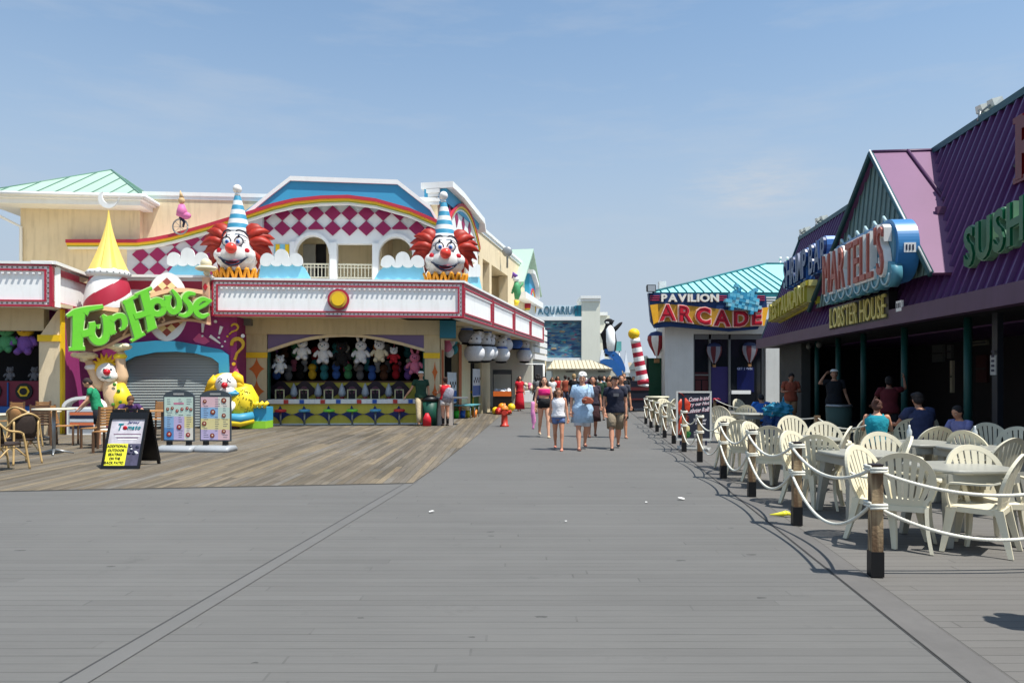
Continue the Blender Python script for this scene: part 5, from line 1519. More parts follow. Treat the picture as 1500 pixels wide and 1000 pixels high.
# ground-floor: posts, back wall, glimpsed windows
mb = MB()
for x in (1197, 1228, 1265, 1325, 1418):
    tt = onr(x, 553, 7.3)[0]; mb.cyl((7.3, tt, 0), (7.3, tt, HE + .05), .075, seg=12)
for tt in (11.2, 8.2, 5.2): mb.cyl((7.3, tt, 0), (7.3, tt, HE + .05), .075, seg=12)
mb.build('roof_post', gcol, rest)
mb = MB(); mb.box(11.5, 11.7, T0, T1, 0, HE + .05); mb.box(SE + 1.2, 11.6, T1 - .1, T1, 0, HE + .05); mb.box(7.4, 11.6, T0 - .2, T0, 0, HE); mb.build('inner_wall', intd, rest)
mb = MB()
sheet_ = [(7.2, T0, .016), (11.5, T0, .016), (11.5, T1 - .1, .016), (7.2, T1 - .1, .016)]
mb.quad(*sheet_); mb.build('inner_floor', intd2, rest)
r5 = random.Random(2)
for x, y0, y1, w, m in ((1372, 505, 530, .38, 'a'), (1389, 505, 525, .14, 'a'), (1431, 492, 506, .5, 'b'), (1436, 520, 560, .3, 'c'), (1461, 500, 540, .12, 'a'), (1392, 528, 575, .07, 'd')):
    tt, z1 = onr(x, y0, 11.4); _, z0 = onr(x, y1, 11.4)
    mb = MB(); mb.box(11.42, 11.5, tt - w, tt + w, max(.5, z0), min(2.68, z1))
    mb.build('far_window', mat('win_' + m, {'a': (92, 94, 92), 'b': (110, 110, 96), 'c': (60, 22, 24), 'd': (190, 184, 160)}[m], .6), rest)
    mb = MB(); mb.box(11.38, 11.42, tt - w * .9, tt + w * .9, (max(.5, z0) + min(2.68, z1)) / 2 - .02, (max(.5, z0) + min(2.68, z1)) / 2 + .02); mb.build('window_bar', intd2, rest)
# paper notice on the nearest post in view
tt = onr(1457, 553, 7.25)[0]; zA, zB_ = onr(1457, 520, 7.2)[1], onr(1457, 549, 7.2)[1]
mb = MB(); mb.box(7.25, 7.35, tt - .09, tt + .09, 0, HE + .05); mb.build('roof_post', mat('post_dark', (30, 36, 44), .5), rest)
mb = MB(); mb.box(7.22, 7.245, tt - .09, tt + .09, zB_, zA); mb.build('notice_card', mat('card_grey', (170, 170, 166), .6), rest)
lt = MB()
for k in range(5): lt.box(7.214, 7.22, tt - .05, tt + .05, zB_ + .06 + k * .085, zB_ + .10 + k * .085)
lt.build('notice_marks', ink, rest)
# grey end walls by the arcade
mb = MB(); mb.box(7.2, 7.5, T1 - 3.2, T1 - .3, 0, HE + .05); mb.build('end_screen', mat('end_grey', (64, 66, 64), .8, .1, 2), rest)
# ribbing counterpart: soffit lights housings
mb = MB()
for x in (1185, 1200): 
    tt = onr(x, 515, 7.0)[0]; mb.sphere((7.0, tt, HE - .12), .09, (1, 1, 1.2), 10, 8)
mb.build('soffit_lamp', mat('lamp_dull', (90, 90, 84), .5), rest)

# ---------------------------------------------------------------- signs standing on the roof (lettering faces the walk)
def SGN(name, label, s, t0, t1):
    """local x runs towards the camera-right (near end), local y into the building"""
    M = RM @ Matrix.Translation((s, t1, 0)) @ Matrix(((0, 1, 0, 0), (-1, 0, 0, 0), (0, 0, 1, 0), (0, 0, 0, 1)))
    return thing(name, label, 'sign', M=M)
def rng(s, xl, xr): return onr(xr, 500, s)[0], onr(xl, 500, s)[0]
neon = mat('neon_tube', (220, 210, 196), .3, 0)
def stand(mb, x0, x1, s, zs_, y0=.25):
    pass
# main oval sign
s = 6.05
ta, tb_ = rng(s, 1218, 1313)
L = tb_ - ta
z0l, z1l = 3.66, 4.70
sg1 = SGN('oval_restaurant_sign', 'large pale blue oval sign with raised salmon letters over scalloped waves', s, ta, tb_)
out = []
X0, X1, Z0, Z1 = -.12, L + .06, 3.54, 4.80
for a in range(-90, 91, 6): out.append((X1 - .55 + .55 * math.cos(math.radians(a)), (Z0 + Z1) / 2 + (Z1 - Z0) / 2 * math.sin(math.radians(a))))
for a in range(90, 271, 6): out.append((X0 + .55 + .55 * math.cos(math.radians(a)), (Z0 + Z1) / 2 + (Z1 - Z0) / 2 * math.sin(math.radians(a))))
mb = MB(); mb.prism(out, .02, .42); mb.build('sign_box', mat('sign_sky', (62, 128, 184), .35, .04, 1), sg1)
mb = MB(); mb.prism([(X0 + (x - X0) * .96 + .05, (z - 4.17) * .90 + 4.17) for x, z in out], -.02, .02); mb.build('sign_face', mat('sign_face', (98, 142, 162), .5, .06, 1.5), sg1)
mb = MB(); n = 8; w = (X1 - X0) / n
for i in range(n):
    cx = X0 + (i + .5) * w
    mb.cyl((cx, -.12 + .012 * (i % 2), 3.66), (cx, .1, 3.66), w * .5, seg=24)
mb.build('wave_scallops', mat('wave_teal', (86, 146, 164), .45, .08, 2), sg1)
mb = MB()
for i in range(n):
    cx = X0 + (i + .5) * w
    mb.tube([(cx + w * .4 * math.cos(math.radians(a)), -.14, 3.66 + w * .4 * math.sin(math.radians(a))) for a in range(180, 361, 20)], .022, seg=5)
mb.build('wave_tubes', mat('wave_pale', (170, 196, 200), .4), sg1)
mb = MB()
for i in range(1, 7):
    cx = X0 + (i + .5) * w; mb.tube([(cx - .10, .05, 4.78), (cx, .03, 4.90), (cx + .10, .05, 4.78)], .035, seg=6)
mb.build('wave_crests', mat('wave_pale', (170, 196, 200), .4), sg1)
letters("MARTELL'S", sg1, [mat('sign_salmon', (168, 92, 80), .5, .05, 3), mat('sign_letter_side', (232, 230, 224), .4)], -.02, L - .16, z0l, z1l - .04, -.22, -.03, bold=.0, gap=.12, edge=.035)
def sticker(par, x, z, y=-.0, w=.17):
    mb = MB(); mb.m = 0; mb.box(x, x + w * 1.3, y - .02, y, z, z + w)
    mb.m = 1
    for k in range(3): mb.prism([(x + .03 + k * w * .36, z + .05), (x + .03 + k * w * .36 + .03, z + w - .04), (x + .03 + k * w * .36 + .06, z + .05)], y - .025, y - .02)
    mb.build('sticker', [white_p, ink], par)
# sticker sits on the near round end of the oval box
mb = MB(); mb.m = 0; mb.box(X1 - .02, X1 + .01, .12, .34, 4.05, 4.24); mb.m = 1
for k in range(3): mb.box(X1 + .01, X1 + .016, .15 + k * .06, .18 + k * .06, 4.09, 4.20)
mb.build('sticker', [white_p, ink], sg1)
s = 6.42
ta, tb_ = rng(s, 1216, 1297)
L = tb_ - ta
sg2 = SGN('lower_lettering_sign', 'black strip sign with tall thin cream capitals along the lower purple roof', s, ta, tb_)
mb = MB(); mb.box(-.12, L + .12, .02, .2, 2.86, 3.46); mb.build('backing', black_m, sg2)
letters("LOBSTER HOUSE", sg2, [mat('cream_yellow', (222, 206, 120), .5), mat('cream_side', (160, 150, 100), .5)], 0, L, 2.90, 3.42, -.02, .02, bold=.0, gap=.10)
# serifs for the strip lettering
t1_, t2_ = onr(1303, 450, s)[0], 0
mb = MB(); zz = onr(1310, 450, s)[1]; mb.m = 0; mb.box(L + .5, L + .78, .02, .06, zz - .1, zz + .12); mb.m = 1
for k in range(3): mb.box(L + .54 + k * .08, L + .575 + k * .08, .012, .02, zz - .03, zz + .07)
mb.build('sticker', [white_p, ink], sg2)
s = 7.05
ta, tb_ = rng(s, 1161, 1226)
L = tb_ - ta
sg3 = SGN('blue_channel_lettering', 'dark blue raised channel letters slanting up the far end of the purple roof', s, ta, tb_)
letters("SHRIMP BAR", sg3, [mat('channel_blue', (30, 60, 110), .3, .05, 2), mat('channel_blue_side', (70, 120, 190), .3)], 0, L, 4.70, 5.62, -.32, .02, bold=.02, gap=.06, fn=lambda p: (p[0], p[1], p[2] + .10 * p[0] / L - .05), edge=.03)
mb = MB(); mb.box(0, L, .04, .10, 4.95, 5.0); mb.box(0, L, .04, .10, 5.35, 5.40); mb.box(.2, .26, .06, .8, 4.96, 5.0); mb.box(L - .3, L - .24, .06, .8, 4.96, 5.0); mb.build('mounting_rails', black_m, sg3)
mb = MB(); mb.sphere((L + .35, .1, 5.75), .22, (1, .8, .8), 14, 8); mb.tube([(L + .35, .1, 5.7), (L + .3, .5, 5.75)], .03); mb.build('spot_housing', black_m, sg3)
s = 6.5
ta, tb_ = rng(s, 1139, 1196)
L = tb_ - ta
sg4 = SGN('yellow_channel_lettering', 'chunky yellow raised lettering slanting down the far end of the purple roof', s, ta, tb_)
letters("RESTAURANT", sg4, [mat('channel_yellow', (176, 164, 50), .45, .08, 3), mat('channel_yellow_pale', (206, 196, 120), .4)], 0, L, 3.50, 4.10, -.3, .02, bold=.05, gap=.03, fn=lambda p: (p[0], p[1], p[2] + .28 * p[0] / L), edge=.02)
mb = MB(); mb.prism([(0, 3.46), (L, 3.72), (L, 4.36), (0, 4.08)], .03, .10); mb.build('backing', mat('channel_yellow', (176, 164, 50), .45), sg4)
mb = MB(); mb.box(L + .12, L + .6, .1, .4, 4.2, 4.5); mb.build('control_box', grey_m, sg4)
s = 6.78
ta, tb_ = rng(s, 1417, 1512)
L = tb_ - ta
sg5 = SGN('green_channel_lettering', 'glossy green raised letters outlined in neon tube near the right frame edge', s, ta, tb_)
greenc = mat('channel_green', (12, 92, 60), .32, .04, 2, spec=.4); 
letters("SUSHI", sg5, [greenc, mat('neon_pale_green', (110, 150, 120), .4)], L * .10, L * 1.12, 3.50, 4.20, -.16, .02, bold=.02, gap=.12, fn=lambda p: (p[0], p[1], p[2] + .10 * p[0]), edge=.02)
# neon outline rings on the letters: follow the letter edge
mb = MB(); mb.box(0, L * 1.2, .05, .1, 3.8, 3.85); mb.box(.3, .35, .06, .5, 3.8, 3.84); mb.build('mounting_rails', black_m, sg5)
s = 7.45
ta, tb_ = rng(s, 1481, 1530)
sg6 = SGN('red_channel_letter', 'tall red raised capital letter cut by the right frame edge', s, ta, tb_)
L = tb_ - ta
redc = mat('channel_red', (104, 16, 22), .3, .04, 2)
letters("R", sg6, [redc, mat('channel_red_edge', (120, 24, 30), .3)], .5, 1.25, 4.95, 5.98, -.2, .02, bold=.03, edge=.02)
mb = MB(); mb.box(.41, .80, -.19, .02, 4.90, 5.0); mb.box(.41, .7, -.19, .02, 5.93, 6.03); mb.box(1.0, 1.38, -.19, .02, 4.90, 5.0); mb.build('serifs', redc, sg6)
mb = MB(); mb.box(0, .8, .04, .1, 5.3, 5.35); mb.box(.3, .35, .06, .5, 5.3, 5.34); mb.build('mounting_rails', black_m, sg6)

# ---------------------------------------------------------------- ridge floodlights
fl_w = mat('floodlight_white', (226, 226, 214), .4); fl_b = mat('floodlight_lens', (230, 220, 150), .2)
for i, (x, lb) in enumerate([(1440, 'twin white floodlight on the ridge at the upper right, nearest one'), (1255, 'twin white floodlight on the ridge just left of the gable peak'), (1198, 'twin white floodlight on the ridge, second from the far end'), (1172, 'twin white floodlight at the far end of the ridge')]):
    tt, zz = onr(x, 553, SR_)[0], HR + .12
    o = RM @ Vector((SR_ - .1, min(tt, T1r - .1), zz))
    t = thing('floodlight', lb, 'floodlight', loc=o, rz=math.radians(95), group='floodlights along the purple roof ridge')
    for q in (-.17, .17):
        mb = MB(); mb.m = 0
        mb.hexa([(q - .12, -.42, .10), (q + .12, -.42, .10), (q + .10, -.16, .16), (q - .10, -.16, .16), (q - .13, -.30, .34), (q + .13, -.30, .34), (q + .08, -.12, .30), (q - .08, -.12, .30)])
        mb.m = 1; mb.hexa([(q - .10, -.435, .12), (q + .10, -.435, .12), (q + .10, -.42, .11), (q - .10, -.42, .11), (q - .10, -.33, .31), (q + .10, -.33, .31), (q + .10, -.31, .31), (q - .10, -.31, .31)])
        mb.build('lamp_head', [fl_w, fl_b], t)
    mb = MB(); mb.tube([(-.17, -.14, .2), (0, -.06, .10), (.17, -.14, .2)], .02, seg=5); mb.cyl((0, 0, -.08), (0, -.06, .12), .025, seg=6); mb.build('bracket', grey_m, t)

# ================================================================== ARCADE pavilion
AZ = 35.4
FP = frame(wx(950, AZ), AZ, 1, 0)
FPi = FP.inverted()
arc_ = thing('arcade_building', 'grey stucco arcade pavilion with a turquoise metal roof and tall dark glass front', 'building', M=FP)
def aP(x, y, off=0): return onf(FP, x, y, off)
WA = .75
stu = mat('stucco_grey', (208, 208, 202), .85, .05, 1.5, bump=.2, dirt=.15)
cyan = mat('roof_turquoise', (150, 222, 220), .45, .04, .8); cyand = mat('roof_turquoise_seam', (34, 110, 118), .5, .04, .8)
gx0, gx1 = aP(1016, 500, WA)[0], aP(1122, 500, WA)[0]
zt_ = aP(1016, 489, WA)[1]
mb = MB(); mb.box(aP(974, 500, WA)[0], gx0, WA, WA + .4, 0, 4.4); mb.box(gx0, gx1 + 3, WA, WA + .4, zt_, 4.4); mb.build('front_wall', stu, arc_)
mb = MB(); mb.box(gx1, gx1 + 3, WA, WA + .4, 0, zt_); mb.build('side_pier', stu, arc_)
mb = MB(); q0 = aP(974, 500, WA)[0]; mb.hexa([(q0, WA + .4, 0), (q0 + .3, WA + .4, 0), (q0 + .3 + 1.2, 9, 0), (q0 + 1.2, 9, 0), (q0, WA + .4, 4.4), (q0 + .3, WA + .4, 4.4), (q0 + .3 + 1.2, 9, 4.4), (q0 + 1.2, 9, 4.4)]); mb.build('side_wall', stu, arc_)
mb = MB(); mb.box(gx0, gx1, WA + .25, WA + .28, 0.05, zt_); mb.build('glazing', glassd, arc_)
fr_ = mat('alu_frame', (126, 128, 126), .4, .04, 3, metal=.5)
mb = MB()
for x in (1017, 1041, 1070, 1119): u = aP(x, 500, WA)[0]; mb.box(u - .05, u + .05, WA + .14, WA + .24, 0.02, zt_)
mb.box(gx0, gx1, WA + .14, WA + .24, zt_ - .25, zt_ - .02)
mb.box(gx0, aP(1041, 500, WA)[0], WA + .13, WA + .23, aP(1030, 549, WA)[1] - .03, aP(1030, 549, WA)[1] + .03)
mb.box(aP(1041, 1, WA)[0], gx1, WA + .13, WA + .23, 3.1 - .03, 3.1 + .03) if False else None
mb.build('window_mullions', fr_, arc_)
mb = MB(); zz = aP(1090, 574.5, WA)[1]; mb.box(aP(1072, 575, WA)[0], aP(1100, 575, WA)[0], WA + .02, WA + .13, zz - .08, zz + .09); mb.build('push_bar', white_t, arc_)
# things seen through the glass
mb = MB()
for (x0, y0, x1, y1, c) in ((1042, 537, 1070, 600, 0), (1080, 538, 1105, 574, 1), (1018, 545, 1040, 556, 2), (1019, 557, 1027, 574, 2), (1029, 557, 1039, 574, 2), (1042, 590, 1068, 602, 1)):
    p, q = aP(x0, y0, WA + .2), aP(x1, y1, WA + .2); mb.m = c; mb.box(p[0], q[0], WA + .235, WA + .249, max(q[1], .05), p[1])
mb.build('window_display', [mat('disp_violet', (52, 44, 96), .4), mat('disp_navy', (16, 24, 74), .3), mat('disp_red', (70, 22, 26), .5)], arc_)
mb = MB(); p, q = aP(1082, 538, WA), aP(1104, 541.5, WA); put_text(mb, 'GET 2 WIN', p[0], q[0], q[1], p[1], WA + .225, WA + .234, gap=.12); mb.build('window_lettering', mat('lettering_pale', (190, 200, 230), .5), arc_)
# painted hot air balloons hanging in the windows
for x, y, lb in ((1046, 513, 'left'), (1098, 512, 'right')):
    c = FP @ Vector((aP(x, y, WA + .0)[0], WA - .02, aP(x, y, WA)[1]))
    t = thing('balloon_ornament', 'red white and blue hot air balloon ornament hanging in the %s arcade window' % lb, 'ornament', loc=c, group='balloon ornaments at the arcade windows')
    mb = MB()
    seg = 18; R = []
    pr = [(.36, .05), (.32, .24), (.18, .36), (.0, .38), (-.2, .33), (-.45, .2), (-.62, .08)]
    for z, r in pr: R.append([mb._v((r * math.cos(2 * PI * k / seg), .08 * r / .38 * math.sin(2 * PI * k / seg), z)) for k in range(seg)])
    for i in range(len(pr) - 1):
        for k in range(seg):
            mb.m = 2 if i < 2 else (k // 2) % 2
            mb._f([R[i][k], R[i][(k + 1) % seg], R[i + 1][(k + 1) % seg], R[i + 1][k]], True)
    mb.build('envelope', [mat('orn_shaded_red', (84, 24, 32), .5), mat('orn_shaded_white', (120, 120, 128), .5), mat('orn_shaded_navy', (26, 34, 70), .5)], t)  # envelope colours darkened to paint in the shade behind the glass
    mb = MB(); mb.box(-.07, .07, -.04, .04, -.82, -.70); mb.cyl((-.06, 0, -.7), (-.07, 0, -.62), .006, seg=4); mb.cyl((.06, 0, -.7), (.07, 0, -.62), .006, seg=4); mb.build('basket', mat('basket_tan', (150, 110, 70), .7), t)
# roof
ez = aP(975, 427, 0)[1]
ea, eb = aP(958, 427)[0], aP(1185, 427)[0]
rz_ = wz(387, AZ + 6.5)
cxr = FPi @ Vector((wx(1122, AZ + 6.5), AZ + 6.5, 0)); cx2 = FPi @ Vector((wx(1220, AZ + 6.5), AZ + 6.5, 0))
mb = MB(); P = [Vector((ea, .3, ez)), Vector((eb, .3, ez)), Vector((eb, 9.5, ez)), Vector((ea + 2.4, 9.5, ez))]; Ra, Rb = Vector((cxr.x, 6.5, rz_)), Vector((cx2.x, 6.5, rz_))
mb.m = 0; mb.quad(P[0], P[1], Rb, Ra); mb.quad(P[1], P[2], Rb); mb.quad(P[2], P[3], Ra, Rb); mb.quad(P[3], P[0], Ra); mb.quad(*P[::-1])
mb.m = 1
n = 18
for i in range(1, n):
    b = P[0].lerp(P[1], i / n); 
    f = min(1, (b.x - ea) / (Ra.x - ea)) if b.x < Ra.x else 1
    tp = Vector((b.x, .3 + f * 6.2, ez + f * (rz_ - ez)))
    mb.tube([b + Vector((0, 0, .03)), tp + Vector((0, 0, .03))], .035, seg=4)
for a, b in ((P[0], Ra), (Ra, Rb)): mb.tube([a + Vector((0, 0, .03)), b + Vector((0, 0, .03))], .06, seg=5)
mb.build('metal_roof', [cyan, cyand], arc_)
mb = MB(); mb.box(ea, eb, .32, .9, ez - .5, ez); mb.build('eaves', cyand, arc_)
mb = MB(); a = aP(966, 412, 1.0); b = aP(976, 428, 1.0); mb.box(a[0], b[0], 1, 1.4, 4.4, a[1]); mb.box(a[0] + .35, a[0] + 3.2, 1.1, 1.3, a[1] - .55, a[1] - .35); mb.build('parapet_post', white_t, arc_)
# louvred box
mb = MB(); p, q = aP(1119, 433, .28), aP(1136, 448, .28)
for k in range(4): mb.box(p[0], q[0], .2, .3, q[1] + .12 * k, q[1] + .12 * k + .06)
mb.build('louvre', white_t, arc_)
# ---- sign of the arcade
sa = thing('arcade_sign', 'wavy blue and yellow arcade sign with red neon style letters and a white line above', 'sign', M=FP)
def aL(pts, off=0): return onl(FP, pts, off)
top = [(950, 429), (990, 428.5), (1040, 430), (1080, 434), (1122, 433)]
bot = [(958, 476), (985, 472), (1010, 474), (1040, 478), (1070, 480), (1095, 478), (1119, 478)]
mb = MB(); mb.prism(aL([(950, 429), (1122, 433), (1124, 452), (1118, 470), (1110, 482), (1070, 485), (1020, 481), (985, 478), (960, 480), (954, 470)]), .0, .35); mb.build('sign_box', mat('sign_navy', (20, 52, 100), .5, .05, 2), sa)
yb_ = aL([(952, 447), (965, 445), (985, 446), (1010, 448), (1040, 451), (1060, 454), (1082, 455), (1100, 453), (1124, 450)])
yc_ = aL([(957, 475), (968, 471), (985, 471), (1010, 474), (1040, 478), (1060, 480), (1082, 480), (1100, 478), (1119, 477)])
mb = MB(); mb.strip(yb_, yc_, -.06, .0); mb.build('yellow_band', mat('sign_ochre', (176, 134, 40), .5, .12, 2), sa)
mb = MB()
for a0_, a1_, b0_, b1_ in (((952, 447), (963, 446), (957, 475), (964, 471)), ((1114, 452), (1125, 450), (1110, 478), (1119, 477))):
    mb.prism(aL([a0_, a1_, b1_, b0_]), -.09, -.06)
mb.build('orange_end', mat('sign_orange', (240, 176, 40), .5), sa)
mb = MB()
for k in range(3):
    for (xa, xb) in ((952, 966), (1052, 1064), (1106, 1120)):
        p = aP(xa, 433 + 3 * k); q = aP(xb, 434.2 + 3 * k); mb.box(p[0], q[0], -.05, 0, q[1], p[1])
mb.build('red_stripes', mat('stripe_red', (190, 60, 90), .5), sa)
p, q = aP(968, 431), aP(1052, 442.5)
letters('PAVILION', sa, [mat('letter_cream', (240, 234, 220), .4), ink], p[0], q[0], q[1], p[1], -.16, -.0, bold=.035, gap=.09)
def wav(pt):
    x = pt[0]; 
    u0, u1 = yb_[0][0], yb_[-1][0]
    def li(T, x):
        for (a, b), (c, d) in zip(T, T[1:]):
            if x <= c: return b + (d - b) * max(0, (x - a)) / (c - a)
        return T[-1][1]
    t_, b_ = li(yb_, x), li(yc_, x)
    return (x, pt[1], b_ + (t_ - b_) * pt[2])
p, q = aP(965, 460), aP(1114, 460)
letters('ARCADE', sa, [mat('neon_red', (200, 30, 50), .4), mat('letter_outline', (238, 206, 190), .4)], p[0], q[0], .04, .97, -.22, -.06, bold=.04, gap=.16, fn=wav, edge=.045)
letters('ARCADE', sa, [mat('neon_dark', (120, 16, 34), .4), ink], p[0], q[0], .09, .92, -.235, -.22, bold=-.03, gap=.24, fn=wav, name='letter_groove')
# blocky blue ornament (plain stepped blocks)
om = thing('block_ornament', 'stepped cluster of light blue cubes tilted on top of the arcade sign', 'ornament', loc=FP @ Vector((*(aP(1085, 442)[0], -.4), aP(1085, 442)[1])))
mb = MB(); r6 = random.Random(3); u_ = .155
Rm = Matrix.Rotation(math.radians(12), 4, 'Y')
pat = ["..2.....2..", "...2...2...", "..1111111..", ".111111111.", ".111111111.", "11111111111", ".111111111.", "..1.....1.."]
for j, row in enumerate(pat):
    for i, c in enumerate(row):
        if c == '.': continue
        x, z = (i - 5.5) * u_, (3.5 - j) * u_
        mb.m = r6.choice((0, 0, 1, 2))
        mb.box(x, x + u_, -.12 - .06 * r6.random(), .2, z, z + u_, M=Rm)
mb.build('blocks', [mat('block_sky', (104, 186, 210), .4), mat('block_pale', (150, 206, 220), .4), mat('block_deep', (60, 150, 186), .4)], om)
# floodlight at the sign corner
t = thing('floodlight', 'black square floodlight at the left corner of the arcade sign', 'floodlight', loc=FP @ Vector((aP(955, 424)[0], 0, aP(955, 424)[1])))
mb = MB(); mb.m = 0; mb.hexa([(-.28, -.30, -.16), (.14, -.30, -.16), (.14, -.05, -.10), (-.28, -.05, -.10), (-.28, -.22, .20), (.14, -.22, .20), (.14, .0, .14), (-.28, .0, .14)]); mb.m = 1; mb.hexa([(-.24, -.31, -.12), (.10, -.31, -.12), (.10, -.30, -.12), (-.24, -.30, -.12), (-.24, -.25, .16), (.10, -.25, .16), (.10, -.22, .16), (-.24, -.22, .16)]); mb.build('lamp_head', [black_m, grey_m], t)
mb = MB(); mb.tube([(0, 0, 0), (.15, .1, -.2), (.3, .3, -.3)], .03, seg=6); mb.build('bracket', black_m, t)
# two thin vent stacks behind the roof
for i, x in enumerate((1143, 1153)):
    o = Vector((wx(x, 44), 44, 7.6)); mb = MB(); mb.cyl((0, 0, 0), (0, 0, .9), .05, seg=8); mb.cyl((0, 0, .9), (0, 0, 1.05), .08, .08, seg=8); ob = mb.build('vent_pipe', white_t); ob.location = o; tag(ob, 'thin white vent pipe above the turquoise roof, %s one' % ('left' if i == 0 else 'right'), 'vent pipe', 'vent pipes above the turquoise roof')
# ================================================================== FAR END: aquarium, kiosk, penguin, wave, houses, striped pole
# low cloud of things between 35 and 110 metres
af = frame(wx(795, 66), 66, 1, 0); afi = af.inverted()
aq = thing('aquarium_building', 'pale aquarium with a tall plain tower, sea mural and blue lettering far down the walk', 'building', M=af)
def fx(x, y, off=0): return onf(af, x, y, off)
pale = mat('far_wall_pale', (226, 224, 208), .8, .04, .4, dirt=.1)
def fbox(mb, x0, y0, x1, y1, d0, d1, F=af):
    p, q = onf(F, x0, y0, d0), onf(F, x1, y1, d0); mb.box(p[0], q[0], d0, d1, max(0.0, q[1]), p[1])
mb = MB(); fbox(mb, 852, 441, 879, 700, 0, 3.5); mb.build('tower', pale, aq)
mb = MB(); fbox(mb, 850.5, 433, 880.5, 437, -.25, 3.8); fbox(mb, 851.2, 437, 879.8, 441, -.12, 3.6); mb.build('tower_cornice', white_t, aq)
mb = MB(); fbox(mb, 786, 469, 852, 700, .6, 8); mb.build('wall', pale, aq)
mb = MB(); fbox(mb, 786, 447, 852, 463.5, .2, .6); mb.build('sign_panel', mat('far_white', (214, 226, 232), .6, .03, .5), aq)
mb = MB(); fbox(mb, 786, 463.5, 852, 469, .0, .9); fbox(mb, 786, 524, 852, 529, .1, .7); mb.build('cornice', white_t, aq)
p, q = fx(788.5, 448), fx(847, 463)
letters('AQUARIUM', aq, [mat('aqua_letter', (56, 108, 130), .5), ink], p[0], q[0], q[1], p[1], .08, .2, bold=.0, gap=.16)
mb = MB(); fbox(mb, 842, 447.5, 851.5, 463, .14, .2); mb.build('sign_end', mat('aqua_end', (40, 130, 150), .5, .3, 3), aq)
# mural: procedural sea scene painted on a flat panel
mur = bpy.data.materials.new('sea_mural'); mur.use_nodes = True
N = mur.node_tree.nodes; Lk = mur.node_tree.links
tc = N.new('ShaderNodeTexCoord'); mp_ = N.new('ShaderNodeMapping'); mp_.inputs['Scale'].default_value = (.55, 1, 2.1)
nz = N.new('ShaderNodeTexNoise'); nz.inputs['Scale'].default_value = 1.6; nz.inputs['Detail'].default_value = 7; nz.inputs['Distortion'].default_value = .8
rp = N.new('ShaderNodeValToRGB'); e = rp.color_ramp.elements
e[0].position = .30; e[0].color = (.012, .03, .09, 1); e[1].position = .72; e[1].color = (.28, .40, .46, 1)
for ps, c in ((.42, (.02, .07, .17)), (.50, (.05, .18, .27)), (.56, (.14, .13, .14)), (.60, (.05, .24, .30))):
    el = e.new(ps); el.color = (*c, 1)
Lk.new(tc.outputs['Object'], mp_.inputs[0]); Lk.new(mp_.outputs[0], nz.inputs['Vector']); Lk.new(nz.outputs['Fac'], rp.inputs[0]); Lk.new(rp.outputs[0], N['Principled BSDF'].inputs['Base Color'])
mb = MB(); fbox(mb, 797, 469.5, 851.5, 524, .5, .6); mb.build('sea_mural', mur, aq)
mb = MB(); r8 = random.Random(9)
for i in range(46):
    x, y = r8.uniform(800, 849), r8.uniform(472, 521); w = r8.uniform(.08, .28); c = fx(x, y, .48); mb.m = r8.choice((0, 1, 2, 3))
    mb.sphere((c[0], .49, c[1]), w, (1, .04, r8.uniform(.2, .45)), 8, 6)
mb.build('painted_fish', [mat('fish_teal', (50, 130, 140), .6), mat('fish_pink', (150, 80, 110), .6), mat('fish_sand', (150, 130, 100), .6), mat('fish_navy', (24, 40, 90), .6)], aq)
mb = MB(); fbox(mb, 879, 462, 893, 640, 4, 9); mb.build('rear_block', pale, aq)
mb = MB(); fbox(mb, 878, 457, 890, 462, 3.8, 9); fbox(mb, 879, 486, 893, 488, 3.8, 4); mb.build('cornice', white_t, aq)
# ticket kiosk with the tan hip roof
kf = frame(wx(848, 52), 52, 1, 0)
ki = thing('ticket_kiosk', 'low pale kiosk with a tan metal hip roof in front of the aquarium', 'kiosk', M=kf)
mb = MB(); fbox(mb, 811, 540, 895, 700, 0, 3, kf); mb.build('wall', mat('kiosk_wall', (176, 182, 176), .7, .05, .6), ki)
zk, zk2 = onf(kf, 850, 540)[1], onf(kf, 850, 527.5, 1.7)[1]
xa, xb = onf(kf, 803, 540, -.5)[0], onf(kf, 897, 540, -.5)[0]; xc, xd = onf(kf, 811, 528, 1.5)[0], onf(kf, 866, 528, 1.5)[0]
mb = MB(); a_, b_, c_, d_ = (xa, -.6, zk), (xb, -.6, zk), (xb, 3.6, zk), (xa, 3.6, zk); e_, f_ = (xc, 1.5, zk2), (xd, 1.5, zk2)
mb.m = 0; mb.quad(a_, b_, f_, e_); mb.quad(b_, c_, f_); mb.quad(c_, d_, e_, f_); mb.quad(d_, a_, e_); mb.m = 1
for i in range(1, 16):
    x = xa + (xb - xa) * i / 16
    tpx = min(max(x, xc), xd); k = 1 if xc <= x <= xd else (xb - x) / (xb - xd) if x > xd else (x - xa) / (xc - xa)
    mb.tube([(x, -.6, zk + .02), (x, -.6 + 2.1 * k, zk + .02 + (zk2 - zk) * k)], .025, seg=4)
mb.build('hip_roof', [mat('kiosk_tan', (196, 186, 160), .5, .04, .6), mat('kiosk_seam', (184, 170, 136), .5)], ki)
mb = MB(); mb.box(xa, xb, -.62, 3.6, zk - .12, zk); mb.build('eaves', mat('kiosk_eave', (110, 104, 90), .6), ki)
mb = MB(); fbox(mb, 880, 553, 886, 566, -.05, 0, kf); mb.build('poster', mat('poster_cyan', (70, 160, 180), .5), ki)
mb = MB(); fbox(mb, 829, 543.5, 842, 545, -.05, 0, kf); fbox(mb, 876, 543.5, 887, 545, -.05, 0, kf); mb.build('name_strip', mat('strip_grey', (90, 96, 100), .6), ki)
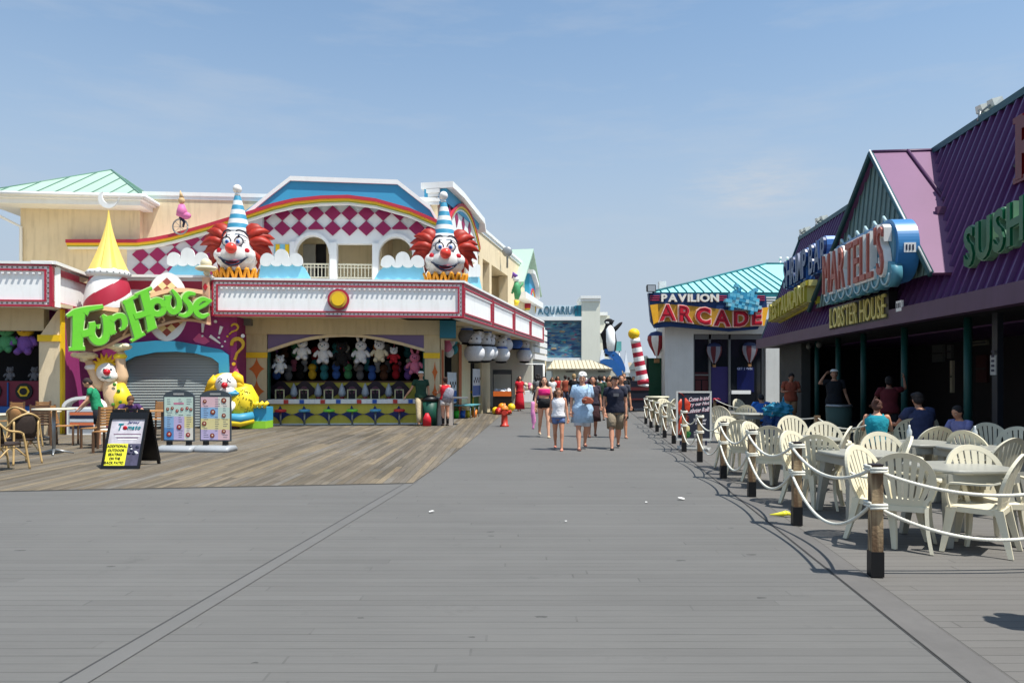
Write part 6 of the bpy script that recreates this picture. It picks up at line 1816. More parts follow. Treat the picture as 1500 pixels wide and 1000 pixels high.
# penguin
Z = 58; B = Vector((wx(893, Z), Z, wz(521, Z)))
t = thing('penguin_statue', 'giant black and white penguin statue waving a flipper beside the aquarium tower', 'statue', loc=B)
P = lambda x, y, d=0: Vector((wx(x, Z) - B.x, d, wz(y, Z) - B.z))
k = Z / 1100
mb = MB(); mb.tube([P(893, 522), P(893, 512), P(893, 500), P(892, 485), P(892, 474)], [.30, .50, .56, .46, .24], seg=18); mb.build('body', plast['black'], t)
mb = MB(); mb.tube([P(893.5, 514, -.32), P(893.5, 500, -.40), P(893, 484, -.26), P(893, 477, -.1)], [.28, .36, .34, .15], seg=16); mb.build('belly', white_p, t)
mb = MB(); mb.sphere(P(892, 471.5), .33, (1.1, 1, .8)); mb.cyl(P(894, 471), P(900, 469.5), .14, .03); mb.build('head', plast['black'], t)
mb = MB(); mb.sphere(P(890.5, 472.5, -.17), .22, (1, .7, .5)); mb.build('eye_patch', white_p, t)
mb = MB(); mb.tube([P(897, 485), P(903, 480), P(909, 474), P(911.5, 472)], [.2, .17, .12, .04], seg=10); mb.build('flipper', plast['black'], t)
mb = MB(); mb.tube([P(889, 482), P(883, 490), P(886, 506)], [.2, .2, .06], seg=10); mb.build('flipper', plast['black'], t)
for s_ in (-1, 1):
    mb = MB(); mb.sphere(P(893 + s_ * 4, 520.5, -.2), .22, (1, 1.5, .4)); mb.build('foot', plast['black'], t)
# blue wave slide under the penguin
t = thing('wave_sculpture', 'blue painted wave and dolphin sculpture below the penguin', 'sculpture', loc=(wx(895, Z), Z - .5, 0))
def WP(pts, d0, d1, m, nm):
    mb = MB(); mb.prism([(wx(x, Z) - wx(895, Z), wz(y, Z)) for x, y in pts], d0, d1); mb.build(nm, m, t)
blue_d = mat('wave_blue', (40, 96, 160), .4, .06, 1)
def crescent(pts, ws, d0, d1, m, nm):
    P = [(v[0], v[1]) for v in catmull([Vector((wx(x, Z) - wx(895, Z), wz(y, Z), 0)) for x, y in pts], 5)]
    n_ = len(P); l, r = stroke_poly(P, [max(.04, Z / 1100 * (ws[int(i * (len(ws) - 1) / n_)] * (1 - (i * (len(ws) - 1) / n_) % 1) + ws[int(i * (len(ws) - 1) / n_) + 1] * ((i * (len(ws) - 1) / n_) % 1))) for i in range(n_)])
    mb = MB(); mb.strip(l, r, d0, d1); mb.build(nm, m, t)
crescent([(884, 514), (893, 517), (903, 525), (911, 538), (914, 545)], [5, 10, 10, 6, 0], 0, .5, blue_d, 'upper_curl')
crescent([(878, 530), (886, 530), (896, 534), (903, 542), (906, 550)], [4, 9, 13, 11, 6], -.2, .4, blue_d, 'lower_curl')
crescent([(889, 522), (897, 527), (905, 538), (909, 548)], [1, 4, 4, 1], .1, .3, white_p, 'white_band')
WP([(880, 512), (885, 514), (884, 528), (877, 531)], .0, .3, white_p, 'white_crest')
mb = MB(); mb.box(-1.2, .6, .9, 1.2, 0, wz(530, Z)); mb.build('support', pale, t)
t = thing('sail_marker', 'slim white pointed sail shaped marker right of the blue wave', 'sculpture', loc=(wx(919, Z), Z, 0))
mb = MB(); mb.prism([(wx(x, Z) - wx(919, Z), wz(y, Z)) for x, y in ((917, 514), (913, 546), (923, 546), (919.5, 530))], 0, .25); mb.build('sail', white_p, t)
mb = MB(); mb.box(-.1, .1, .05, .2, 0, wz(545, Z)); mb.build('mast', white_p, t)
t = thing('rooftop_sign', 'small teal rooftop sign behind the penguin', 'sign', loc=(wx(903, 75), 75, 0))
mb = MB(); mb.box(-.5, .5, 0, .2, wz(514, 75), wz(500, 75)); mb.build('panel', mat('far_teal', (90, 160, 160), .6, .2, 2), t); mb = MB(); mb.cyl((-.3, .1, 0), (-.3, .1, wz(514, 75)), .06); mb.cyl((.3, .1, 0), (.3, .1, wz(514, 75)), .06); mb.build('posts', grey_m, t)
# far houses
def house(x0, x1, ye, yr, Z, wall, roof, label, gable=False, win=2):
    F = frame(wx(x0, Z), Z, 1, 0); W = wx(x1, Z) - wx(x0, Z); ze, zr = wz(ye, Z), wz(yr, Z)
    t = thing('far_house', label, 'house', M=F, group='low houses at the far end of the walk')
    mb = MB(); mb.box(0, W, 0, 6, 0, ze); mb.build('wall', mat('hw_%d%d%d' % wall, wall, .8, .08, .5), t)
    mb = MB()
    if gable: mb.prism([(-.3, ze), (W / 2, zr), (W + .3, ze)], -.3, 6.3)
    else: mb.hexa([(-.3, -.4, ze), (W + .3, -.4, ze), (W + .3, 6.4, ze), (-.3, 6.4, ze), (W * .15, 2.8, zr), (W * .85, 2.8, zr), (W * .85, 3.2, zr), (W * .15, 3.2, zr)])
    mb.build('roof', mat('hr_%d%d%d' % roof, roof, .7, .1, .5), t)
    for i in range(win):
        mb = MB(); cx = W * (i + .5) / win; mb.box(cx - W * .12, cx + W * .12, -.06, 0, ze * .5, ze * .8); mb.build('window', glassd, t)
house(905, 934, 545, 530, 95, (214, 210, 196), (150, 132, 110), 'white far house with a brown shingle roof between the sail marker and the striped pole', win=0)
house(936, 958, 541, 521, 80, (196, 196, 190), (120, 124, 116), 'grey roofed far house between the striped pole and the arcade', gable=True, win=0)
house(880, 906, 548, 541, 110, (206, 206, 200), (130, 110, 100), 'low far house seen through the crowd behind the kiosk')
# gable building beyond the hall
gf = frame(wx(784, 47), 47, .19, 1)
gb = thing('mint_gable_building', 'cream building with a steep mint metal gable beyond the amusement hall', 'building', M=gf)
def gg(x, y, off=0): return onf(gf, x, y, off)
mb = MB(); ga, gb_ = -5.0, 1.2
ze2 = wz(428, 47); zr2 = wz(378, 47)
mb.box(ga, gb_, .3, 9, 0, ze2); mb.build('wall', cream, gb)
mb = MB(); mb.prism([(ga, ze2), ((ga + gb_) / 2, zr2), (gb_, ze2)], .3, 9); mb.build('gable_wall', mat('gable_sage', (150, 164, 138), .7, .05, 1), gb)
for sg in (ga - .3, gb_ + .3):
    mb = MB(); mid = (ga + gb_) / 2
    v = [(sg, -.2, ze2 - .15), (mid, -.2, zr2 + .1), (mid, 9.2, zr2 + .1), (sg, 9.2, ze2 - .15)]
    mb.hexa([v[0], v[1], v[2], v[3]] + [(p[0], p[1], p[2] + .15) for p in v]); mb.build('roof', mint, gb)
mb = MB(); mb.box(ga - .2, gb_ + .2, -.3, .3, ze2 - .9, ze2 - .55); mb.box(ga - .2, gb_ + .2, -.1, .3, ze2 - 2.2, ze2 - 1.9); mb.build('cornice', white_t, gb)
Zs = 44
sg_b = thing('side_shop', 'small white shop front with louvred panels at the end of the side canopy', 'building', M=frame(wx(800, Zs), Zs, .19, 1))
mb = MB(); mb.box(-4, .9, .2, 6, 0, 4.6); mb.build('wall', pale, sg_b)
mb = MB()
for k in range(5): mb.box(-3.8, .8, .05, .2, 2.6 + k * .38, 2.88 + k * .38)
mb.build('louvre_panel', white_t, sg_b)
mb = MB(); mb.box(-3.5, .5, .1, .2, 0.02, 2.3); mb.build('doorway', dark_in, sg_b)
# satellite dish on the side coping
o = Vector((wx(743, 38), 38, wz(366, 38)))
t = thing('satellite_dish', 'grey satellite dish on the side coping of the amusement hall', 'dish', loc=o)
mb = MB(); mb.sphere((0, 0, -.1), .26, (1, .3, 1), 18, 10); mb.build('dish', grey_m, t); mb = MB(); mb.cyl((0, .1, -.9), (0, .1, 0), .05); mb.build('mast', grey_m, t)
# leaning striped pole with a yellow ball
Z = 34.8
t = thing('striped_pole', 'leaning red and white striped pole topped by a yellow ball', 'pole', loc=(wx(941, Z), Z, 0))
P = lambda x, y: Vector((wx(x, Z) - wx(941, Z), 0, wz(y, Z)))
mb = MB(); a_, b_ = P(942.5, 562), P(930, 496); n = 10
for i in range(n):
    mb.m = (i + 0) % 2; p, q = a_.lerp(b_, i / n), a_.lerp(b_, (i + 1) / n); r = .27 - .05 * i / n; r2 = r - .005
    mb.cyl(p, q, r, r2, seg=20, caps=(i in (0, n - 1)))
mb.build('shaft', [red_t, white_t], t)
mb = MB(); mb.sphere(P(928.5, 489), .27, (1, 1, .95), 20, 12); mb.build('ball', yell, t)
mb = MB(); mb.cyl((.03, 0, 1.2), P(942.5, 562), .25, seg=16); mb.build('foot', white_t, t)
# dark vendor kiosk below
t = thing('vendor_cart', 'dark vendor cart with red trim at the foot of the striped pole', 'cart', loc=(wx(937, 35.5) , 35.5, 0))
mb = MB(); mb.m = 0; mb.box(-.42, .42, 0, 1.1, .15, 1.35); mb.m = 1; mb.box(-.43, .43, -.03, 0, 1.0, 1.15); mb.box(-.43, .43, -.03, 0, .55, .62); mb.m = 0; mb.box(-.42, .42, .2, 1.0, 1.35, 1.45); mb.build('cabinet', [mat('cart_navy', (28, 32, 46), .4, .1, 3), mat('cart_red', (90, 36, 40), .5)], t)
for s_ in (-.3, .3):
    mb = MB(); mb.cyl((s_ - .04, .2, .14), (s_ + .04, .2, .14), .14, seg=14); mb.build('wheel', black_m, t)
# shop goods stacked near the pink swimsuit walker: white rack with pale plush
t = thing('display_rack', 'white wire display rack heaped with pale plush beyond the red dress', 'rack', loc=(wx(777, 39), 39, 0))
mb = MB()
for sx_ in (-.7, .7):
    for sy_ in (0, .6): mb.cyl((sx_, sy_, 0), (sx_, sy_, 2.3 if sx_ > 0 else 1.0), .035, seg=6)
mb.box(-.7, .7, 0, .6, .3, .34); mb.box(-.7, .7, 0, .6, .9, .94); mb.cyl((-.7, 0, 2.3), (.7, 0, 2.3), .035, seg=6); mb.build('frame', white_t, t)
mb = MB(); mb.box(-.68, .68, -.02, 0, .34, .9); mb.build('front_sheet', white_p, t)
mb = MB(); r9 = random.Random(8)
for i in range(26): mb.m = r9.choice((0, 0, 1, 2)); mb.sphere((r9.uniform(-.6, .6), r9.uniform(0, .5), 1.0 + r9.uniform(0, .3)), r9.uniform(.09, .15), seg=8, rng=6)
mb.build('plush_heap', [plast['cream'], plast['white'], plast['pink']], t)
# arcade side figures: balloon and green sign by the left corner
Z = 38
t = thing('balloon_ornament', 'dark red and white hot air balloon ornament at the left corner of the arcade', 'ornament', loc=(wx(962, Z), Z, wz(498, Z)))
mb = MB(); seg = 16; R = []
for z, r in [(.45, .05), (.38, .3), (.2, .46), (0, .48), (-.3, .38), (-.6, .2), (-.8, .1)]: R.append([mb._v((r * math.cos(2 * PI * k / seg), r * math.sin(2 * PI * k / seg), z)) for k in range(seg)])
for i in range(6):
    for k in range(seg): mb.m = 2 if i < 2 else (k // 2) % 2; mb._f([R[i][k], R[i][(k + 1) % seg], R[i + 1][(k + 1) % seg], R[i + 1][k]], True)
mb.build('envelope', [mat('orn_red', (150, 40, 50), .5), white_p, mat('orn_navy', (40, 54, 110), .5)], t)
mb = MB(); mb.box(-.12, .12, -.1, .1, -1.15, -.95); mb.cyl((0, 0, -.95), (0, 0, -.8), .02, seg=4); mb.cyl((0, 0, .4), (0, 0, 1.2), .012, seg=4); mb.build('basket', mat('basket_tan', (150, 110, 70), .7), t)
t = thing('standing_panel', 'tall dark green panel board at the left side of the arcade', 'board', loc=(wx(963, 38.5), 38.5, 0))
mb = MB(); mb.box(-.45, .55, 0, .15, .1, 2.6); mb.build('panel', mat('panel_green', (24, 80, 54), .5, .1, 1), t); mb = MB(); mb.box(-.55, -.45, 0, .15, 0, 2.6); mb.box(.55, .65, 0, .15, 0, 2.6); mb.build('frame', black_m, t)
t = thing('planter_barrel', 'olive rimmed barrel beside the rope fence in front of the arcade', 'barrel', loc=(*gp(963, 612),0))
mb = MB(); mb.rings([((0, 0, 0), .36, .36), ((0, 0, .8), .42, .42)], seg=22); mb.build('drum', mat('barrel_olive', (130, 126, 96), .7, .1, 3), t)
mb = MB(); mb.rings([((0, 0, .8), .46, .46), ((0, 0, .86), .46, .46)], seg=22); mb.build('rim', mat('barrel_rim', (226, 220, 190), .5), t)
# ================================================================== RESIN CHAIRS, TABLES, ROPE FENCE
resin = mat('resin_ivory', (224, 216, 190), .42, .03, 6, spec=.4, dirt=.12)
def resin_chair(label, group, proto=True):
    t = thing('resin_chair', label, 'chair', loc=(0, 0, 0), group=group)
    # the back shell: y of the back surface at (x, z)
    def by(x, z): return -.20 - .28 * (z - .40) + .55 * x * x
    # rim outline
    O = []
    for i in range(33):
        a = math.radians(-30 + 240 * i / 32)
        O.append((.275 * math.cos(a), .635 + .275 * math.sin(a)))
    O = [(.185, .40), (.205, .45)] + O + [(-.205, .45), (-.185, .40)]
    mb = MB()
    n = len(O)
    cx, cz = 0, .62
    def inn(p):
        dx, dz = p[0] - cx, p[1] - cz; L = math.hypot(dx, dz); k = (L - .048) / L
        return (cx + dx * k, cz + dz * k) if p[1] > .5 else (p[0] - math.copysign(.038, p[0]), p[1])
    I = [inn(p) for p in O]
    for i in range(n - 1):
        q = []
        for (x, z) in (O[i], O[i + 1], I[i + 1], I[i]): q.append(Vector((x, by(x, z), z)))
        for a in (0,):
            f = [Vector(p) + Vector((0, .007, 0)) for p in q]; b = [Vector(p) + Vector((0, -.007, 0)) for p in q]
            b[0] = b[0] + Vector((0, -.016, 0)); b[1] = b[1] + Vector((0, -.016, 0))
            mb.hexa([b[0], b[1], b[2], b[3], f[0], f[1], f[2], f[3]])
    # lower band
    zz = [.40, .47]
    for i in range(8):
        x0, x1 = -.19 + .38 * i / 8, -.19 + .38 * (i + 1) / 8
        mb.hexa([(x0, by(x0, .40) - .006, .40), (x1, by(x1, .40) - .006, .40), (x1, by(x1, .47) - .006, .47), (x0, by(x0, .47) - .006, .47), (x0, by(x0, .40) + .006, .40), (x1, by(x1, .40) + .006, .40), (x1, by(x1, .47) + .006, .47), (x0, by(x0, .47) + .006, .47)])
    # radiating slats
    m = 8
    for i in range(m):
        f = (i - (m - 1) / 2) / ((m - 1) / 2)
        xb, xt = f * .150, f * .232
        zt = .635 + math.sqrt(max(.0, .245 ** 2 - xt ** 2)) 
        zt = max(zt, .70)
        wb, wt = .017, .027
        K = 5; prev = None
        for k in range(K + 1):
            q = k / K; z = .46 + (zt - .46) * q; x = xb + (xt - xb) * (q ** .8); w = (wb + (wt - wb) * q) / 1
            c = [(x - w / 1.05, z), (x + w / 1.05, z)]
            ring = [Vector((c[0][0], by(*c[0]) - .005, z)), Vector((c[1][0], by(*c[1]) - .005, z)), Vector((c[1][0], by(*c[1]) + .005, z)), Vector((c[0][0], by(*c[0]) + .005, z))]
            if prev: mb.loft([prev, ring], smooth=False)
            prev = ring
    mb.build('backrest', resin, t)
    # seat: dished slab with apron
    mb = MB(); nx, ny = 8, 8; g = []
    for j in range(ny + 1):
        row = []
        for i in range(nx + 1):
            u, v = i / nx * 2 - 1, j / ny
            hw = .20 + .035 * v
            y = -.22 + .44 * v; z = .405 + .015 * v - .018 * (1 - u * u) * math.sin(PI * v)
            if j == ny: z -= .02
            row.append((u * hw, y + .012 * (1 - u * u) * (v > .9), z))
        g.append(row)
    T = [[mb._v(p) for p in r] for r in g]; Bt = [[mb._v((p[0], p[1], p[2] - (.05 if i in (0, nx) or j in (0, ny) else .014))) for i, p in enumerate(r)] for j, r in enumerate(g)]
    for j in range(ny):
        for i in range(nx):
            mb._f([T[j][i], T[j][i + 1], T[j + 1][i + 1], T[j + 1][i]], True); mb._f([Bt[j + 1][i], Bt[j + 1][i + 1], Bt[j][i + 1], Bt[j][i]], False)
    for i in range(nx):
        mb._f([T[0][i + 1], T[0][i], Bt[0][i], Bt[0][i + 1]]); mb._f([T[ny][i], T[ny][i + 1], Bt[ny][i + 1], Bt[ny][i]])
    for j in range(ny):
        mb._f([T[j][0], T[j + 1][0], Bt[j + 1][0], Bt[j][0]]); mb._f([T[j + 1][nx], T[j][nx], Bt[j][nx], Bt[j + 1][nx]])
    mb.build('seat', resin, t)
    for s in (-1, 1):
        # legs: flat tapered, splayed
        def leg(top, foot, w0, w1, d0, d1):
            mb = MB(); T_, F_ = Vector(top), Vector(foot); K = 5; R = []
            for k in range(K + 1):
                q = k / K; c = T_.lerp(F_, q); w, d = w0 + (w1 - w0) * q, d0 + (d1 - d0) * q
                c = c + Vector((-s * .012 * math.sin(PI * q), 0, 0))
                R.append([c + Vector((-w / 2, -d / 2, 0)), c + Vector((w / 2, -d / 2, 0)), c + Vector((w / 2, d / 2, 0)), c + Vector((-w / 2, d / 2, 0))])
            mb.loft(R, smooth=False); return mb
        leg((s * .225, .17, .41), (s * .275, .24, 0), .035, .03, .085, .04).build('leg', resin, t)
        leg((s * .195, -.19, .41), (s * .235, -.29, 0), .035, .03, .075, .04).build('leg', resin, t)
        # arm: strap from the back forward, then down to the front leg
        mb = MB()
        path = [(s * .262, -.245 + .03, .66), (s * .29, -.14, .64), (s * .30, 0, .635), (s * .30, .13, .635), (s * .297, .185, .62), (s * .285, .20, .56), (s * .262, .195, .48), (s * .235, .18, .40)]
        W = [.035, .045, .05, .052, .05, .042, .04, .04]
        P = catmull(path, 3); R = []
        for i, p in enumerate(P):
            tg = (P[min(i + 1, len(P) - 1)] - P[max(i - 1, 0)]).normalized(); side = Vector((1, 0, 0)); nn = tg.cross(side).normalized()
            w = W[min(int(i / 3), 7)] / 2
            R.append([p - side * w - nn * .008, p + side * w - nn * .008, p + side * w + nn * .008, p - side * w + nn * .008])
        mb.loft(R, smooth=False); mb.build('armrest', resin, t)
    return t
chairs = [
    # x of the back, y of its top, heading in degrees (0 = faces away from the camera, 90 = faces left, 180 = faces the camera, -90 = faces right)
    (1322, 665, -28, 'ivory fan-back chair right behind the nearest rope post, seen from behind'),
    (1425, 655, 172, 'sunlit ivory fan-back chair facing the camera behind the nearest table'),
    (1484, 667, 48, 'ivory fan-back chair at the right edge turned left towards the nearest table'),
    (1262, 655, -148, 'sunlit ivory fan-back chair at the left side of the nearest table'),
    (1196, 638, -25, 'ivory fan-back chair seen from behind beside the second rope post'),
    (1291, 635, 172, 'sunlit ivory fan-back chair at the far side of the second table, facing the camera'),
    (1324, 641, 70, 'narrow looking ivory chair at the right side of the second table, seen from behind'),
    (1163, 633, -150, 'sunlit ivory fan-back chair at the left side of the second table'),
    (1127, 625, -22, 'ivory fan-back chair seen from behind beside the third rope post'),
    (1207, 619, 165, 'sunlit ivory fan-back chair on the far side of the third table'),
    (1238, 626, 60, 'ivory chair turned left at the right side of the third table'),
    (1160, 610, 178, 'sunlit ivory fan-back chair in front of the teal folded stroller'),
    (1101, 619, -140, 'sunlit ivory chair at the left of the third table, behind the third post'),
    (1086, 616, -30, 'ivory chair seen from behind beside the fourth rope post'),
    (1066, 611, -170, 'sunlit ivory chair between the poster stand and the fourth rope post'),
    (1082, 585, -150, 'small sunlit ivory chair in front of the arcade doors, left one'),
    (1093, 594, -20, 'small ivory chair in front of the arcade doors, seen from behind'),
    (1117, 590, 0, 'shaded ivory chair under the blue jacket by the arcade'),
    (1054, 595, -40, 'ivory chair half hidden right of the poster stand'),
    (972, 584, -160, 'sunlit ivory chair just left of the poster stand, by the ropes'),
    (979, 590, -30, 'ivory chair seen from behind, left of the poster stand'),
    (985, 585, 60, 'ivory chair turned left behind the left leg of the poster stand'),
    (1268, 612, 35, 'ivory chair with the teal topped woman sitting in it'),
    (1336, 614, -20, 'shaded ivory chair left of the seated man, seen from behind'),
    (1372, 626, 0, 'shaded ivory fan-back chair seen from behind in the middle of the shade'),
    (1356, 611, 10, 'shaded ivory chair under the seated man in blue'),
    (1448, 621, 165, 'shaded ivory fan-back chair facing the camera near the boy'),
    (1416, 632, -60, 'shaded ivory chair beside the seated boy, turned sideways'),
    (1478, 643, 20, 'shaded ivory fan-back chair seen from behind at the right frame edge'),
    (1492, 627, 150, 'darkest ivory chair deep in the shade at the right frame edge'),
]
ch0 = None; CH = []
idx0 = None
for i, (x, y, h, lb) in enumerate(chairs):
    Z = 770 / (y - 553.0)
    if ch0 is None:
        ch0 = resin_chair(lb, 'ivory resin chairs on the terrace'); c = ch0
        idx0 = {}
        for k in bpy.data.objects:
            if k.parent: idx0.setdefault(k.parent.name, []).append(k)
    else: c = copy_tree(ch0, None, idx0)
    a = math.radians(h)
    # back centre sits .27 m behind the chair centre
    bx_, by_ = wx(x, Z), Z
    fwd = Vector((-math.sin(a), math.cos(a)))
    c.location = (bx_ + fwd.x * .27, by_ + fwd.y * .27, .012)
    c.rotation_euler = (0, 0, a); c['label'] = lb
    CH.append(c)

# tables
tabm = mat('table_resin', (158, 157, 147), .35, .06, 5, spec=.5)
def resin_table(loc, rz, label, r=.5, sq=True):
    t = thing('resin_table', label, 'table', loc=(*loc, .012), rz=rz, group='resin tables on the terrace')
    mb = MB(); n = 40; pts = []
    for i in range(n):
        a = 2 * PI * i / n; ca, sa_ = math.cos(a), math.sin(a); e = .55
        pts.append((r * math.copysign(abs(ca) ** e, ca), r * math.copysign(abs(sa_) ** e, sa_)))
    ring = lambda k, z: [Vector((x * k, y * k, z)) for x, y in pts]
    mb.loft([ring(.97, .685), ring(1.0, .70), ring(1.0, .715), ring(.985, .725)], smooth=False); mb.build('tabletop', tabm, t)
    for sx_ in (-1, 1):
        for sy_ in (-1, 1):
            mb = MB(); R = []
            for z, w, o in ((.69, .15, .33), (.5, .10, .33), (.25, .075, .35), (0, .06, .37)):
                c = Vector((sx_ * o, sy_ * o, z)); R.append([c + Vector((-w * (sx_ > 0), -.0, 0)) + Vector((0, -w * (sy_ > 0), 0)), c + Vector((w * (sx_ < 0), 0, 0)) + Vector((0, -w * (sy_ > 0), 0)), c + Vector((w * (sx_ < 0), w * (sy_ < 0), 0)), c + Vector((-w * (sx_ > 0), w * (sy_ < 0), 0))])
            mb.loft(R, smooth=False); mb.build('leg', tabm, t)
    mb = MB(); mb.box(-.36, .36, -.37, -.355, .60, .69); mb.box(-.36, .36, .355, .37, .60, .69); mb.box(-.37, -.355, -.36, .36, .60, .69); mb.box(.355, .37, -.36, .36, .60, .69); mb.build('apron', tabm, t)
    return t
for x, y, lb in ((1402, 684, 'nearest pale resin table, behind the first rope post'), (1262, 664, 'second pale resin table, between the chairs behind the second rope post'), (1183, 642, 'third pale resin table along the rope fence'),
                 (1348, 649, 'shaded resin table the family sits at'), (1100, 606, 'pale resin table beside the folded teal stroller'), (1436, 657, 'shaded resin table near the right frame edge')):
    Z = .88 * 1100 / (y - 553.0); resin_table((wx(x, Z), Z), .1, lb, .42)

# rope fence
wood_p = plank_mat('post_wood', 'X', .35, [(.24, .165, .10), (.30, .21, .13)], gap=0.0, length=9, grain=.30, var=1.5)
wood_v = mat('post_wood_grain', (150, 118, 82), .75, .22, 6, bump=.3)
nt = wood_v.node_tree
_mp = nt.nodes.new('ShaderNodeMapping'); _mp.inputs['Scale'].default_value = (9, 9, .7)
_wv = nt.nodes.new('ShaderNodeTexWave'); _wv.wave_type = 'RINGS'; _wv.inputs['Scale'].default_value = 1.4; _wv.inputs['Distortion'].default_value = 5; _wv.inputs['Detail'].default_value = 3
_rm = nt.nodes.new('ShaderNodeValToRGB'); _rm.color_ramp.elements[0].color = (.13, .075, .038, 1); _rm.color_ramp.elements[1].color = (.42, .30, .17, 1)
_tc = nt.nodes.new('ShaderNodeTexCoord')
nt.links.new(_tc.outputs['Object'], _mp.inputs[0]); nt.links.new(_mp.outputs[0], _wv.inputs['Vector']); nt.links.new(_wv.outputs['Fac'], _rm.inputs[0]); nt.links.new(_rm.outputs[0], nt.nodes['Principled BSDF'].inputs['Base Color'])
ropem = mat('rope_white', (222, 220, 206), .8, .12, 30, bump=.3, bscale=200)
def post(x, y, label, h=.885, dark=False):
    Z = 1760.0 / (y - 553); t = thing('rope_post', label, 'post', loc=(wx(x, Z), Z, .012), rz=math.radians(-5.7), group='wooden posts of the rope fence')
    mb = MB(); w = .045
    mb.box(-w, w, -w, w, 0, h); 
    o = mb.build('shaft', wood_v, t, bevel=.004)
    mb = MB(); mb.box(-w - .005, w + .005, -w - .005, w + .005, .0, .20); mb.build('base_sleeve', black_m, t)
    mb = MB(); mb.box(-w - .002, w + .002, -w - .002, w + .002, h, h + .012); mb.build('cap', mat('post_cap', (40, 32, 34), .6), t)
    for zr_ in (h - .045, h - .335):
        mb = MB()
        for k in range(2):
            P = [(1.22 * w * 1.15 * c, 1.22 * w * 1.15 * s, zr_ + k * .024 + .004 * q) for q, (c, s) in enumerate([(-1, -1), (1, -1), (1, 1), (-1, 1), (-1, -1)])]
            mb.tube(P, .0125, seg=6)
        mb.build('rope_wrap', ropem, t)
    return t
posts = [(1282.5, 845), (1167, 770), (1101, 728), (1059.5, 701), (1025, 677), (1002, 662), (987, 650), (973.5, 641.4), (962.5, 632.6), (953.5, 626.7), (946, 621)]
names = ['nearest', 'second', 'third', 'fourth', 'fifth', 'sixth', 'seventh', 'eighth', 'ninth', 'tenth', 'farthest']
for (x, y), nm in zip(posts, names): post(x, y, '%s rope fence post, black sleeve at its foot%s' % (nm, ', in front of the ivory chairs' if nm == 'nearest' else ', counted along the walk'))
def pxy(x, y): Z = 1760.0 / (y - 553); return Vector((wx(x, Z), Z, 0))
def rope(a, b, za, zb2, sag, label, fine, group='white ropes of the fence'):
    a, b = Vector(a), Vector(b); n = 160 if fine else 28; P = []
    for i in range(n + 1):
        q = i / n; p = a.lerp(b, q); z = za + (zb2 - za) * q - sag * 4 * q * (1 - q); P.append((p.x, p.y, z))
    o = Vector(P[0]); mb = MB(); mb.tube([Vector(p) - o for p in P], .0145 if fine else .0125, seg=12 if fine else 6, lobes=3 if fine else 0, twist=75.0)
    ob = mb.build('rope', ropem); ob.location = o; tag(ob, label, 'rope', group)
hp = [.85, .56]
PP = [pxy(*p) for p in posts]
off = Vector((-.055, 0, 0))
for i in range(len(PP) - 1):
    far_ = i > 4
    rope(PP[i] + off, PP[i + 1] + off, .855, .855, .17 + .02 * (i % 3), 'upper rope sagging between the %s and %s fence posts' % (names[i], names[i + 1]), i < 3)
    rope(PP[i] + off, PP[i + 1] + off, .565, .565, .29 + .02 * ((i + 1) % 2), 'lower rope sagging between the %s and %s fence posts' % (names[i], names[i + 1]), i < 3)
E = Vector((5.0, 6.12, 0))
rope(PP[0], E, .855, .84, .20, 'upper rope running from the nearest post out of the right frame edge', True)
rope(PP[0], E, .565, .55, .27, 'lower rope running from the nearest post out of the right frame edge', True)
t = thing('rope_post', 'rope fence post just outside the right frame edge', 'post', loc=(5.0, 6.12, .012), group='wooden posts of the rope fence')
mb = MB(); mb.box(-.045, .045, -.045, .045, 0, .885); mb.build('shaft', wood_v, t)
mb = MB(); mb.box(-.05, .05, -.05, .05, 0, .2); mb.build('base_sleeve', black_m, t)
# inner rope line near the arcade
q1 = Vector((wx(1197, 14.1), 14.1, 0)); q2 = Vector((wx(1047, 25.9), 25.9, 0)); q3 = Vector((wx(1268, 12.6), 12.6, 0)); q4 = Vector((wx(1122, 20.0), 20.0, 0))
for q, lb in ((q1, 'inner rope post in front of the man in the cap'), (q2, 'inner rope post behind the poster stand with a red ribbon'), (q4, 'inner rope post behind the folded stroller')):
    t = thing('rope_post', lb, 'post', loc=(q.x, q.y, .012), rz=-.1, group='wooden posts of the rope fence')
    mb = MB(); mb.box(-.045, .045, -.045, .045, 0, .875); mb.build('shaft', wood_v, t)
    mb = MB(); mb.box(-.05, .05, -.05, .05, 0, .2); mb.build('base_sleeve', black_m, t)
rope(q1, q3, .85, .80, .12, 'inner rope from the post by the capped man towards the teal topped woman', False)
rope(q4, q1, .85, .85, .14, 'inner rope behind the folded stroller', False)
rope(q2, q4, .86, .85, .17, 'inner rope running from the red ribboned post', False)
mb = MB(); mb.sphere((0, 0, 0), .05, (1.3, 1, .8)); mb.tube([(0, 0, 0), (.12, 0, .02), (.2, 0, -.02)], .022, seg=6); o = mb.build('red_ribbon', red_t); o.location = (q2.x - .03, q2.y - .08, .86); tag(o, 'small red ribbon tied on the inner rope behind the poster stand', 'ribbon')

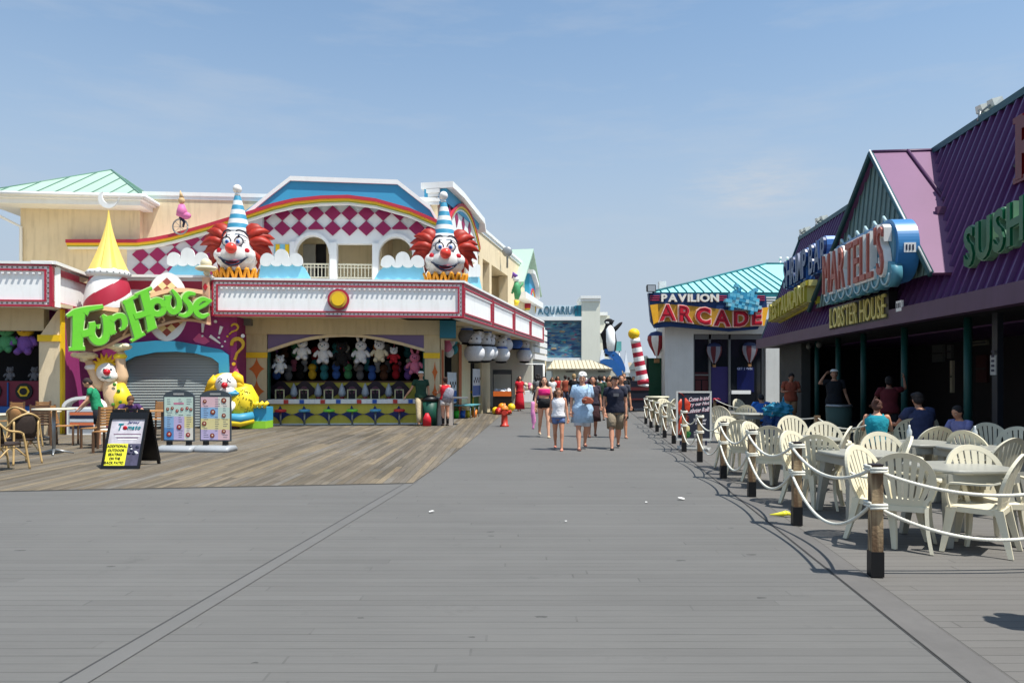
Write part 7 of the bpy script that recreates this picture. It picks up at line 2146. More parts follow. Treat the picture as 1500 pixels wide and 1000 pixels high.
# ---------------------------------------------------------------- poster stand with the lobster picture
Z = 16.55
t = thing('poster_stand', 'aluminium framed dark poster stand with a red lobster and slanted white script', 'poster stand', loc=(wx(1016, Z), Z, .012), rz=math.radians(-2))
px_ = lambda x: wx(x, Z) - wx(1016, Z)
pz_ = lambda y: wz(y, Z)
x0, x1, z0, z1 = px_(990.5), px_(1042), pz_(646), pz_(573.5)
alu = mat('aluminium', (214, 214, 208), .35, .04, 5, metal=.15)
mb = MB(); mb.box(x0, x1, -.02, .02, z0, z0 + .05); mb.box(x0, x1, -.02, .02, z1 - .04, z1); mb.box(x0, x0 + .04, -.019, .019, z0, z1); mb.box(x1 - .04, x1, -.019, .019, z0, z1); mb.build('frame', alu, t)
mb = MB(); mb.box(x0 + .02, x1 - .02, -.008, .008, z0 + .02, z1 - .02); mb.build('poster', mat('poster_slate', (44, 48, 62), .35, .05, 2), t)
for s_ in (x0 + .1, x1 - .12):
    mb = MB(); mb.box(s_ - .02, s_ + .02, -.02, .02, .1, z0); mb.build('leg', ink, t)
    mb = MB(); mb.box(s_ - .02, s_ + .02, -.30, .30, 0, .04); mb.build('foot', alu, t)
mb = MB(); mb.box(x0 + .06, x1 - .06, -.22, -.18, .04, .07); mb.box(x0 + .06, x1 - .06, .18, .22, .04, .07); mb.build('cross_bar', alu, t)
lob = mat('lobster_red', (200, 62, 34), .45, .15, 8); lobd = mat('lobster_dark', (130, 32, 22), .5, .1, 8)
mb = MB(); H = z1 - z0
def LP(fx_, fz_): return Vector((x0 + (x1 - x0) * fx_, -.014, z0 + H * fz_))
mb.m = 0
mb.tube([LP(.16, .12), LP(.17, .25), LP(.19, .38), LP(.21, .50)], [.085, .10, .095, .06], seg=10, flat=.12)
mb.tube([LP(.24, .5), LP(.31, .62), LP(.32, .74), LP(.26, .86)], [.03, .055, .07, .012], seg=10, flat=.12)
mb.tube([LP(.14, .5), LP(.09, .62), LP(.10, .74), LP(.14, .84)], [.03, .04, .05, .012], seg=10, flat=.12)
mb.m = 1
for k in range(5): mb.tube([LP(.09, .16 + .06 * k), LP(.17, .14 + .06 * k), LP(.25, .17 + .06 * k)], .006, seg=4)
mb.tube([LP(.22, .9), LP(.15, .95), LP(.06, .97)], .012, seg=5)
for k in range(3): mb.tube([LP(.24, .34 + .05 * k), LP(.32, .42 + .04 * k), LP(.36, .36 + .05 * k)], .008, seg=4)
mb.build('lobster_picture', [lob, lobd], t)
mb = MB(); mb.m = 0
for k, (fx_, fz_) in enumerate(((.28, .13), (.33, .1), (.25, .08), (.31, .17), (.36, .14))): mb.sphere(LP(fx_, fz_), .045, (1, .12, 1), 8, 6)
mb.m = 1; mb.sphere(LP(.32, .24), .05, (1, .15, 1.5), 10, 6); mb.sphere(LP(.27, .27), .04, (1, .15, 1.2), 10, 6)
mb.build('garnish_picture', [mat('leaf_green', (40, 110, 50), .6), mat('lemon', (228, 214, 150), .5)], t)
wr = mat('script_white', (236, 230, 232), .5); wr2 = mat('script_rose', (190, 70, 100), .5)
mb = MB()
for i, (tx, fz_) in enumerate((('Come in and', .79), ('try our Hot', .675), ('Lobster Roll!', .56))):
    for m_, dy, ddx in ((1, -.010, .008), (0, -.013, 0)):
        mb.m = m_; put_text(mb, tx, x0 + (x1 - x0) * (.36 - .01 * i) + ddx, x0 + (x1 - x0) * .93 + ddx, z0 + H * fz_ - ddx, z0 + H * (fz_ + .085) - ddx, dy, -.008, bold=.02, gap=.05, shear=.25, fn=lambda p: (p[0], p[1], p[2] + .10 * (p[0] - x0) - .03))
mb.m = 0; put_text(mb, 'Lobster', x0 + (x1 - x0) * .50, x0 + (x1 - x0) * .86, z0 + H * .39, z0 + H * .45, -.012, -.008, bold=.02); put_text(mb, 'House', x0 + (x1 - x0) * .55, x0 + (x1 - x0) * .83, z0 + H * .325, z0 + H * .38, -.012, -.008, bold=.02)
for k in range(3): mb.box(x0 + (x1 - x0) * .5, x0 + (x1 - x0) * (.66 + .03 * k), -.011, -.008, z0 + H * (.17 - .035 * k), z0 + H * (.18 - .035 * k))
mb.build('poster_lettering', [wr, wr2], t)

# ---------------------------------------------------------------- folding A-frame board
Z = 13.1
t = thing('a_frame_sign', 'black A-frame board with a yellow notice about extra outdoor seating', 'sign', loc=(wx(177, Z), Z, .012))
w2 = .335; HH = .97; top_y = .36
def AP(x, q, d=0):   # on the front panel: q 0 bottom..1 top
    return Vector((x, top_y * q * .96 - d, HH * q))
mb = MB()
def plate(mb, xa, xb, q0, q1, d0, d1):
    mb.hexa([AP(xa, q0, d0), AP(xb, q0, d0), AP(xb, q0, d1), AP(xa, q0, d1), AP(xa, q1, d0), AP(xb, q1, d0), AP(xb, q1, d1), AP(xa, q1, d1)])
plate(mb, -w2, w2, .0, .06, .0, .05); plate(mb, -w2, w2, .88, 1.0, .0, .05); plate(mb, -w2, -w2 + .035, .06, .88, 0, .05); plate(mb, w2 - .035, w2, .06, .88, 0, .05); plate(mb, -w2 + .03, w2 - .03, .05, .9, .0, .02)
mb.build('front_board', black_m, t)
mb = MB(); d2 = .74
mb.hexa([(-w2, d2, 0), (-w2 + .05, d2, 0), (-w2 + .05, d2 + .04, 0), (-w2, d2 + .04, 0), (-w2, .37, HH), (-w2 + .05, .37, HH), (-w2 + .05, .41, HH), (-w2, .41, HH)])
mb.hexa([(-w2, d2, .06), (w2, d2, .06), (w2, d2 + .04, .06), (-w2, d2 + .04, .06), (-w2, .37, HH), (w2, .37, HH), (w2, .41, HH), (-w2, .41, HH)])
mb.hexa([(w2 - .05, d2, 0), (w2, d2, 0), (w2, d2 + .04, 0), (w2 - .05, d2 + .04, 0), (w2 - .05, .37, HH), (w2, .37, HH), (w2, .41, HH), (w2 - .05, .41, HH)])
mb.build('rear_board', black_m, t)
mb = MB(); mb.box(-.30, -.14, .30, .43, HH - .01, HH + .05); mb.box(.14, .30, .30, .43, HH - .01, HH + .05); mb.box(-.08, .08, .33, .40, HH + .03, HH + .06); mb.box(-.08, -.05, .33, .40, HH - .01, HH + .03); mb.box(.05, .08, .33, .40, HH - .01, HH + .03); mb.build('handle', black_m, t)
def aplate(x_0, x_1, q0, q1, m, nm, d=.026):
    mb = MB(); plate(mb, x_0, x_1, q0, q1, .02, d); return mb.build(nm, m, t)
aplate(-w2 + .04, w2 - .04, .44, .88, mat('photo_haze', (196, 190, 196), .4, .25, 5), 'photo_panel')
aplate(-w2 + .04, -w2 + .40, .06, .44, mat('notice_yellow', (238, 234, 60), .5, .03, 3), 'yellow_notice', .028)
aplate(-w2 + .40, w2 - .04, .06, .44, mat('photo_dark', (84, 80, 100), .4, .35, 9), 'photo_panel')
def atext(s, xa, xb, qa, qb, m, nm, bold=.02, shear=0, col=None):
    mb = MB(); put_text(mb, s, xa, xb, qa, qb, .034, .026, bold=bold, fn=lambda p: tuple(AP(p[0], p[2], p[1])), shear=shear); return mb.build(nm, m, t)
blk = mat('notice_black', (30, 30, 26), .6)
for i, (s_, a, b) in enumerate((('ADDITIONAL', -.29, .055), ('OUTDOOR', -.27, .02), ('SEATING', -.25, -.01), ('ON THE', -.22, -.03), ('BACK PATIO', -.29, .04))):
    atext(s_, a, b, .375 - .072 * i, .42 - .072 * i, blk, 'notice_lettering')
atext('Jersey', .0, .2, .79, .84, mat('script_navy', (40, 50, 110), .5), 'logo_lettering', shear=.3)
mb = MB(); put_text(mb, 'T', -.17, -.08, .68, .80, .036, .026, bold=.03, shear=.2, fn=lambda p: tuple(AP(p[0], p[2], p[1]))); put_text(mb, 'mato', .01, .24, .69, .76, .036, .026, bold=.03, shear=.2, fn=lambda p: tuple(AP(p[0], p[2], p[1]))); mb.build('logo_lettering', mat('script_teal', (30, 120, 130), .5), t)
mb = MB(); mb.sphere(AP(-.035, .72, .036), .042, (1, .3, .9), 12, 8); mb.build('tomato_mark', lip_red, t)
mb = MB(); 
for k in range(4): 
    mb.m = k % 2; plate(mb, -.22 + .03 * k, .26 - .02 * k, .60 - .03 * k, .615 - .03 * k, .026, .03)
mb.build('picture_streaks', [mat('streak_plum', (120, 90, 110), .5), white_p], t)
mb = MB(); rr = random.Random(6)
for k in range(16):
    x_, q_ = rr.uniform(.10, .27), rr.uniform(.24, .42); mb.m = rr.choice((0, 1)); c = AP(x_, q_, .03); mb.sphere(c, rr.uniform(.014, .03), (1.2, .2, .8), 6, 5)
mb.build('picture_figures', [white_p, ink], t)

# ---------------------------------------------------------------- two menu boards on weighted bases
def menu(x, label, kind):
    Z = 16.2; t = thing('menu_board', label, 'menu board', loc=(wx(x, Z), Z, .012), rz=math.radians(-6), group='menu boards on grey bases')
    w = .35; zb_, zt_ = .22, 1.18
    fm = mat('board_frame', (70, 78, 84), .4, .05, 4)
    mb = MB(); P = [(-w, zb_), (w, zb_), (w, zt_)] + [(w * math.cos(a) , zt_ + .14 * math.sin(a)) for a in [PI * i / 14 for i in range(1, 14)]] + [(-w, zt_)]
    mb.prism(P, -.02, .02); mb.build('frame', fm, t)
    mb = MB(); mb.box(-.12, .12, -.026, .026, zt_ + .035, zt_ + .075); mb.build('grip', mat('grip_grey', (170, 168, 164), .5), t)
    for s_ in (-.22, .22):
        mb = MB(); mb.box(s_ - .05, s_ + .05, -.04, .04, .13, zb_); mb.build('clamp', black_m, t)
    mb = MB(); R = []
    for y_, z_ in ((0, 0),): pass
    mb.loft([[Vector((sx_, yy * k, zz)) for yy, zz in ((-.26, .0), (-.25, .07), (-.16, .12), (0, .135), (.16, .12), (.25, .07), (.26, .0))] for sx_, k in ((-.40, .55), (-.385, .85), (-.33, 1), (.33, 1), (.385, .85), (.40, .55))], smooth=True)
    mb.build('weighted_base', mat('base_grey', (156, 160, 164), .4, .06, 3), t)
    zl, zh = zb_ + .03, zt_ - .01; W = w - .025
    pal = {'mint': (206, 226, 210), 'sky': (150, 190, 226), 'lilac': (206, 190, 224), 'straw': (236, 222, 160), 'rose': (236, 196, 200), 'cream': (238, 232, 216), 'blue': (96, 150, 206)}
    def cell(a, b, c, d, k, dep=-.024):
        mb = MB(); mb.box(-W + 2 * W * a, -W + 2 * W * b, dep, -.02, zl + (zh - zl) * c, zl + (zh - zl) * d); mb.build('menu_field', mat('menu_' + k, pal[k], .4, .03, 4), t)
    if kind == 0:
        cells = [(0, 1, .55, 1, 'mint'), (0, .33, .28, .55, 'sky'), (0, .33, 0, .28, 'blue'), (.33, .70, 0, .55, 'lilac'), (.70, 1, .28, .55, 'straw'), (.70, 1, 0, .28, 'cream')]
        dishes = [(.12, .72), (.28, .74), (.45, .68), (.62, .72), (.80, .74), (.93, .71), (.17, .13), (.52, .30), (.83, .12)]
    else:
        cells = [(0, .6, .76, 1, 'rose'), (.6, 1, .76, 1, 'cream'), (0, .6, .50, .76, 'sky'), (.6, 1, .50, .76, 'mint'), (0, .6, .24, .50, 'straw'), (.6, 1, .24, .5, 'straw'), (0, .6, 0, .24, 'lilac'), (.6, 1, 0, .24, 'rose')]
        dishes = [(.14, .90), (.80, .92), (.42, .65), (.80, .57), (.12, .38), (.40, .10), (.80, .2)]
    for c in cells: cell(*c)
    mb = MB(); rr = random.Random(x)
    for a, b in dishes:
        c = (-W + 2 * W * a, zl + (zh - zl) * b); r_ = rr.uniform(.042, .062) if not (kind == 0 and b > .6) else .035
        mb.m = 0; mb.cyl((c[0], -.024, c[1]), (c[0], -.030, c[1]), r_, seg=18)
        mb.m = rr.choice((1, 2)); mb.cyl((c[0], -.030, c[1]), (c[0], -.034, c[1]), r_ * .72, seg=14); mb.m = 3
        mb.cyl((c[0] + .008, -.034, c[1] + .006), (c[0] + .008, -.036, c[1] + .006), r_ * .35, seg=8)
    mb.build('dish_pictures', [mat('plate_maroon', (110, 52, 60), .5), mat('food_brown', (170, 90, 60), .6), mat('food_red', (190, 60, 60), .6), mat('food_cream', (236, 216, 190), .5)], t)
    mb = MB()
    for a, b in [(x_, y_) for x_ in (.10, .50, .78) for y_ in [.06 + .052 * k for k in range(18)]]:
        if any(abs(a + .07 - da) < .18 and abs(b - db) < .08 for da, db in dishes): continue
        mb.box(-W + 2 * W * a, -W + 2 * W * (a + rr.uniform(.08, .18)), -.0265, -.024, zl + (zh - zl) * b, zl + (zh - zl) * (b + .010))
    mb.build('text_lines', mat('text_dim', (120, 120, 130), .6), t)
    if kind == 0:
        mb = MB(); mb.box(-W + 2 * W * .33, -W + 2 * W * .68, -.0262, -.024, zl + (zh - zl) * .83, zl + (zh - zl) * .87); mb.build('heading_strip', mat('heading_pink', (214, 120, 150), .6), t)
menu(262.5, 'left menu board with mint and lilac fields and a row of small dishes', 0)
menu(316, 'right menu board with pink, blue and straw fields in front of the seated clown', 1)

# ---------------------------------------------------------------- cafe furniture on the left
slatm = mat('slat_wood', (176, 128, 80), .6, .12, 5); slatd = mat('slat_dark', (96, 70, 50), .6, .1, 5); rattan = mat('rattan_cane', (196, 164, 110), .5, .12, 10); wick = mat('wicker_dark', (60, 48, 42), .8, .25, 60, bump=.5, bscale=300)
def slat_chair(x, Z, rz, label, dark=False):
    t = thing('slat_chair', label, 'chair', loc=(wx(x, Z), Z, .012), rz=math.radians(rz), group='wooden slat chairs by the fun house')
    m_ = slatd if dark else slatm; fr2 = slatd
    mb = MB()
    for k in range(7): mb.box(-.20, .20, -.225 - .012 * k, -.205 - .012 * k, .50 + k * .062, .553 + k * .062)
    mb.build('back_slats', m_, t)
    mb = MB()
    for k in range(6): mb.box(-.21, .21, -.2 + k * .07, -.14 + k * .07, .44, .46)
    mb.build('seat', m_, t)
    for s in (-1, 1):
        mb = MB(); mb.hexa([(s * .2 - .02, -.27, 0), (s * .2 + .02, -.27, 0), (s * .2 + .02, -.23, 0), (s * .2 - .02, -.23, 0), (s * .2 - .02, -.32, .95), (s * .2 + .02, -.32, .95), (s * .2 + .02, -.28, .95), (s * .2 - .02, -.28, .95)]); mb.build('leg', fr2, t)
        mb = MB(); mb.box(s * .2 - .02, s * .2 + .02, .18, .22, 0, .44); mb.build('leg', fr2, t)
def round_table_(x, Z, r, h, label, four=True):
    t = thing('cafe_table', label, 'table', loc=(wx(x, Z), Z, .012), group='round cafe tables by the fun house')
    mb = MB(); mb.rings([((0, 0, h - .03), r * .97, r * .97), ((0, 0, h - .025), r, r), ((0, 0, h - .004), r, r), ((0, 0, h), r * .98, r * .98)], seg=36); mb.build('tabletop', mat('cafe_top', (214, 204, 180), .35, .05, 4), t)
    mb = MB(); mb.cyl((0, 0, .05), (0, 0, h - .03), .035, seg=12); mb.build('stem', grey_m, t)
    mb = MB()
    for a in range(4): 
        an = a * PI / 2 + .5; mb.tube([(0, 0, .10), (.15 * math.cos(an), .15 * math.sin(an), .06), (.36 * math.cos(an), .36 * math.sin(an), .015)], [.03, .025, .015], seg=6)
    mb.build('foot', grey_m, t)
round_table_(79, 15.6, .40, .95, 'nearest tall round cafe table on a single steel stem')
round_table_(62, 19.0, .42, .74, 'round cafe table with a pale rim behind the tall one')
round_table_(-5, 17.2, .42, .76, 'round cafe table cut by the left frame edge')
def square_table(x, Z, label):
    t = thing('slat_table', label, 'table', loc=(wx(x, Z), Z, .012), group='wooden slat tables by the fun house')
    mb = MB()
    for k in range(8): mb.box(-.4, .4, -.4 + k * .1, -.31 + k * .1, .72, .745)
    mb.build('tabletop', slatm, t)
    for sx_ in (-.34, .34):
        for sy_ in (-.34, .34): mb = MB(); mb.box(sx_ - .03, sx_ + .03, sy_ - .03, sy_ + .03, 0, .72); mb.build('leg', slatd, t)
square_table(228, 19.3, 'wooden slat table behind the A-frame board')
for x, Z, rz, lb, dk in ((140, 17.0, 75, 'wooden slat chair below the boy in green', False), (158, 16.0, 88, 'wooden slat chair just left of the A-frame board', False), (97, 17.8, -75, 'wooden slat chair right of the tall round table', False), (60, 18.2, 30, 'dark wooden slat chair behind the rattan armchair', True), (232, 20.6, 180, 'wooden slat chair on the far side of the slat table', False), (12, 19.8, 170, 'wooden slat chair in front of the wing stall counter', False), (52, 20.3, 175, 'wooden slat chair below the wing stall pillar', False)):
    slat_chair(x, Z, rz, lb, dk)
def rattan_chair(x, Z, rz, label, dark=True):
    t = thing('rattan_armchair', label, 'chair', loc=(wx(x, Z), Z, .012), rz=math.radians(rz), group='rattan armchairs at the left edge')
    mb = MB(); R = []
    for z_, w_, y_ in ((.46, .20, -.20), (.60, .23, -.23), (.75, .235, -.26), (.86, .20, -.285), (.91, .12, -.295)):
        R.append([Vector((-w_, y_ + .06, z_)), Vector((-w_ * .5, y_, z_)), Vector((w_ * .5, y_, z_)), Vector((w_, y_ + .06, z_)), Vector((w_ * .5, y_ - .02, z_)), Vector((-w_ * .5, y_ - .02, z_))])
    mb.loft(R, smooth=True); mb.build('woven_back', wick if dark else slatm, t)
    mb = MB(); mb.rings([((0, 0, .43), .24, .24), ((0, 0, .46), .25, .25), ((0, 0, .475), .22, .22)], seg=20); mb.build('seat', wick, t)
    mb = MB(); mb.tube(catmull([(-.24, .16, .62), (-.29, .05, .66), (-.27, -.14, .70), (-.20, -.26, .84), (0, -.31, .93), (.20, -.26, .84), (.27, -.14, .70), (.29, .05, .66), (.24, .16, .62)], 5), .019, seg=8); mb.build('hoop_rail', rattan, t)
    for s in (-1, 1):
        mb = MB(); mb.tube(catmull([(s * .25, .15, .63), (s * .24, .2, .45), (s * .25, .24, .2), (s * .26, .27, 0)], 4), .018, seg=8); mb.build('leg', rattan, t)
        mb = MB(); mb.tube(catmull([(s * .21, -.24, .80), (s * .21, -.24, .45), (s * .23, -.27, .2), (s * .25, -.30, 0)], 4), .018, seg=8); mb.build('leg', rattan, t)
        mb = MB(); mb.tube(catmull([(s * .24, .22, .22), (s * .20, 0, .40), (s * .22, -.26, .22)], 4), .012, seg=6); mb.build('brace', rattan, t)
rattan_chair(6, 12.9, -20, 'rattan armchair with dark woven back cut by the left frame edge')
rattan_chair(28, 13.9, 60, 'rattan armchair with curved cane arm in front of the tall round table')
rattan_chair(35, 17.0, 0, 'brown wicker armchair left of the tall table, farther back', False)

# ---------------------------------------------------------------- litter
def scrap(x, y, label, s, m, dark=False):
    g = gp(x, y); mb = MB(); rr = random.Random(int(x))
    P = [Vector((s * rr.uniform(.6, 1) * math.cos(a), s * .7 * rr.uniform(.6, 1) * math.sin(a), rr.uniform(.0, .3) * s)) for a in [2 * PI * i / 8 for i in range(8)]]
    c = mb._v((0, 0, .35 * s)); vs = [mb._v(p) for p in P]
    for i in range(8): mb._f([c, vs[i], vs[(i + 1) % 8]])
    mb._f(vs[::-1])
    o = mb.build('litter', m); o.location = (*g, .016); tag(o, label, 'litter')
paper = mat('litter_paper', (236, 234, 228), .7)
scrap(633, 751, 'crumpled white scrap on the grey deck near the wooden planks corner', .045, paper)
scrap(998, 732, 'flat white scrap on the deck left of the third rope post', .06, paper)
scrap(947, 737, 'tiny white scrap left of the larger flat one', .025, paper)
scrap(829, 765, 'tiny white scrap in the middle of the deck', .02, paper)
scrap(1241, 732, 'white wrapper under the chair behind the second rope post', .03, paper)
g = gp(1143, 757.5)
mb = MB(); mb.tube([(-.12, 0, .02), (-.04, .01, .022), (.03, 0, .03), (.07, .0, .04)], [.006, .016, .028, .03], seg=8); mb.sphere((.08, 0, .035), .032, (1, 1, .8)); mb.sphere((.12, 0, .02), .018)
o = mb.build('yellow_toy', mat('toy_yellow', (236, 232, 60), .4)); o.location = (*g, .012); tag(o, 'small bright yellow spoon shaped toy lying by the second rope post', 'toy')
# folded stroller with teal and blue fabric
Z = 17.5
t = thing('folded_stroller', 'teal and blue folded baby stroller draped behind the sunlit chair', 'stroller', loc=(wx(1140, Z), Z, .012))
tealf = mat('fabric_teal', (30, 120, 150), .6, .15, 8, bump=.4, bscale=30); bluef = mat('fabric_blue', (24, 60, 110), .6, .15, 8, bump=.4, bscale=30)
def cloth(name, c, s_, m, seed, par, amp=.18):
    mb = MB(); rr = random.Random(seed); seg, rg = 28, 16; ph = [rr.uniform(0, 6) for _ in range(6)]
    R = []
    for i in range(1, rg):
        th = PI * i / rg; ring = []
        for k in range(seg):
            a = 2 * PI * k / seg; w = 1 + amp * math.sin(3 * a + ph[0] + 3 * th) * .6 + amp * .6 * math.sin(7 * a + ph[1] - 4 * th) + amp * .4 * math.sin(11 * th + ph[2] + 2 * a)
            ring.append(Vector((c[0] + s_[0] * w * math.sin(th) * math.cos(a), c[1] + s_[1] * w * math.sin(th) * math.sin(a), c[2] - s_[2] * w * math.cos(th))))
        R.append(ring)
    mb.loft(R, smooth=False); return mb.build(name, m, par)
cloth('canopy', (.0, 0, .82), (.32, .28, .18), tealf, 3, t); cloth('seat_fabric', (-.12, .05, .48), (.22, .26, .34), bluef, 5, t)
mb = MB(); mb.prism([(.05, .9), (.12, 1.15), (.17, .92)], -.02, .02); mb.build('canopy_flap', tealf, t)
mb = MB()
for s_ in (-.2, .2): mb.tube([(s_, -.3, .08), (s_, 0, .5), (s_, .3, .95)], .014, seg=6); mb.tube([(s_, .3, .08), (s_, 0, .5), (s_, -.2, .8)], .014, seg=6)
mb.build('frame', grey_m, t)
for sx_ in (-.2, .2):
    for sy_ in (-.3, .3): mb = MB(); mb.cyl((sx_ - .02, sy_, .09), (sx_ + .02, sy_, .09), .09, seg=16); mb.build('wheel', black_m, t)
# teal trash can under the roof
t = thing('litter_bin', 'pale green litter bin beside the man in the cap under the roof', 'bin', loc=(wx(1229, 19), 19, .02))
mb = MB(); mb.rings([((0, 0, 0), .28, .28), ((0, 0, .85), .32, .32)], seg=20); mb.build('drum', mat('bin_green', (62, 84, 76), .7, .1, 3), t); mb = MB(); mb.rings([((0, 0, .85), .33, .33), ((0, 0, .9), .30, .30)], seg=20); mb.build('rim', grey_m, t)  # drum green darkened, the shade under the roof is in its colour
# bottles and things on tables
for x, Z, lb in ((1367 - 35, 10.2, 'clear plastic bottle on the shaded family table, left one'), (1428, 10.0, 'clear plastic bottle on the shaded table near the boy')):
    mb = MB(); mb.rings([((0, 0, 0), .033, .033), ((0, 0, .14), .033, .033), ((0, 0, .18), .014, .014), ((0, 0, .22), .014, .014)], seg=12)
    o = mb.build('bottle', mat('bottle_plastic', (200, 206, 206), .15, 0, spec=.8)); o.location = (wx(x, Z), Z, .738); tag(o, lb, 'bottle')
# ================================================================== PEOPLE
def person(label, loc, rz=0.0, H=1.7, legs=((6, 4), (-8, 12)), arms=None, lean=0.0, head=(0, 0), skin=(206, 158, 128), build=1.0, vox=.0125,
           top=None, bottom=None, hair=None, shoes=None, sit=None, group=None, female=False, extra=None):
    """faces -Y when rz = 0. legs: (hip forward, knee bend) in degrees for viewer-left then viewer-right leg.
    arms: (elbow offset, wrist offset) per side, x mirrored by side"""
    k = H / 1.70
    t = thing('person', label, 'person', loc=(loc[0], loc[1], 0), rz=math.radians(rz), group=group)
    fine = vox < .02
    D = lambda a: Vector((0, -math.sin(math.radians(a)), -math.cos(math.radians(a))))
    J = {}
    for s, (h, kn) in zip((-1, 1), legs):
        hip = Vector((s * .085, 0, .90)); knee = hip + D(h) * .43 + Vector((s * .012, 0, 0)); ank = knee + D(h - kn) * .40
        J[s] = [hip, knee, ank]
    low = min(J[s][2].z for s in J) - .075
    dz = (sit - .90 if sit is not None else -low)
    R = Matrix.Rotation(math.radians(lean), 3, 'X')
    piv = Vector((0, 0, .95))
    def up(p): return R @ (Vector(p) - piv) + piv
    def F(p): p = Vector(p) + Vector((0, 0, dz)); return p * k
    b = build
    sh = .165 if female else .185
    arms = arms or (((.05, .02, -.27), (.02, -.07, -.24)),) * 2
    A = {}
    for s, (e, w) in zip((-1, 1), arms):
        S = up((s * sh, 0, 1.395)); E = S + Vector((s * e[0], e[1], e[2])); W = E + Vector((s * w[0], w[1], w[2])); A[s] = (S, E, W)
    Tz = [(.84, .14, .10), (.90, .165 + .01 * female, .115), (.97, .168, .118), (1.07, .135 - .012 * female, .10), (1.18, .145, .108), (1.28, .160, .118 + .01 * female), (1.36, .165, .105), (1.42, .11, .08), (1.46, .055, .055)]
    def torso(mb, z0, z1, g, flare=0.0):
        sp = []
        zs_ = [z0] + [z for z, _, _ in Tz if z0 < z < z1] + [z1]
        for z in zs_:
            for (a, b_) in zip(Tz, Tz[1:]):
                if a[0] <= z <= b_[0] or (z < Tz[0][0] and a is Tz[0]):
                    q = max(0, (z - a[0]) / (b_[0] - a[0])); rx = a[1] + (b_[1] - a[1]) * q; ry = a[2] + (b_[2] - a[2]) * q; break
            f = flare * max(0, (1.1 - z))
            c = F(up((0, 0, z)) if z > .95 else (0, 0, z)); sp.append((c, (rx * b + g + f) * k, (ry * b + g + f * .8) * k))
        mb.rings(sp, seg=20)
    def limb(mb, P, r, seg=10):
        P = [F(p) for p in P]; mb.tube(P, [x * k for x in r], seg=seg); mb.sphere(P[0], r[0] * k, seg=seg, rng=6); mb.sphere(P[-1], r[-1] * k, seg=seg, rng=6)
    def mid(a, b_, q): return a.lerp(b_, q)
    hc = up((0, -.012, 1.585)); Hd = Matrix.Rotation(math.radians(head[1]), 3, 'Z') @ Matrix.Rotation(math.radians(head[0]), 3, 'X')
    Hb = up((0, 0, 1.50))
    def hp_(v): return F(R @ (Hd @ Vector(v)) + Hb + (R @ Vector((0, 0, 0))))
    mb = MB()
    torso(mb, .84, 1.46, 0)
    limb(mb, [up((0, 0, 1.42)), Hb + R @ (Hd @ Vector((0, -.01, .03)))], [.055, .05])
    MH = R @ Hd
    mb.sphere(hp_((0, -.005, .105)), 1, (.076 * k, .094 * k, .100 * k), 18, 12, M=MH)
    mb.sphere(hp_((0, -.035, .050)), 1, (.056 * k, .062 * k, .062 * k), 14, 10, M=MH)
    mb.cyl(hp_((0, -.092, .105)), hp_((0, -.116, .068)), .008 * k, .015 * k, seg=8)
    for s in (-1, 1):
        mb.sphere(hp_((s * .077, .005, .085)), 1, (.012 * k, .02 * k, .03 * k), 8, 6, M=MH)
        hip, kn_, an = J[s]
        calf = mid(kn_, an, .35) + Vector((0, .018, 0))
        limb(mb, [hip, mid(hip, kn_, .4), mid(hip, kn_, .9), kn_, calf, mid(kn_, an, .75), an], [.088 * b, .080 * b, .056 * b, .054, .054 * b, .038, .036])
        S, E, W = A[s]
        limb(mb, [S, mid(S, E, .5), E, mid(E, W, .35), W], [.052 * b, .044 * b, .036, .036, .025])
        if not (shoes and shoes[1] == 'boot'):
            mb.tube([F(an + Vector((0, .035, -.03))), F(an + Vector((0, -.03, -.045))), F(an + Vector((0, -.12, -.062))), F(an + Vector((0, -.165, -.066)))], [.034 * k, .036 * k, .028 * k, .014 * k], seg=10, flat=.9)
        d = (W - E).normalized(); sd = Vector((0, 0, 1)).cross(d)
        sd = sd.normalized() if sd.length > .2 else Vector((0, 1, 0)); nn = d.cross(sd).normalized()
        pc = W + d * .045
        mb.tube([F(W), F(pc), F(W + d * .085)], [.026 * k, .040 * k, .036 * k], seg=10, flat=.45)
    body = mb.build('body', mat('skin_%d%d%d' % skin, skin, .55, .05, 6, spec=.35), t)
    rm = body.modifiers.new('r', 'REMESH'); rm.mode = 'VOXEL'; rm.voxel_size = vox; rm.use_smooth_shade = True
    sm = body.modifiers.new('s', 'SMOOTH'); sm.factor = .5; sm.iterations = 2
    dg = bpy.context.evaluated_depsgraph_get(); me = bpy.data.meshes.new_from_object(body.evaluated_get(dg))
    body.modifiers.clear(); body.data = me
    if fine:      # five separate fingers on each hand, joined to the same mesh
        bm = bmesh.new(); bm.from_mesh(me); fb = MB(); fb.bm.free(); fb.bm = bm
        for s in (-1, 1):
            S, E, W = A[s]; d = (W - E).normalized(); sd = Vector((0, 0, 1)).cross(d)
            sd = sd.normalized() if sd.length > .2 else Vector((0, 1, 0)); nn = d.cross(sd).normalized()
            cr = Vector((-s, -.4, 0)); cr = (cr - d * cr.dot(d)).normalized()
            for q, ln in ((-1.5, .055), (-.5, .068), (.5, .072), (1.5, .064)):
                o = W + d * .082 + sd * q * .018; p1 = o + d * ln * .55 + cr * ln * .12; p2 = o + d * ln * .85 + cr * ln * .55
                fb.tube([F(o - d * .012), F(o), F(p1), F(p2)], [.009 * k, .009 * k, .008 * k, .006 * k], seg=7)
            o = W + d * .035 + sd * .030; fb.tube([F(o), F(o + sd * .022 + d * .03 + cr * .01), F(o + sd * .022 + d * .055 + cr * .03)], [.011 * k, .010 * k, .007 * k], seg=7)
        bm.to_mesh(me); bm.free()
        for p in me.polygons: p.use_smooth = True
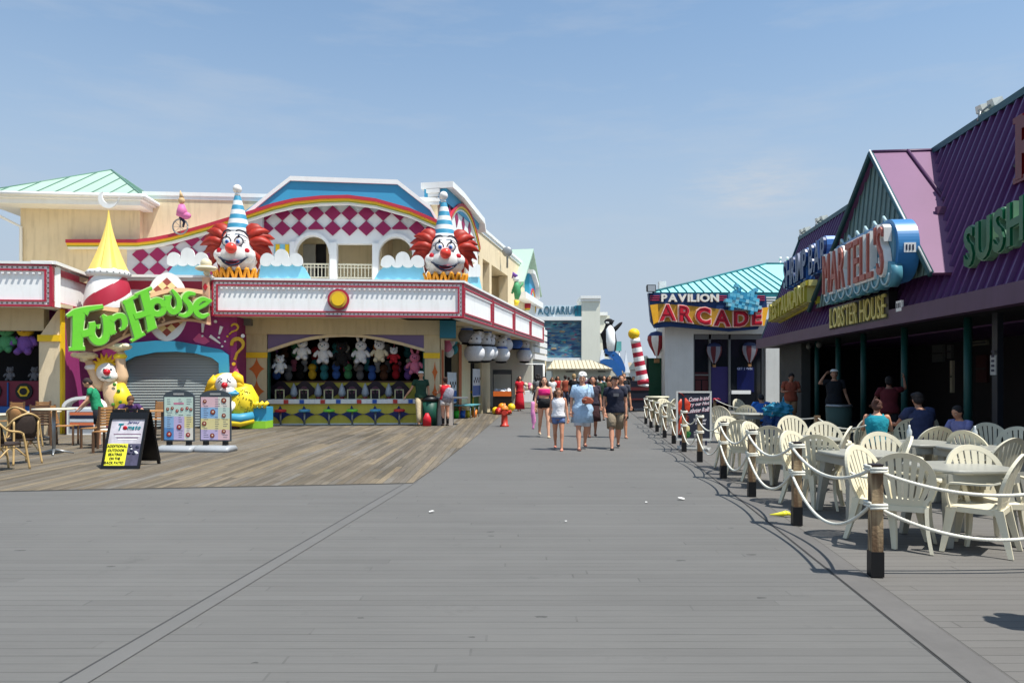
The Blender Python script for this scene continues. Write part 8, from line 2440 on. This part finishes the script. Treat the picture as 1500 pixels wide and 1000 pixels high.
    # face
    if fine:
        for s in (-1, 1):
            mb = MB(); mb.m = 0; mb.sphere(hp_((s * .031, -.083, .105)), .0115 * k, (1.2, .6, .7), 8, 6); mb.m = 1; mb.sphere(hp_((s * .031, -.090, .105)), .006 * k, seg=6, rng=5)
            mb.m = 1; mb.tube([hp_((s * .014, -.092, .128)), hp_((s * .032, -.090, .133)), hp_((s * .05, -.078, .127))], .0035 * k, seg=4); mb.build('eye', [white_p, mat('brow_dark', (58, 40, 32), .7)], t)
        mb = MB(); mb.tube([hp_((-.022, -.088, .045)), hp_((0, -.096, .043)), hp_((.022, -.088, .045))], .0055 * k, seg=5); mb.build('mouth', mat('lips', (160, 86, 80), .5), t)
    def cm(c): return mat('cloth_%d%d%d' % tuple(c[:3]), c, .88, .16, 9, bump=.9, bscale=16)
    if top:
        c, slv, zb_, fl = top[:4]; mb = MB(); zt_ = top[4] if len(top) > 4 else 1.43
        torso(mb, zb_, zt_, .014 + .012 * (fl > 0), fl)
        for s in (-1, 1):
            S, E, W = A[s]
            if slv > 0:
                e1 = mid(S, E, min(1, slv * 2)); P = [S - Vector((s * .06, 0, -.012)), S + Vector((0, 0, .004)), mid(S, e1, .5), e1]; r = [.058 * b, .066 * b, .062 * b, .060 * b]
                if slv > .5: P += [mid(E, W, (slv - .5) * 2)]; r += [.050]
                mb.tube([F(p) for p in P], [x * k for x in r], seg=12); mb.sphere(F(P[0]), r[0] * k, seg=12, rng=6)
            elif slv == 0 and zt_ > 1.4:
                mb.tube([F(up((s * .09, -.075, 1.34))), F(up((s * .10, 0, 1.435))), F(up((s * .09, .085, 1.33)))], .022 * k, seg=6)
        o = mb.build(top[5] if len(top) > 5 else 'shirt', cm(c), t)
    if bottom:
        kind, c, ln = bottom; mb = MB()
        if kind == 'skirt': mb.rings([(F((0, 0, 1.02)), .15 * k, .11 * k), (F((0, 0, .92)), .185 * k, .14 * k), (F((0, 0, .90 - ln * .5)), (.20 + .04 * ln) * k, (.155 + .03 * ln) * k), (F((0, -.01, .90 - ln)), (.22 + .05 * ln) * k, (.17 + .05 * ln) * k)], seg=24)
        else:
            torso(mb, .85, 1.03, .014)
            for s in (-1, 1):
                hip, kn_, an = J[s]; tot = .83; q = ln
                if q <= .5: P = [hip + Vector((0, 0, -.0)), mid(hip, kn_, q), mid(hip, kn_, q * 2)]; r = [.104 * b, .097 * b, .090 * b if q > .3 else .098 * b]
                else: P = [hip, mid(hip, kn_, .5), kn_, mid(kn_, an, (q - .5))]; r = [.104 * b, .094 * b, .078, .072]; P.append(mid(kn_, an, (q - .5) * 2)); r.append(.066)
                mb.tube([F(p) for p in P], [x * k for x in r], seg=14)
        mb.build({'skirt': 'skirt', 'shorts': 'shorts', 'trousers': 'trousers', 'briefs': 'swim_bottom'}[kind], cm(c), t)
    if hair:
        c, st = hair[:2]; mb = MB()
        mb.sphere(hp_((0, .020, .128)), 1, (.087 * k, .096 * k, .093 * k), 18, 12, M=MH)
        mb.sphere(hp_((0, .045, .080)), 1, (.084 * k, .062 * k, .08 * k), 14, 10, M=MH)
        if st == 'puff':
            rr = random.Random(4)
            for i in range(26): a, q = rr.uniform(0, 6.28), rr.uniform(.05, 1.3); mb.sphere(hp_((.088 * math.cos(a) * math.sin(q), .025 + .09 * math.sin(a) * math.sin(q), .13 + .09 * math.cos(q))), .034 * k, seg=8, rng=6)
            for s in (-1, 1): mb.sphere(hp_((s * .08, .02, .07)), .035 * k, (1, 1.3, 1.3), 8, 6)
        if st == 'long':
            for x_ in (-.075, 0, .075):
                mb.tube([hp_((x_, .05, .10)), hp_((x_ * 1.2, .075, .0)), hp_((x_ * 1.1, .07, -.12)), hp_((x_, .05, -.22))], [.055 * k, .052 * k, .042 * k, .015 * k], seg=10)
        if st == 'bun': mb.sphere(hp_((0, .11, .16)), .045 * k, seg=10, rng=8)
        mb.build('hair', mat('hair_%d%d%d' % c, c, .7, .2, 20, bump=.6, bscale=90), t)
        if len(hair) > 2:
            mb = MB(); mb.rings([(hp_((0, .005, .155)), .093 * k, .100 * k), (hp_((0, .01, .185)), .088 * k, .096 * k), (hp_((0, .012, .215)), .05 * k, .055 * k)], seg=18); mb.prism([(0, 0)] * 0 or [(-.06 * k, 0), (.06 * k, 0), (.05 * k, .008), (-.05 * k, .008)], -.17 * k, -.07 * k, M=Matrix.Translation(hp_((0, 0, .158))) @ MH.to_4x4()); mb.build('cap', cm(hair[2]), t)
    if shoes:
        c, st = shoes
        for s in (-1, 1):
            an = J[s][2]; mb = MB()
            mb.tube([F(an + Vector((0, .05, -.05))), F(an + Vector((0, -.02, -.048))), F(an + Vector((0, -.11, -.055))), F(an + Vector((0, -.18, -.058)))], [.036 * k, .044 * k, .043 * k, .022 * k], seg=12, flat=.62 if st != 'boot' else .9)
            if st == 'boot': mb.tube([F(mid(J[s][1], an, .35)), F(an)], [.060 * k, .046 * k], seg=12)
            mb.build('shoe' if st != 'boot' else 'boot', cm(c), t)
    return t, F, A, J, up
def gy(x, y): Z = 1760.0 / (y - 553); return (wx(x, Z), Z)
W4 = 'people strolling towards the camera'
# the four walkers in front
pt = person('woman in a bright pink bikini top and black high waisted swim bottom, leftmost walker', gy(797, 640), 4, 1.64, legs=((-14, 22), (20, 6)), arms=(((.07, .02, -.27), (.03, -.05, -.25)), ((.05, -.02, -.27), (-.02, -.10, -.22))), skin=(214, 160, 130), female=True, top=((222, 40, 120), 0, 1.20, 0, 1.38, 'bikini_top'), bottom=('briefs', (24, 24, 28), .05), hair=((58, 38, 32), 'long'), shoes=((200, 180, 150), 'sandal'), group=W4)
mb = MB(); mb.rings([((0, 0, .84 * .965), .185, .135), ((0, 0, 1.0 * .965), .17, .13), ((0, 0, 1.08 * .965), .145, .115)], seg=22); mb.build('waist_band', mat('cloth_242428', (24, 24, 28), .85), pt[0])
o = MB(); o.tube(catmull([(-.30, -.08, .95), (-.31, -.1, .7), (-.28, -.07, .45), (-.30, -.08, .22)], 5), [.05] * 6 + [.06] * 6 + [.03] * 4, seg=8, flat=.4)
ob = o.build('towel', mat('towel_pink', (224, 140, 190), .9, .2, 12)); ob.location = (*gy(797, 640), 0); tag(ob, 'pink and lilac towel hanging from the hand of the woman in the bikini top', 'towel')
pg = person('girl in a white tank top and short denim shorts walking beside the grey haired woman', gy(818, 659), -6, 1.38, legs=((-12, 20), (16, 6)), arms=(((.05, .03, -.26), (.0, -.05, -.24)), ((.06, .0, -.27), (.03, -.06, -.24))), head=(22, 8), skin=(196, 138, 108), female=True, top=((232, 230, 232), 0, .92, .05), bottom=('shorts', (96, 116, 160), .18), hair=((104, 70, 50), 'long'), shoes=((210, 130, 110), 'sandal'), group=W4)
pw_ = person('older woman with puffy white hair in a loose pale blue tunic, carrying a brown purse', gy(853, 658.5), 2, 1.70, legs=((14, 4), (-12, 20)), arms=(((.07, .02, -.26), (.02, -.06, -.25)), ((.05, .0, -.26), (-.13, -.19, .0))), head=(14, -8), skin=(204, 150, 122), build=1.12, female=True, top=((168, 196, 222), .42, .62, .16), bottom=('shorts', (206, 214, 226), .42), hair=((226, 224, 218), 'puff'), shoes=((110, 70, 60), 'sandal'), group=W4)
mb = MB(); mb.prism([(-.11, -.07), (.10, -.08), (.14, -.01), (.06, .07), (-.05, .09), (-.13, .02)], -.045, .045); ob = mb.build('clutch', mat('purse_brown', (150, 76, 52), .6, .2, 10), bevel=.02); g = gy(853, 658.5); ob.location = (g[0] + .09, g[1] - .24, 1.10); tag(ob, 'reddish brown purse held at the waist of the older woman', 'purse')
mb = MB(); mb.tube([(.12, -.155, 1.45), (.09, -.20, 1.3), (.06, -.23, 1.14)], .006, seg=5); mb.build('necklace', ink, pw_[0])
pm = person('man in a dark navy polo, khaki shorts and dark cap, rightmost of the four walkers', gy(901, 657), -3, 1.68, legs=((26, 8), (-16, 20)), arms=(((.07, .02, -.27), (-.02, -.10, -.23)), ((.06, .02, -.28), (.0, -.05, -.25))), skin=(200, 144, 116), build=1.14, top=((26, 30, 48), .26, .88, .03), bottom=('shorts', (138, 124, 104), .46), hair=((80, 70, 62), 'short', (36, 34, 40)), shoes=((40, 36, 36), 'shoe'), group=W4)
mb = MB(); mb.box(-.05, .07, -.18, -.165, 1.18, 1.25); mb.build('shirt_print', mat('print_grey', (96, 96, 100), .7), pm[0])
# second row
person('person in a dark long dress half hidden behind the older woman', gy(868, 640), 0, 1.62, skin=(188, 132, 104), female=True, top=((58, 50, 62), .3, .9, .03), bottom=('skirt', (60, 34, 36), .45), hair=((40, 30, 28), 'long'), shoes=((90, 60, 50), 'shoe'), vox=.016)
person('person in dark shorts walking close behind the man in navy', gy(910, 641), 3, 1.66, legs=((-8, 10), (12, 4)), skin=(184, 130, 100), top=((60, 62, 74), .26, .88, .03), bottom=('shorts', (96, 92, 84), .44), hair=((46, 36, 32), 'short'), shoes=((150, 110, 90), 'shoe'), vox=.016)
# at the stall
pm2 = person('man in a white cap, green polo and khaki trousers leaning on the stall pillar', (wx(617, 25.0), 24.9), 15, 1.80, legs=((22, 8), (-4, 2)), lean=2, arms=(((.12, .02, -.25), (.16, .0, -.20)), ((.06, .03, -.27), (.02, -.05, -.25))), skin=(196, 146, 116), top=((34, 66, 50), .26, .86, .03), bottom=('trousers', (186, 168, 136), .97), hair=((90, 80, 70), 'short', (230, 228, 220)), shoes=((50, 40, 36), 'shoe'))
mb = MB(); mb.rings([((0, 0, 0), .14, .08), ((.0, 0, .25), .13, .08), ((0, 0, .42), .05, .04)], seg=16); ob = mb.build('bag', mat('bag_red', (200, 26, 44), .5, .1, 8)); ob.location = (wx(626, 24.7), 24.6, .02); tag(ob, 'bright red bag standing at the feet of the man in the green polo', 'bag')
pr = person('woman in a red tank top and white shorts at the corner doorway, seen from behind', (wx(652, 24.9), 24.9), 205, 1.60, legs=((2, 2), (-4, 4)), arms=(((.05, -.10, -.25), (.0, -.2, .02)), ((.05, -.10, -.25), (.0, -.2, .02))), skin=(206, 150, 122), female=True, top=((206, 34, 48), 0, .92, .02), bottom=('shorts', (224, 220, 220), .2), hair=((60, 38, 30), 'bun'), shoes=((30, 28, 30), 'boot'))
mb = MB(); mb.rings([((0, .02, -.30), .15, .09), ((0, 0, -.1), .17, .12), ((0, -.02, .12), .14, .09), ((0, -.02, .2), .07, .05)], seg=18); ob = mb.build('backpack', mat('bag_pattern', (150, 146, 158), .8, .5, 22)); ob.location = (wx(658, 24.7), 24.6, 1.08); ob.rotation_euler = (0, .35, 0); tag(ob, 'grey and white patterned bag slung on the back of the woman in red', 'bag')
person('person in a long red dress standing by the claw machine', gy(761, 602), 20, 1.66, skin=(196, 140, 112), female=True, top=((196, 24, 44), .2, .9, .02), bottom=('skirt', (196, 24, 44), .80), hair=((60, 40, 34), 'long'), vox=.02)
# fun house corner
person('boy in a green T-shirt bending his head down beside the clown statue', (wx(143, 17.6), 17.6), -70, 1.62, legs=((4, 2), (-2, 4)), lean=16, head=(30, 0), arms=(((.04, -.08, -.26), (.0, -.16, -.18)),) * 2, skin=(206, 154, 124), build=.92, top=((34, 140, 96), .26, .88, .02), bottom=('shorts', (24, 26, 34), .42), hair=((48, 34, 30), 'short'), shoes=((60, 60, 66), 'shoe'))
person('child in a purple shirt sitting at the slat table resting the head on the arms', (wx(188, 17.6), 17.6), 35, 1.6, sit=.55, legs=((84, 84), (84, 84)), lean=28, head=(28, 0), arms=(((.10, -.20, -.12), (-.10, -.16, .0)),) * 2, skin=(202, 148, 120), build=.95, top=((70, 44, 92), .3, .88, .02), bottom=('shorts', (50, 56, 70), .4), hair=((96, 66, 46), 'short'), shoes=((200, 200, 200), 'shoe'))
# under the purple roof
person('person in an orange T-shirt looking down in the shade by the arcade corner', (wx(1158, 23), 23), -10, 1.74, lean=6, head=(34, 0), arms=(((.08, -.02, -.26), (-.10, -.20, .02)),) * 2, skin=(170, 118, 92), build=1.06, top=((150, 76, 56), .28, .86, .03), bottom=('shorts', (160, 126, 96), .46), hair=((30, 24, 22), 'short'), shoes=((40, 40, 44), 'shoe'), vox=.018)  # orange of the shirt darkened to paint in the roof's shade
person('man in a dark shirt and pale cap raising a hand to his head', (wx(1222, 19.4), 19.4), -15, 1.80, arms=(((.16, -.02, -.03), (-.12, -.08, .20)), ((.07, .0, -.27), (.08, -.04, -.24))), skin=(176, 130, 104), build=1.05, top=((26, 28, 34), .28, .86, .03), bottom=('shorts', (56, 58, 62), .46), hair=((60, 50, 44), 'short', (206, 204, 198)), shoes=((40, 40, 44), 'shoe'), vox=.018)
person('person in a dark red shirt standing in deep shade behind the teal topped woman', (wx(1303, 16.5), 16.5), 160, 1.62, lean=10, arms=(((.16, -.06, .04), (-.02, -.04, .22)), ((.1, -.1, -.22), (.05, -.15, -.12))), skin=(150, 104, 84), build=1.1, top=((92, 26, 34), .3, .86, .03), bottom=('trousers', (30, 30, 36), .95), hair=((28, 22, 20), 'short'), shoes=((30, 30, 30), 'shoe'), vox=.018)
SITL = ((86, 84), (82, 86))
person('seated woman in a sleeveless teal top with tied hair, seen from behind', (wx(1288, 12.6), 12.7), 150, 1.60, sit=.50, legs=SITL, lean=10, head=(10, 0), arms=(((.07, -.10, -.24), (-.02, -.22, .02)),) * 2, skin=(208, 150, 120), female=True, build=1.08, top=((20, 140, 156), 0, .9, .02), bottom=('shorts', (60, 70, 90), .4), hair=((84, 52, 42), 'bun'), shoes=((60, 60, 60), 'shoe'), vox=.016)
person('seated man in a blue grey T-shirt and dark cap, seen from behind', (wx(1350, 12.6), 12.6), 185, 1.76, sit=.50, legs=SITL, lean=8, head=(14, -14), arms=(((.12, -.12, -.22), (-.02, -.22, .02)),) * 2, skin=(176, 126, 100), build=1.2, top=((48, 56, 88), .28, .88, .03), bottom=('shorts', (60, 62, 70), .42), hair=((36, 28, 26), 'short', (34, 34, 40)), shoes=((60, 60, 60), 'shoe'), vox=.016)  # shirt blue darkened beyond its own tone, shade put into the colour
person('seated boy in a pale lilac T-shirt with dark hair looking left at the table', (wx(1412, 11.9), 11.9), -70, 1.50, sit=.52, legs=SITL, lean=12, head=(18, 0), arms=(((.05, -.12, -.22), (-.02, -.20, -.02)),) * 2, skin=(190, 138, 110), build=.92, top=((120, 122, 170), .3, .88, .02), bottom=('shorts', (46, 52, 84), .42), hair=((26, 20, 20), 'short'), shoes=((60, 60, 60), 'shoe'), vox=.016)  # lilac toned down in the colour itself for the shade
person('person in a bright blue jacket sitting on the shaded chair by the arcade doors', (wx(1117, 20.2), 20.2), 170, 1.60, sit=.48, legs=SITL, lean=24, head=(24, 0), arms=(((.10, -.16, -.2), (-.04, -.18, .0)),) * 2, skin=(150, 110, 90), build=1.15, top=((26, 92, 170), .9, .88, .02), bottom=('trousers', (30, 34, 50), .9), hair=((20, 20, 24), 'short'), shoes=((30, 30, 30), 'shoe'), vox=.018)
person('person just outside the right frame edge, casting the shadow at lower right', (3.86, 4.55), 90, 1.66, skin=(200, 150, 120), top=((200, 60, 60), .26, .88, .03), bottom=('shorts', (60, 60, 80), .4), hair=((60, 40, 34), 'long'), shoes=((60, 60, 60), 'shoe'), vox=.02)
# the crowd farther along the walk
rc = random.Random(21)
crowd = [(809, 40, 'white'), (841, 33, 'black'), (828, 39, 'rust'), (872, 31, 'navy'), (879, 28, 'dark green'), (885, 36, 'pale blue'), (891, 33.5, 'brown'), (897, 40, 'red'), (914, 34, 'black'), (919, 42, 'white'), (923, 36.5, 'tan'), (868, 44, 'pink'), (880, 50, 'white'), (893, 47, 'navy'), (902, 52, 'teal'), (912, 46, 'orange'), (921, 54, 'grey'), (857, 38, 'plum'), (846, 42, 'yellow'), (833, 46, 'blue'), (928, 43, 'dark green'), (817, 41, 'red'), (788, 34, 'grey')]
CC = {'white': (226, 226, 226), 'black': (26, 26, 30), 'rust': (150, 70, 50), 'cream': (220, 206, 176), 'navy': (32, 40, 74), 'dark green': (36, 62, 46), 'pale blue': (150, 180, 210), 'brown': (110, 74, 54), 'red': (180, 40, 44), 'grey': (120, 120, 122), 'tan': (186, 156, 116), 'pink': (214, 130, 160), 'teal': (40, 120, 126), 'orange': (214, 120, 50), 'plum': (90, 50, 80), 'yellow': (220, 190, 80), 'blue': (50, 90, 170)}
for i, (x, Z, c) in enumerate(crowd):
    fem = rc.random() < .5; back = rc.random() < .4
    bk = rc.choice((('shorts', (60, 62, 70), .44), ('shorts', (150, 140, 120), .40), ('skirt', (70, 60, 90), .35) if fem else ('trousers', (50, 56, 76), .95), ('shorts', (90, 110, 150), .3)))
    person('distant %s in %s %s, %s of the crowd by distance' % ('woman' if fem else 'man', c, 'seen from behind' if back else 'facing the camera', (ORD + ['seventeenth', 'eighteenth', 'nineteenth', 'twentieth', 'twenty-first', 'twenty-second', 'twenty-third', 'twenty-fourth', 'twenty-fifth'])[sorted(q[1] for q in crowd).index(Z)]), (wx(x, Z), Z), (180 if back else 0) + rc.uniform(-25, 25), rc.uniform(1.58, 1.80), legs=((rc.uniform(4, 18), 4), (-rc.uniform(2, 14), 10)), skin=rc.choice(((206, 158, 128), (180, 128, 98), (150, 106, 80))), build=rc.uniform(.95, 1.12), female=fem,
           top=(CC[c], rc.choice((0, .26, .3)), .88, .03), bottom=bk, hair=(rc.choice(((48, 34, 28), (96, 68, 46), (30, 24, 22), (170, 140, 96))), 'long' if fem else 'short'), shoes=((70, 66, 66), 'shoe'), vox=.03, group='crowd farther along the boardwalk')
# separate pieces of a kind become parts of their own
def split_islands(o):
    bm = bmesh.new(); bm.from_mesh(o.data)
    seen = set(); groups = []
    for f in bm.faces:
        if f.index in seen: continue
        st = [f]; seen.add(f.index); g = []
        while st:
            q = st.pop(); g.append(q.index)
            for v in q.verts:
                for w in v.link_faces:
                    if w.index not in seen: seen.add(w.index); st.append(w)
        groups.append(g)
    if len(groups) < 2: bm.free(); return
    kidsof = [c for c in bpy.data.objects if c.parent == o]
    src = o.data
    for n, g in enumerate(groups):
        b2 = bmesh.new(); vm = {}
        for fi in g:
            p = src.polygons[fi]
            vs = []
            for vi in p.vertices:
                if vi not in vm: vm[vi] = b2.verts.new(src.vertices[vi].co)
                vs.append(vm[vi])
            try: nf = b2.faces.new(vs)
            except ValueError: continue
            nf.material_index = p.material_index; nf.smooth = p.use_smooth
        me = bpy.data.meshes.new(o.name.split('.')[0]); b2.to_mesh(me); b2.free()
        for m in src.materials: me.materials.append(m)
        if n == 0: o.data = me
        else:
            c = o.copy(); c.data = me; COL.objects.link(c)
    bm.free()
SPLIT = {'wave_crests', 'painted_fish', 'cross_bar', 'green_spots', 'soffit_lamp', 'orange_end', 'cornice', 'red_band', 'posts', 'far_window', 'pillar', 'green_jamb', 'pink_and_sun_patch', 'balcony_column', 'yellow_post', 'upper_pillar', 'painted_diamond', 'pillar_band', 'spandrel_piece', 'checker_diamonds', 'rust_stripe', 'stall_interior_wall', 'window_frame', 'door_frame', 'roof_post', 'beam'}
for o in list(bpy.data.objects):
    if o.type == 'MESH' and o.parent and o.name.split('.')[0] in SPLIT and 'kind' not in o: split_islands(o)
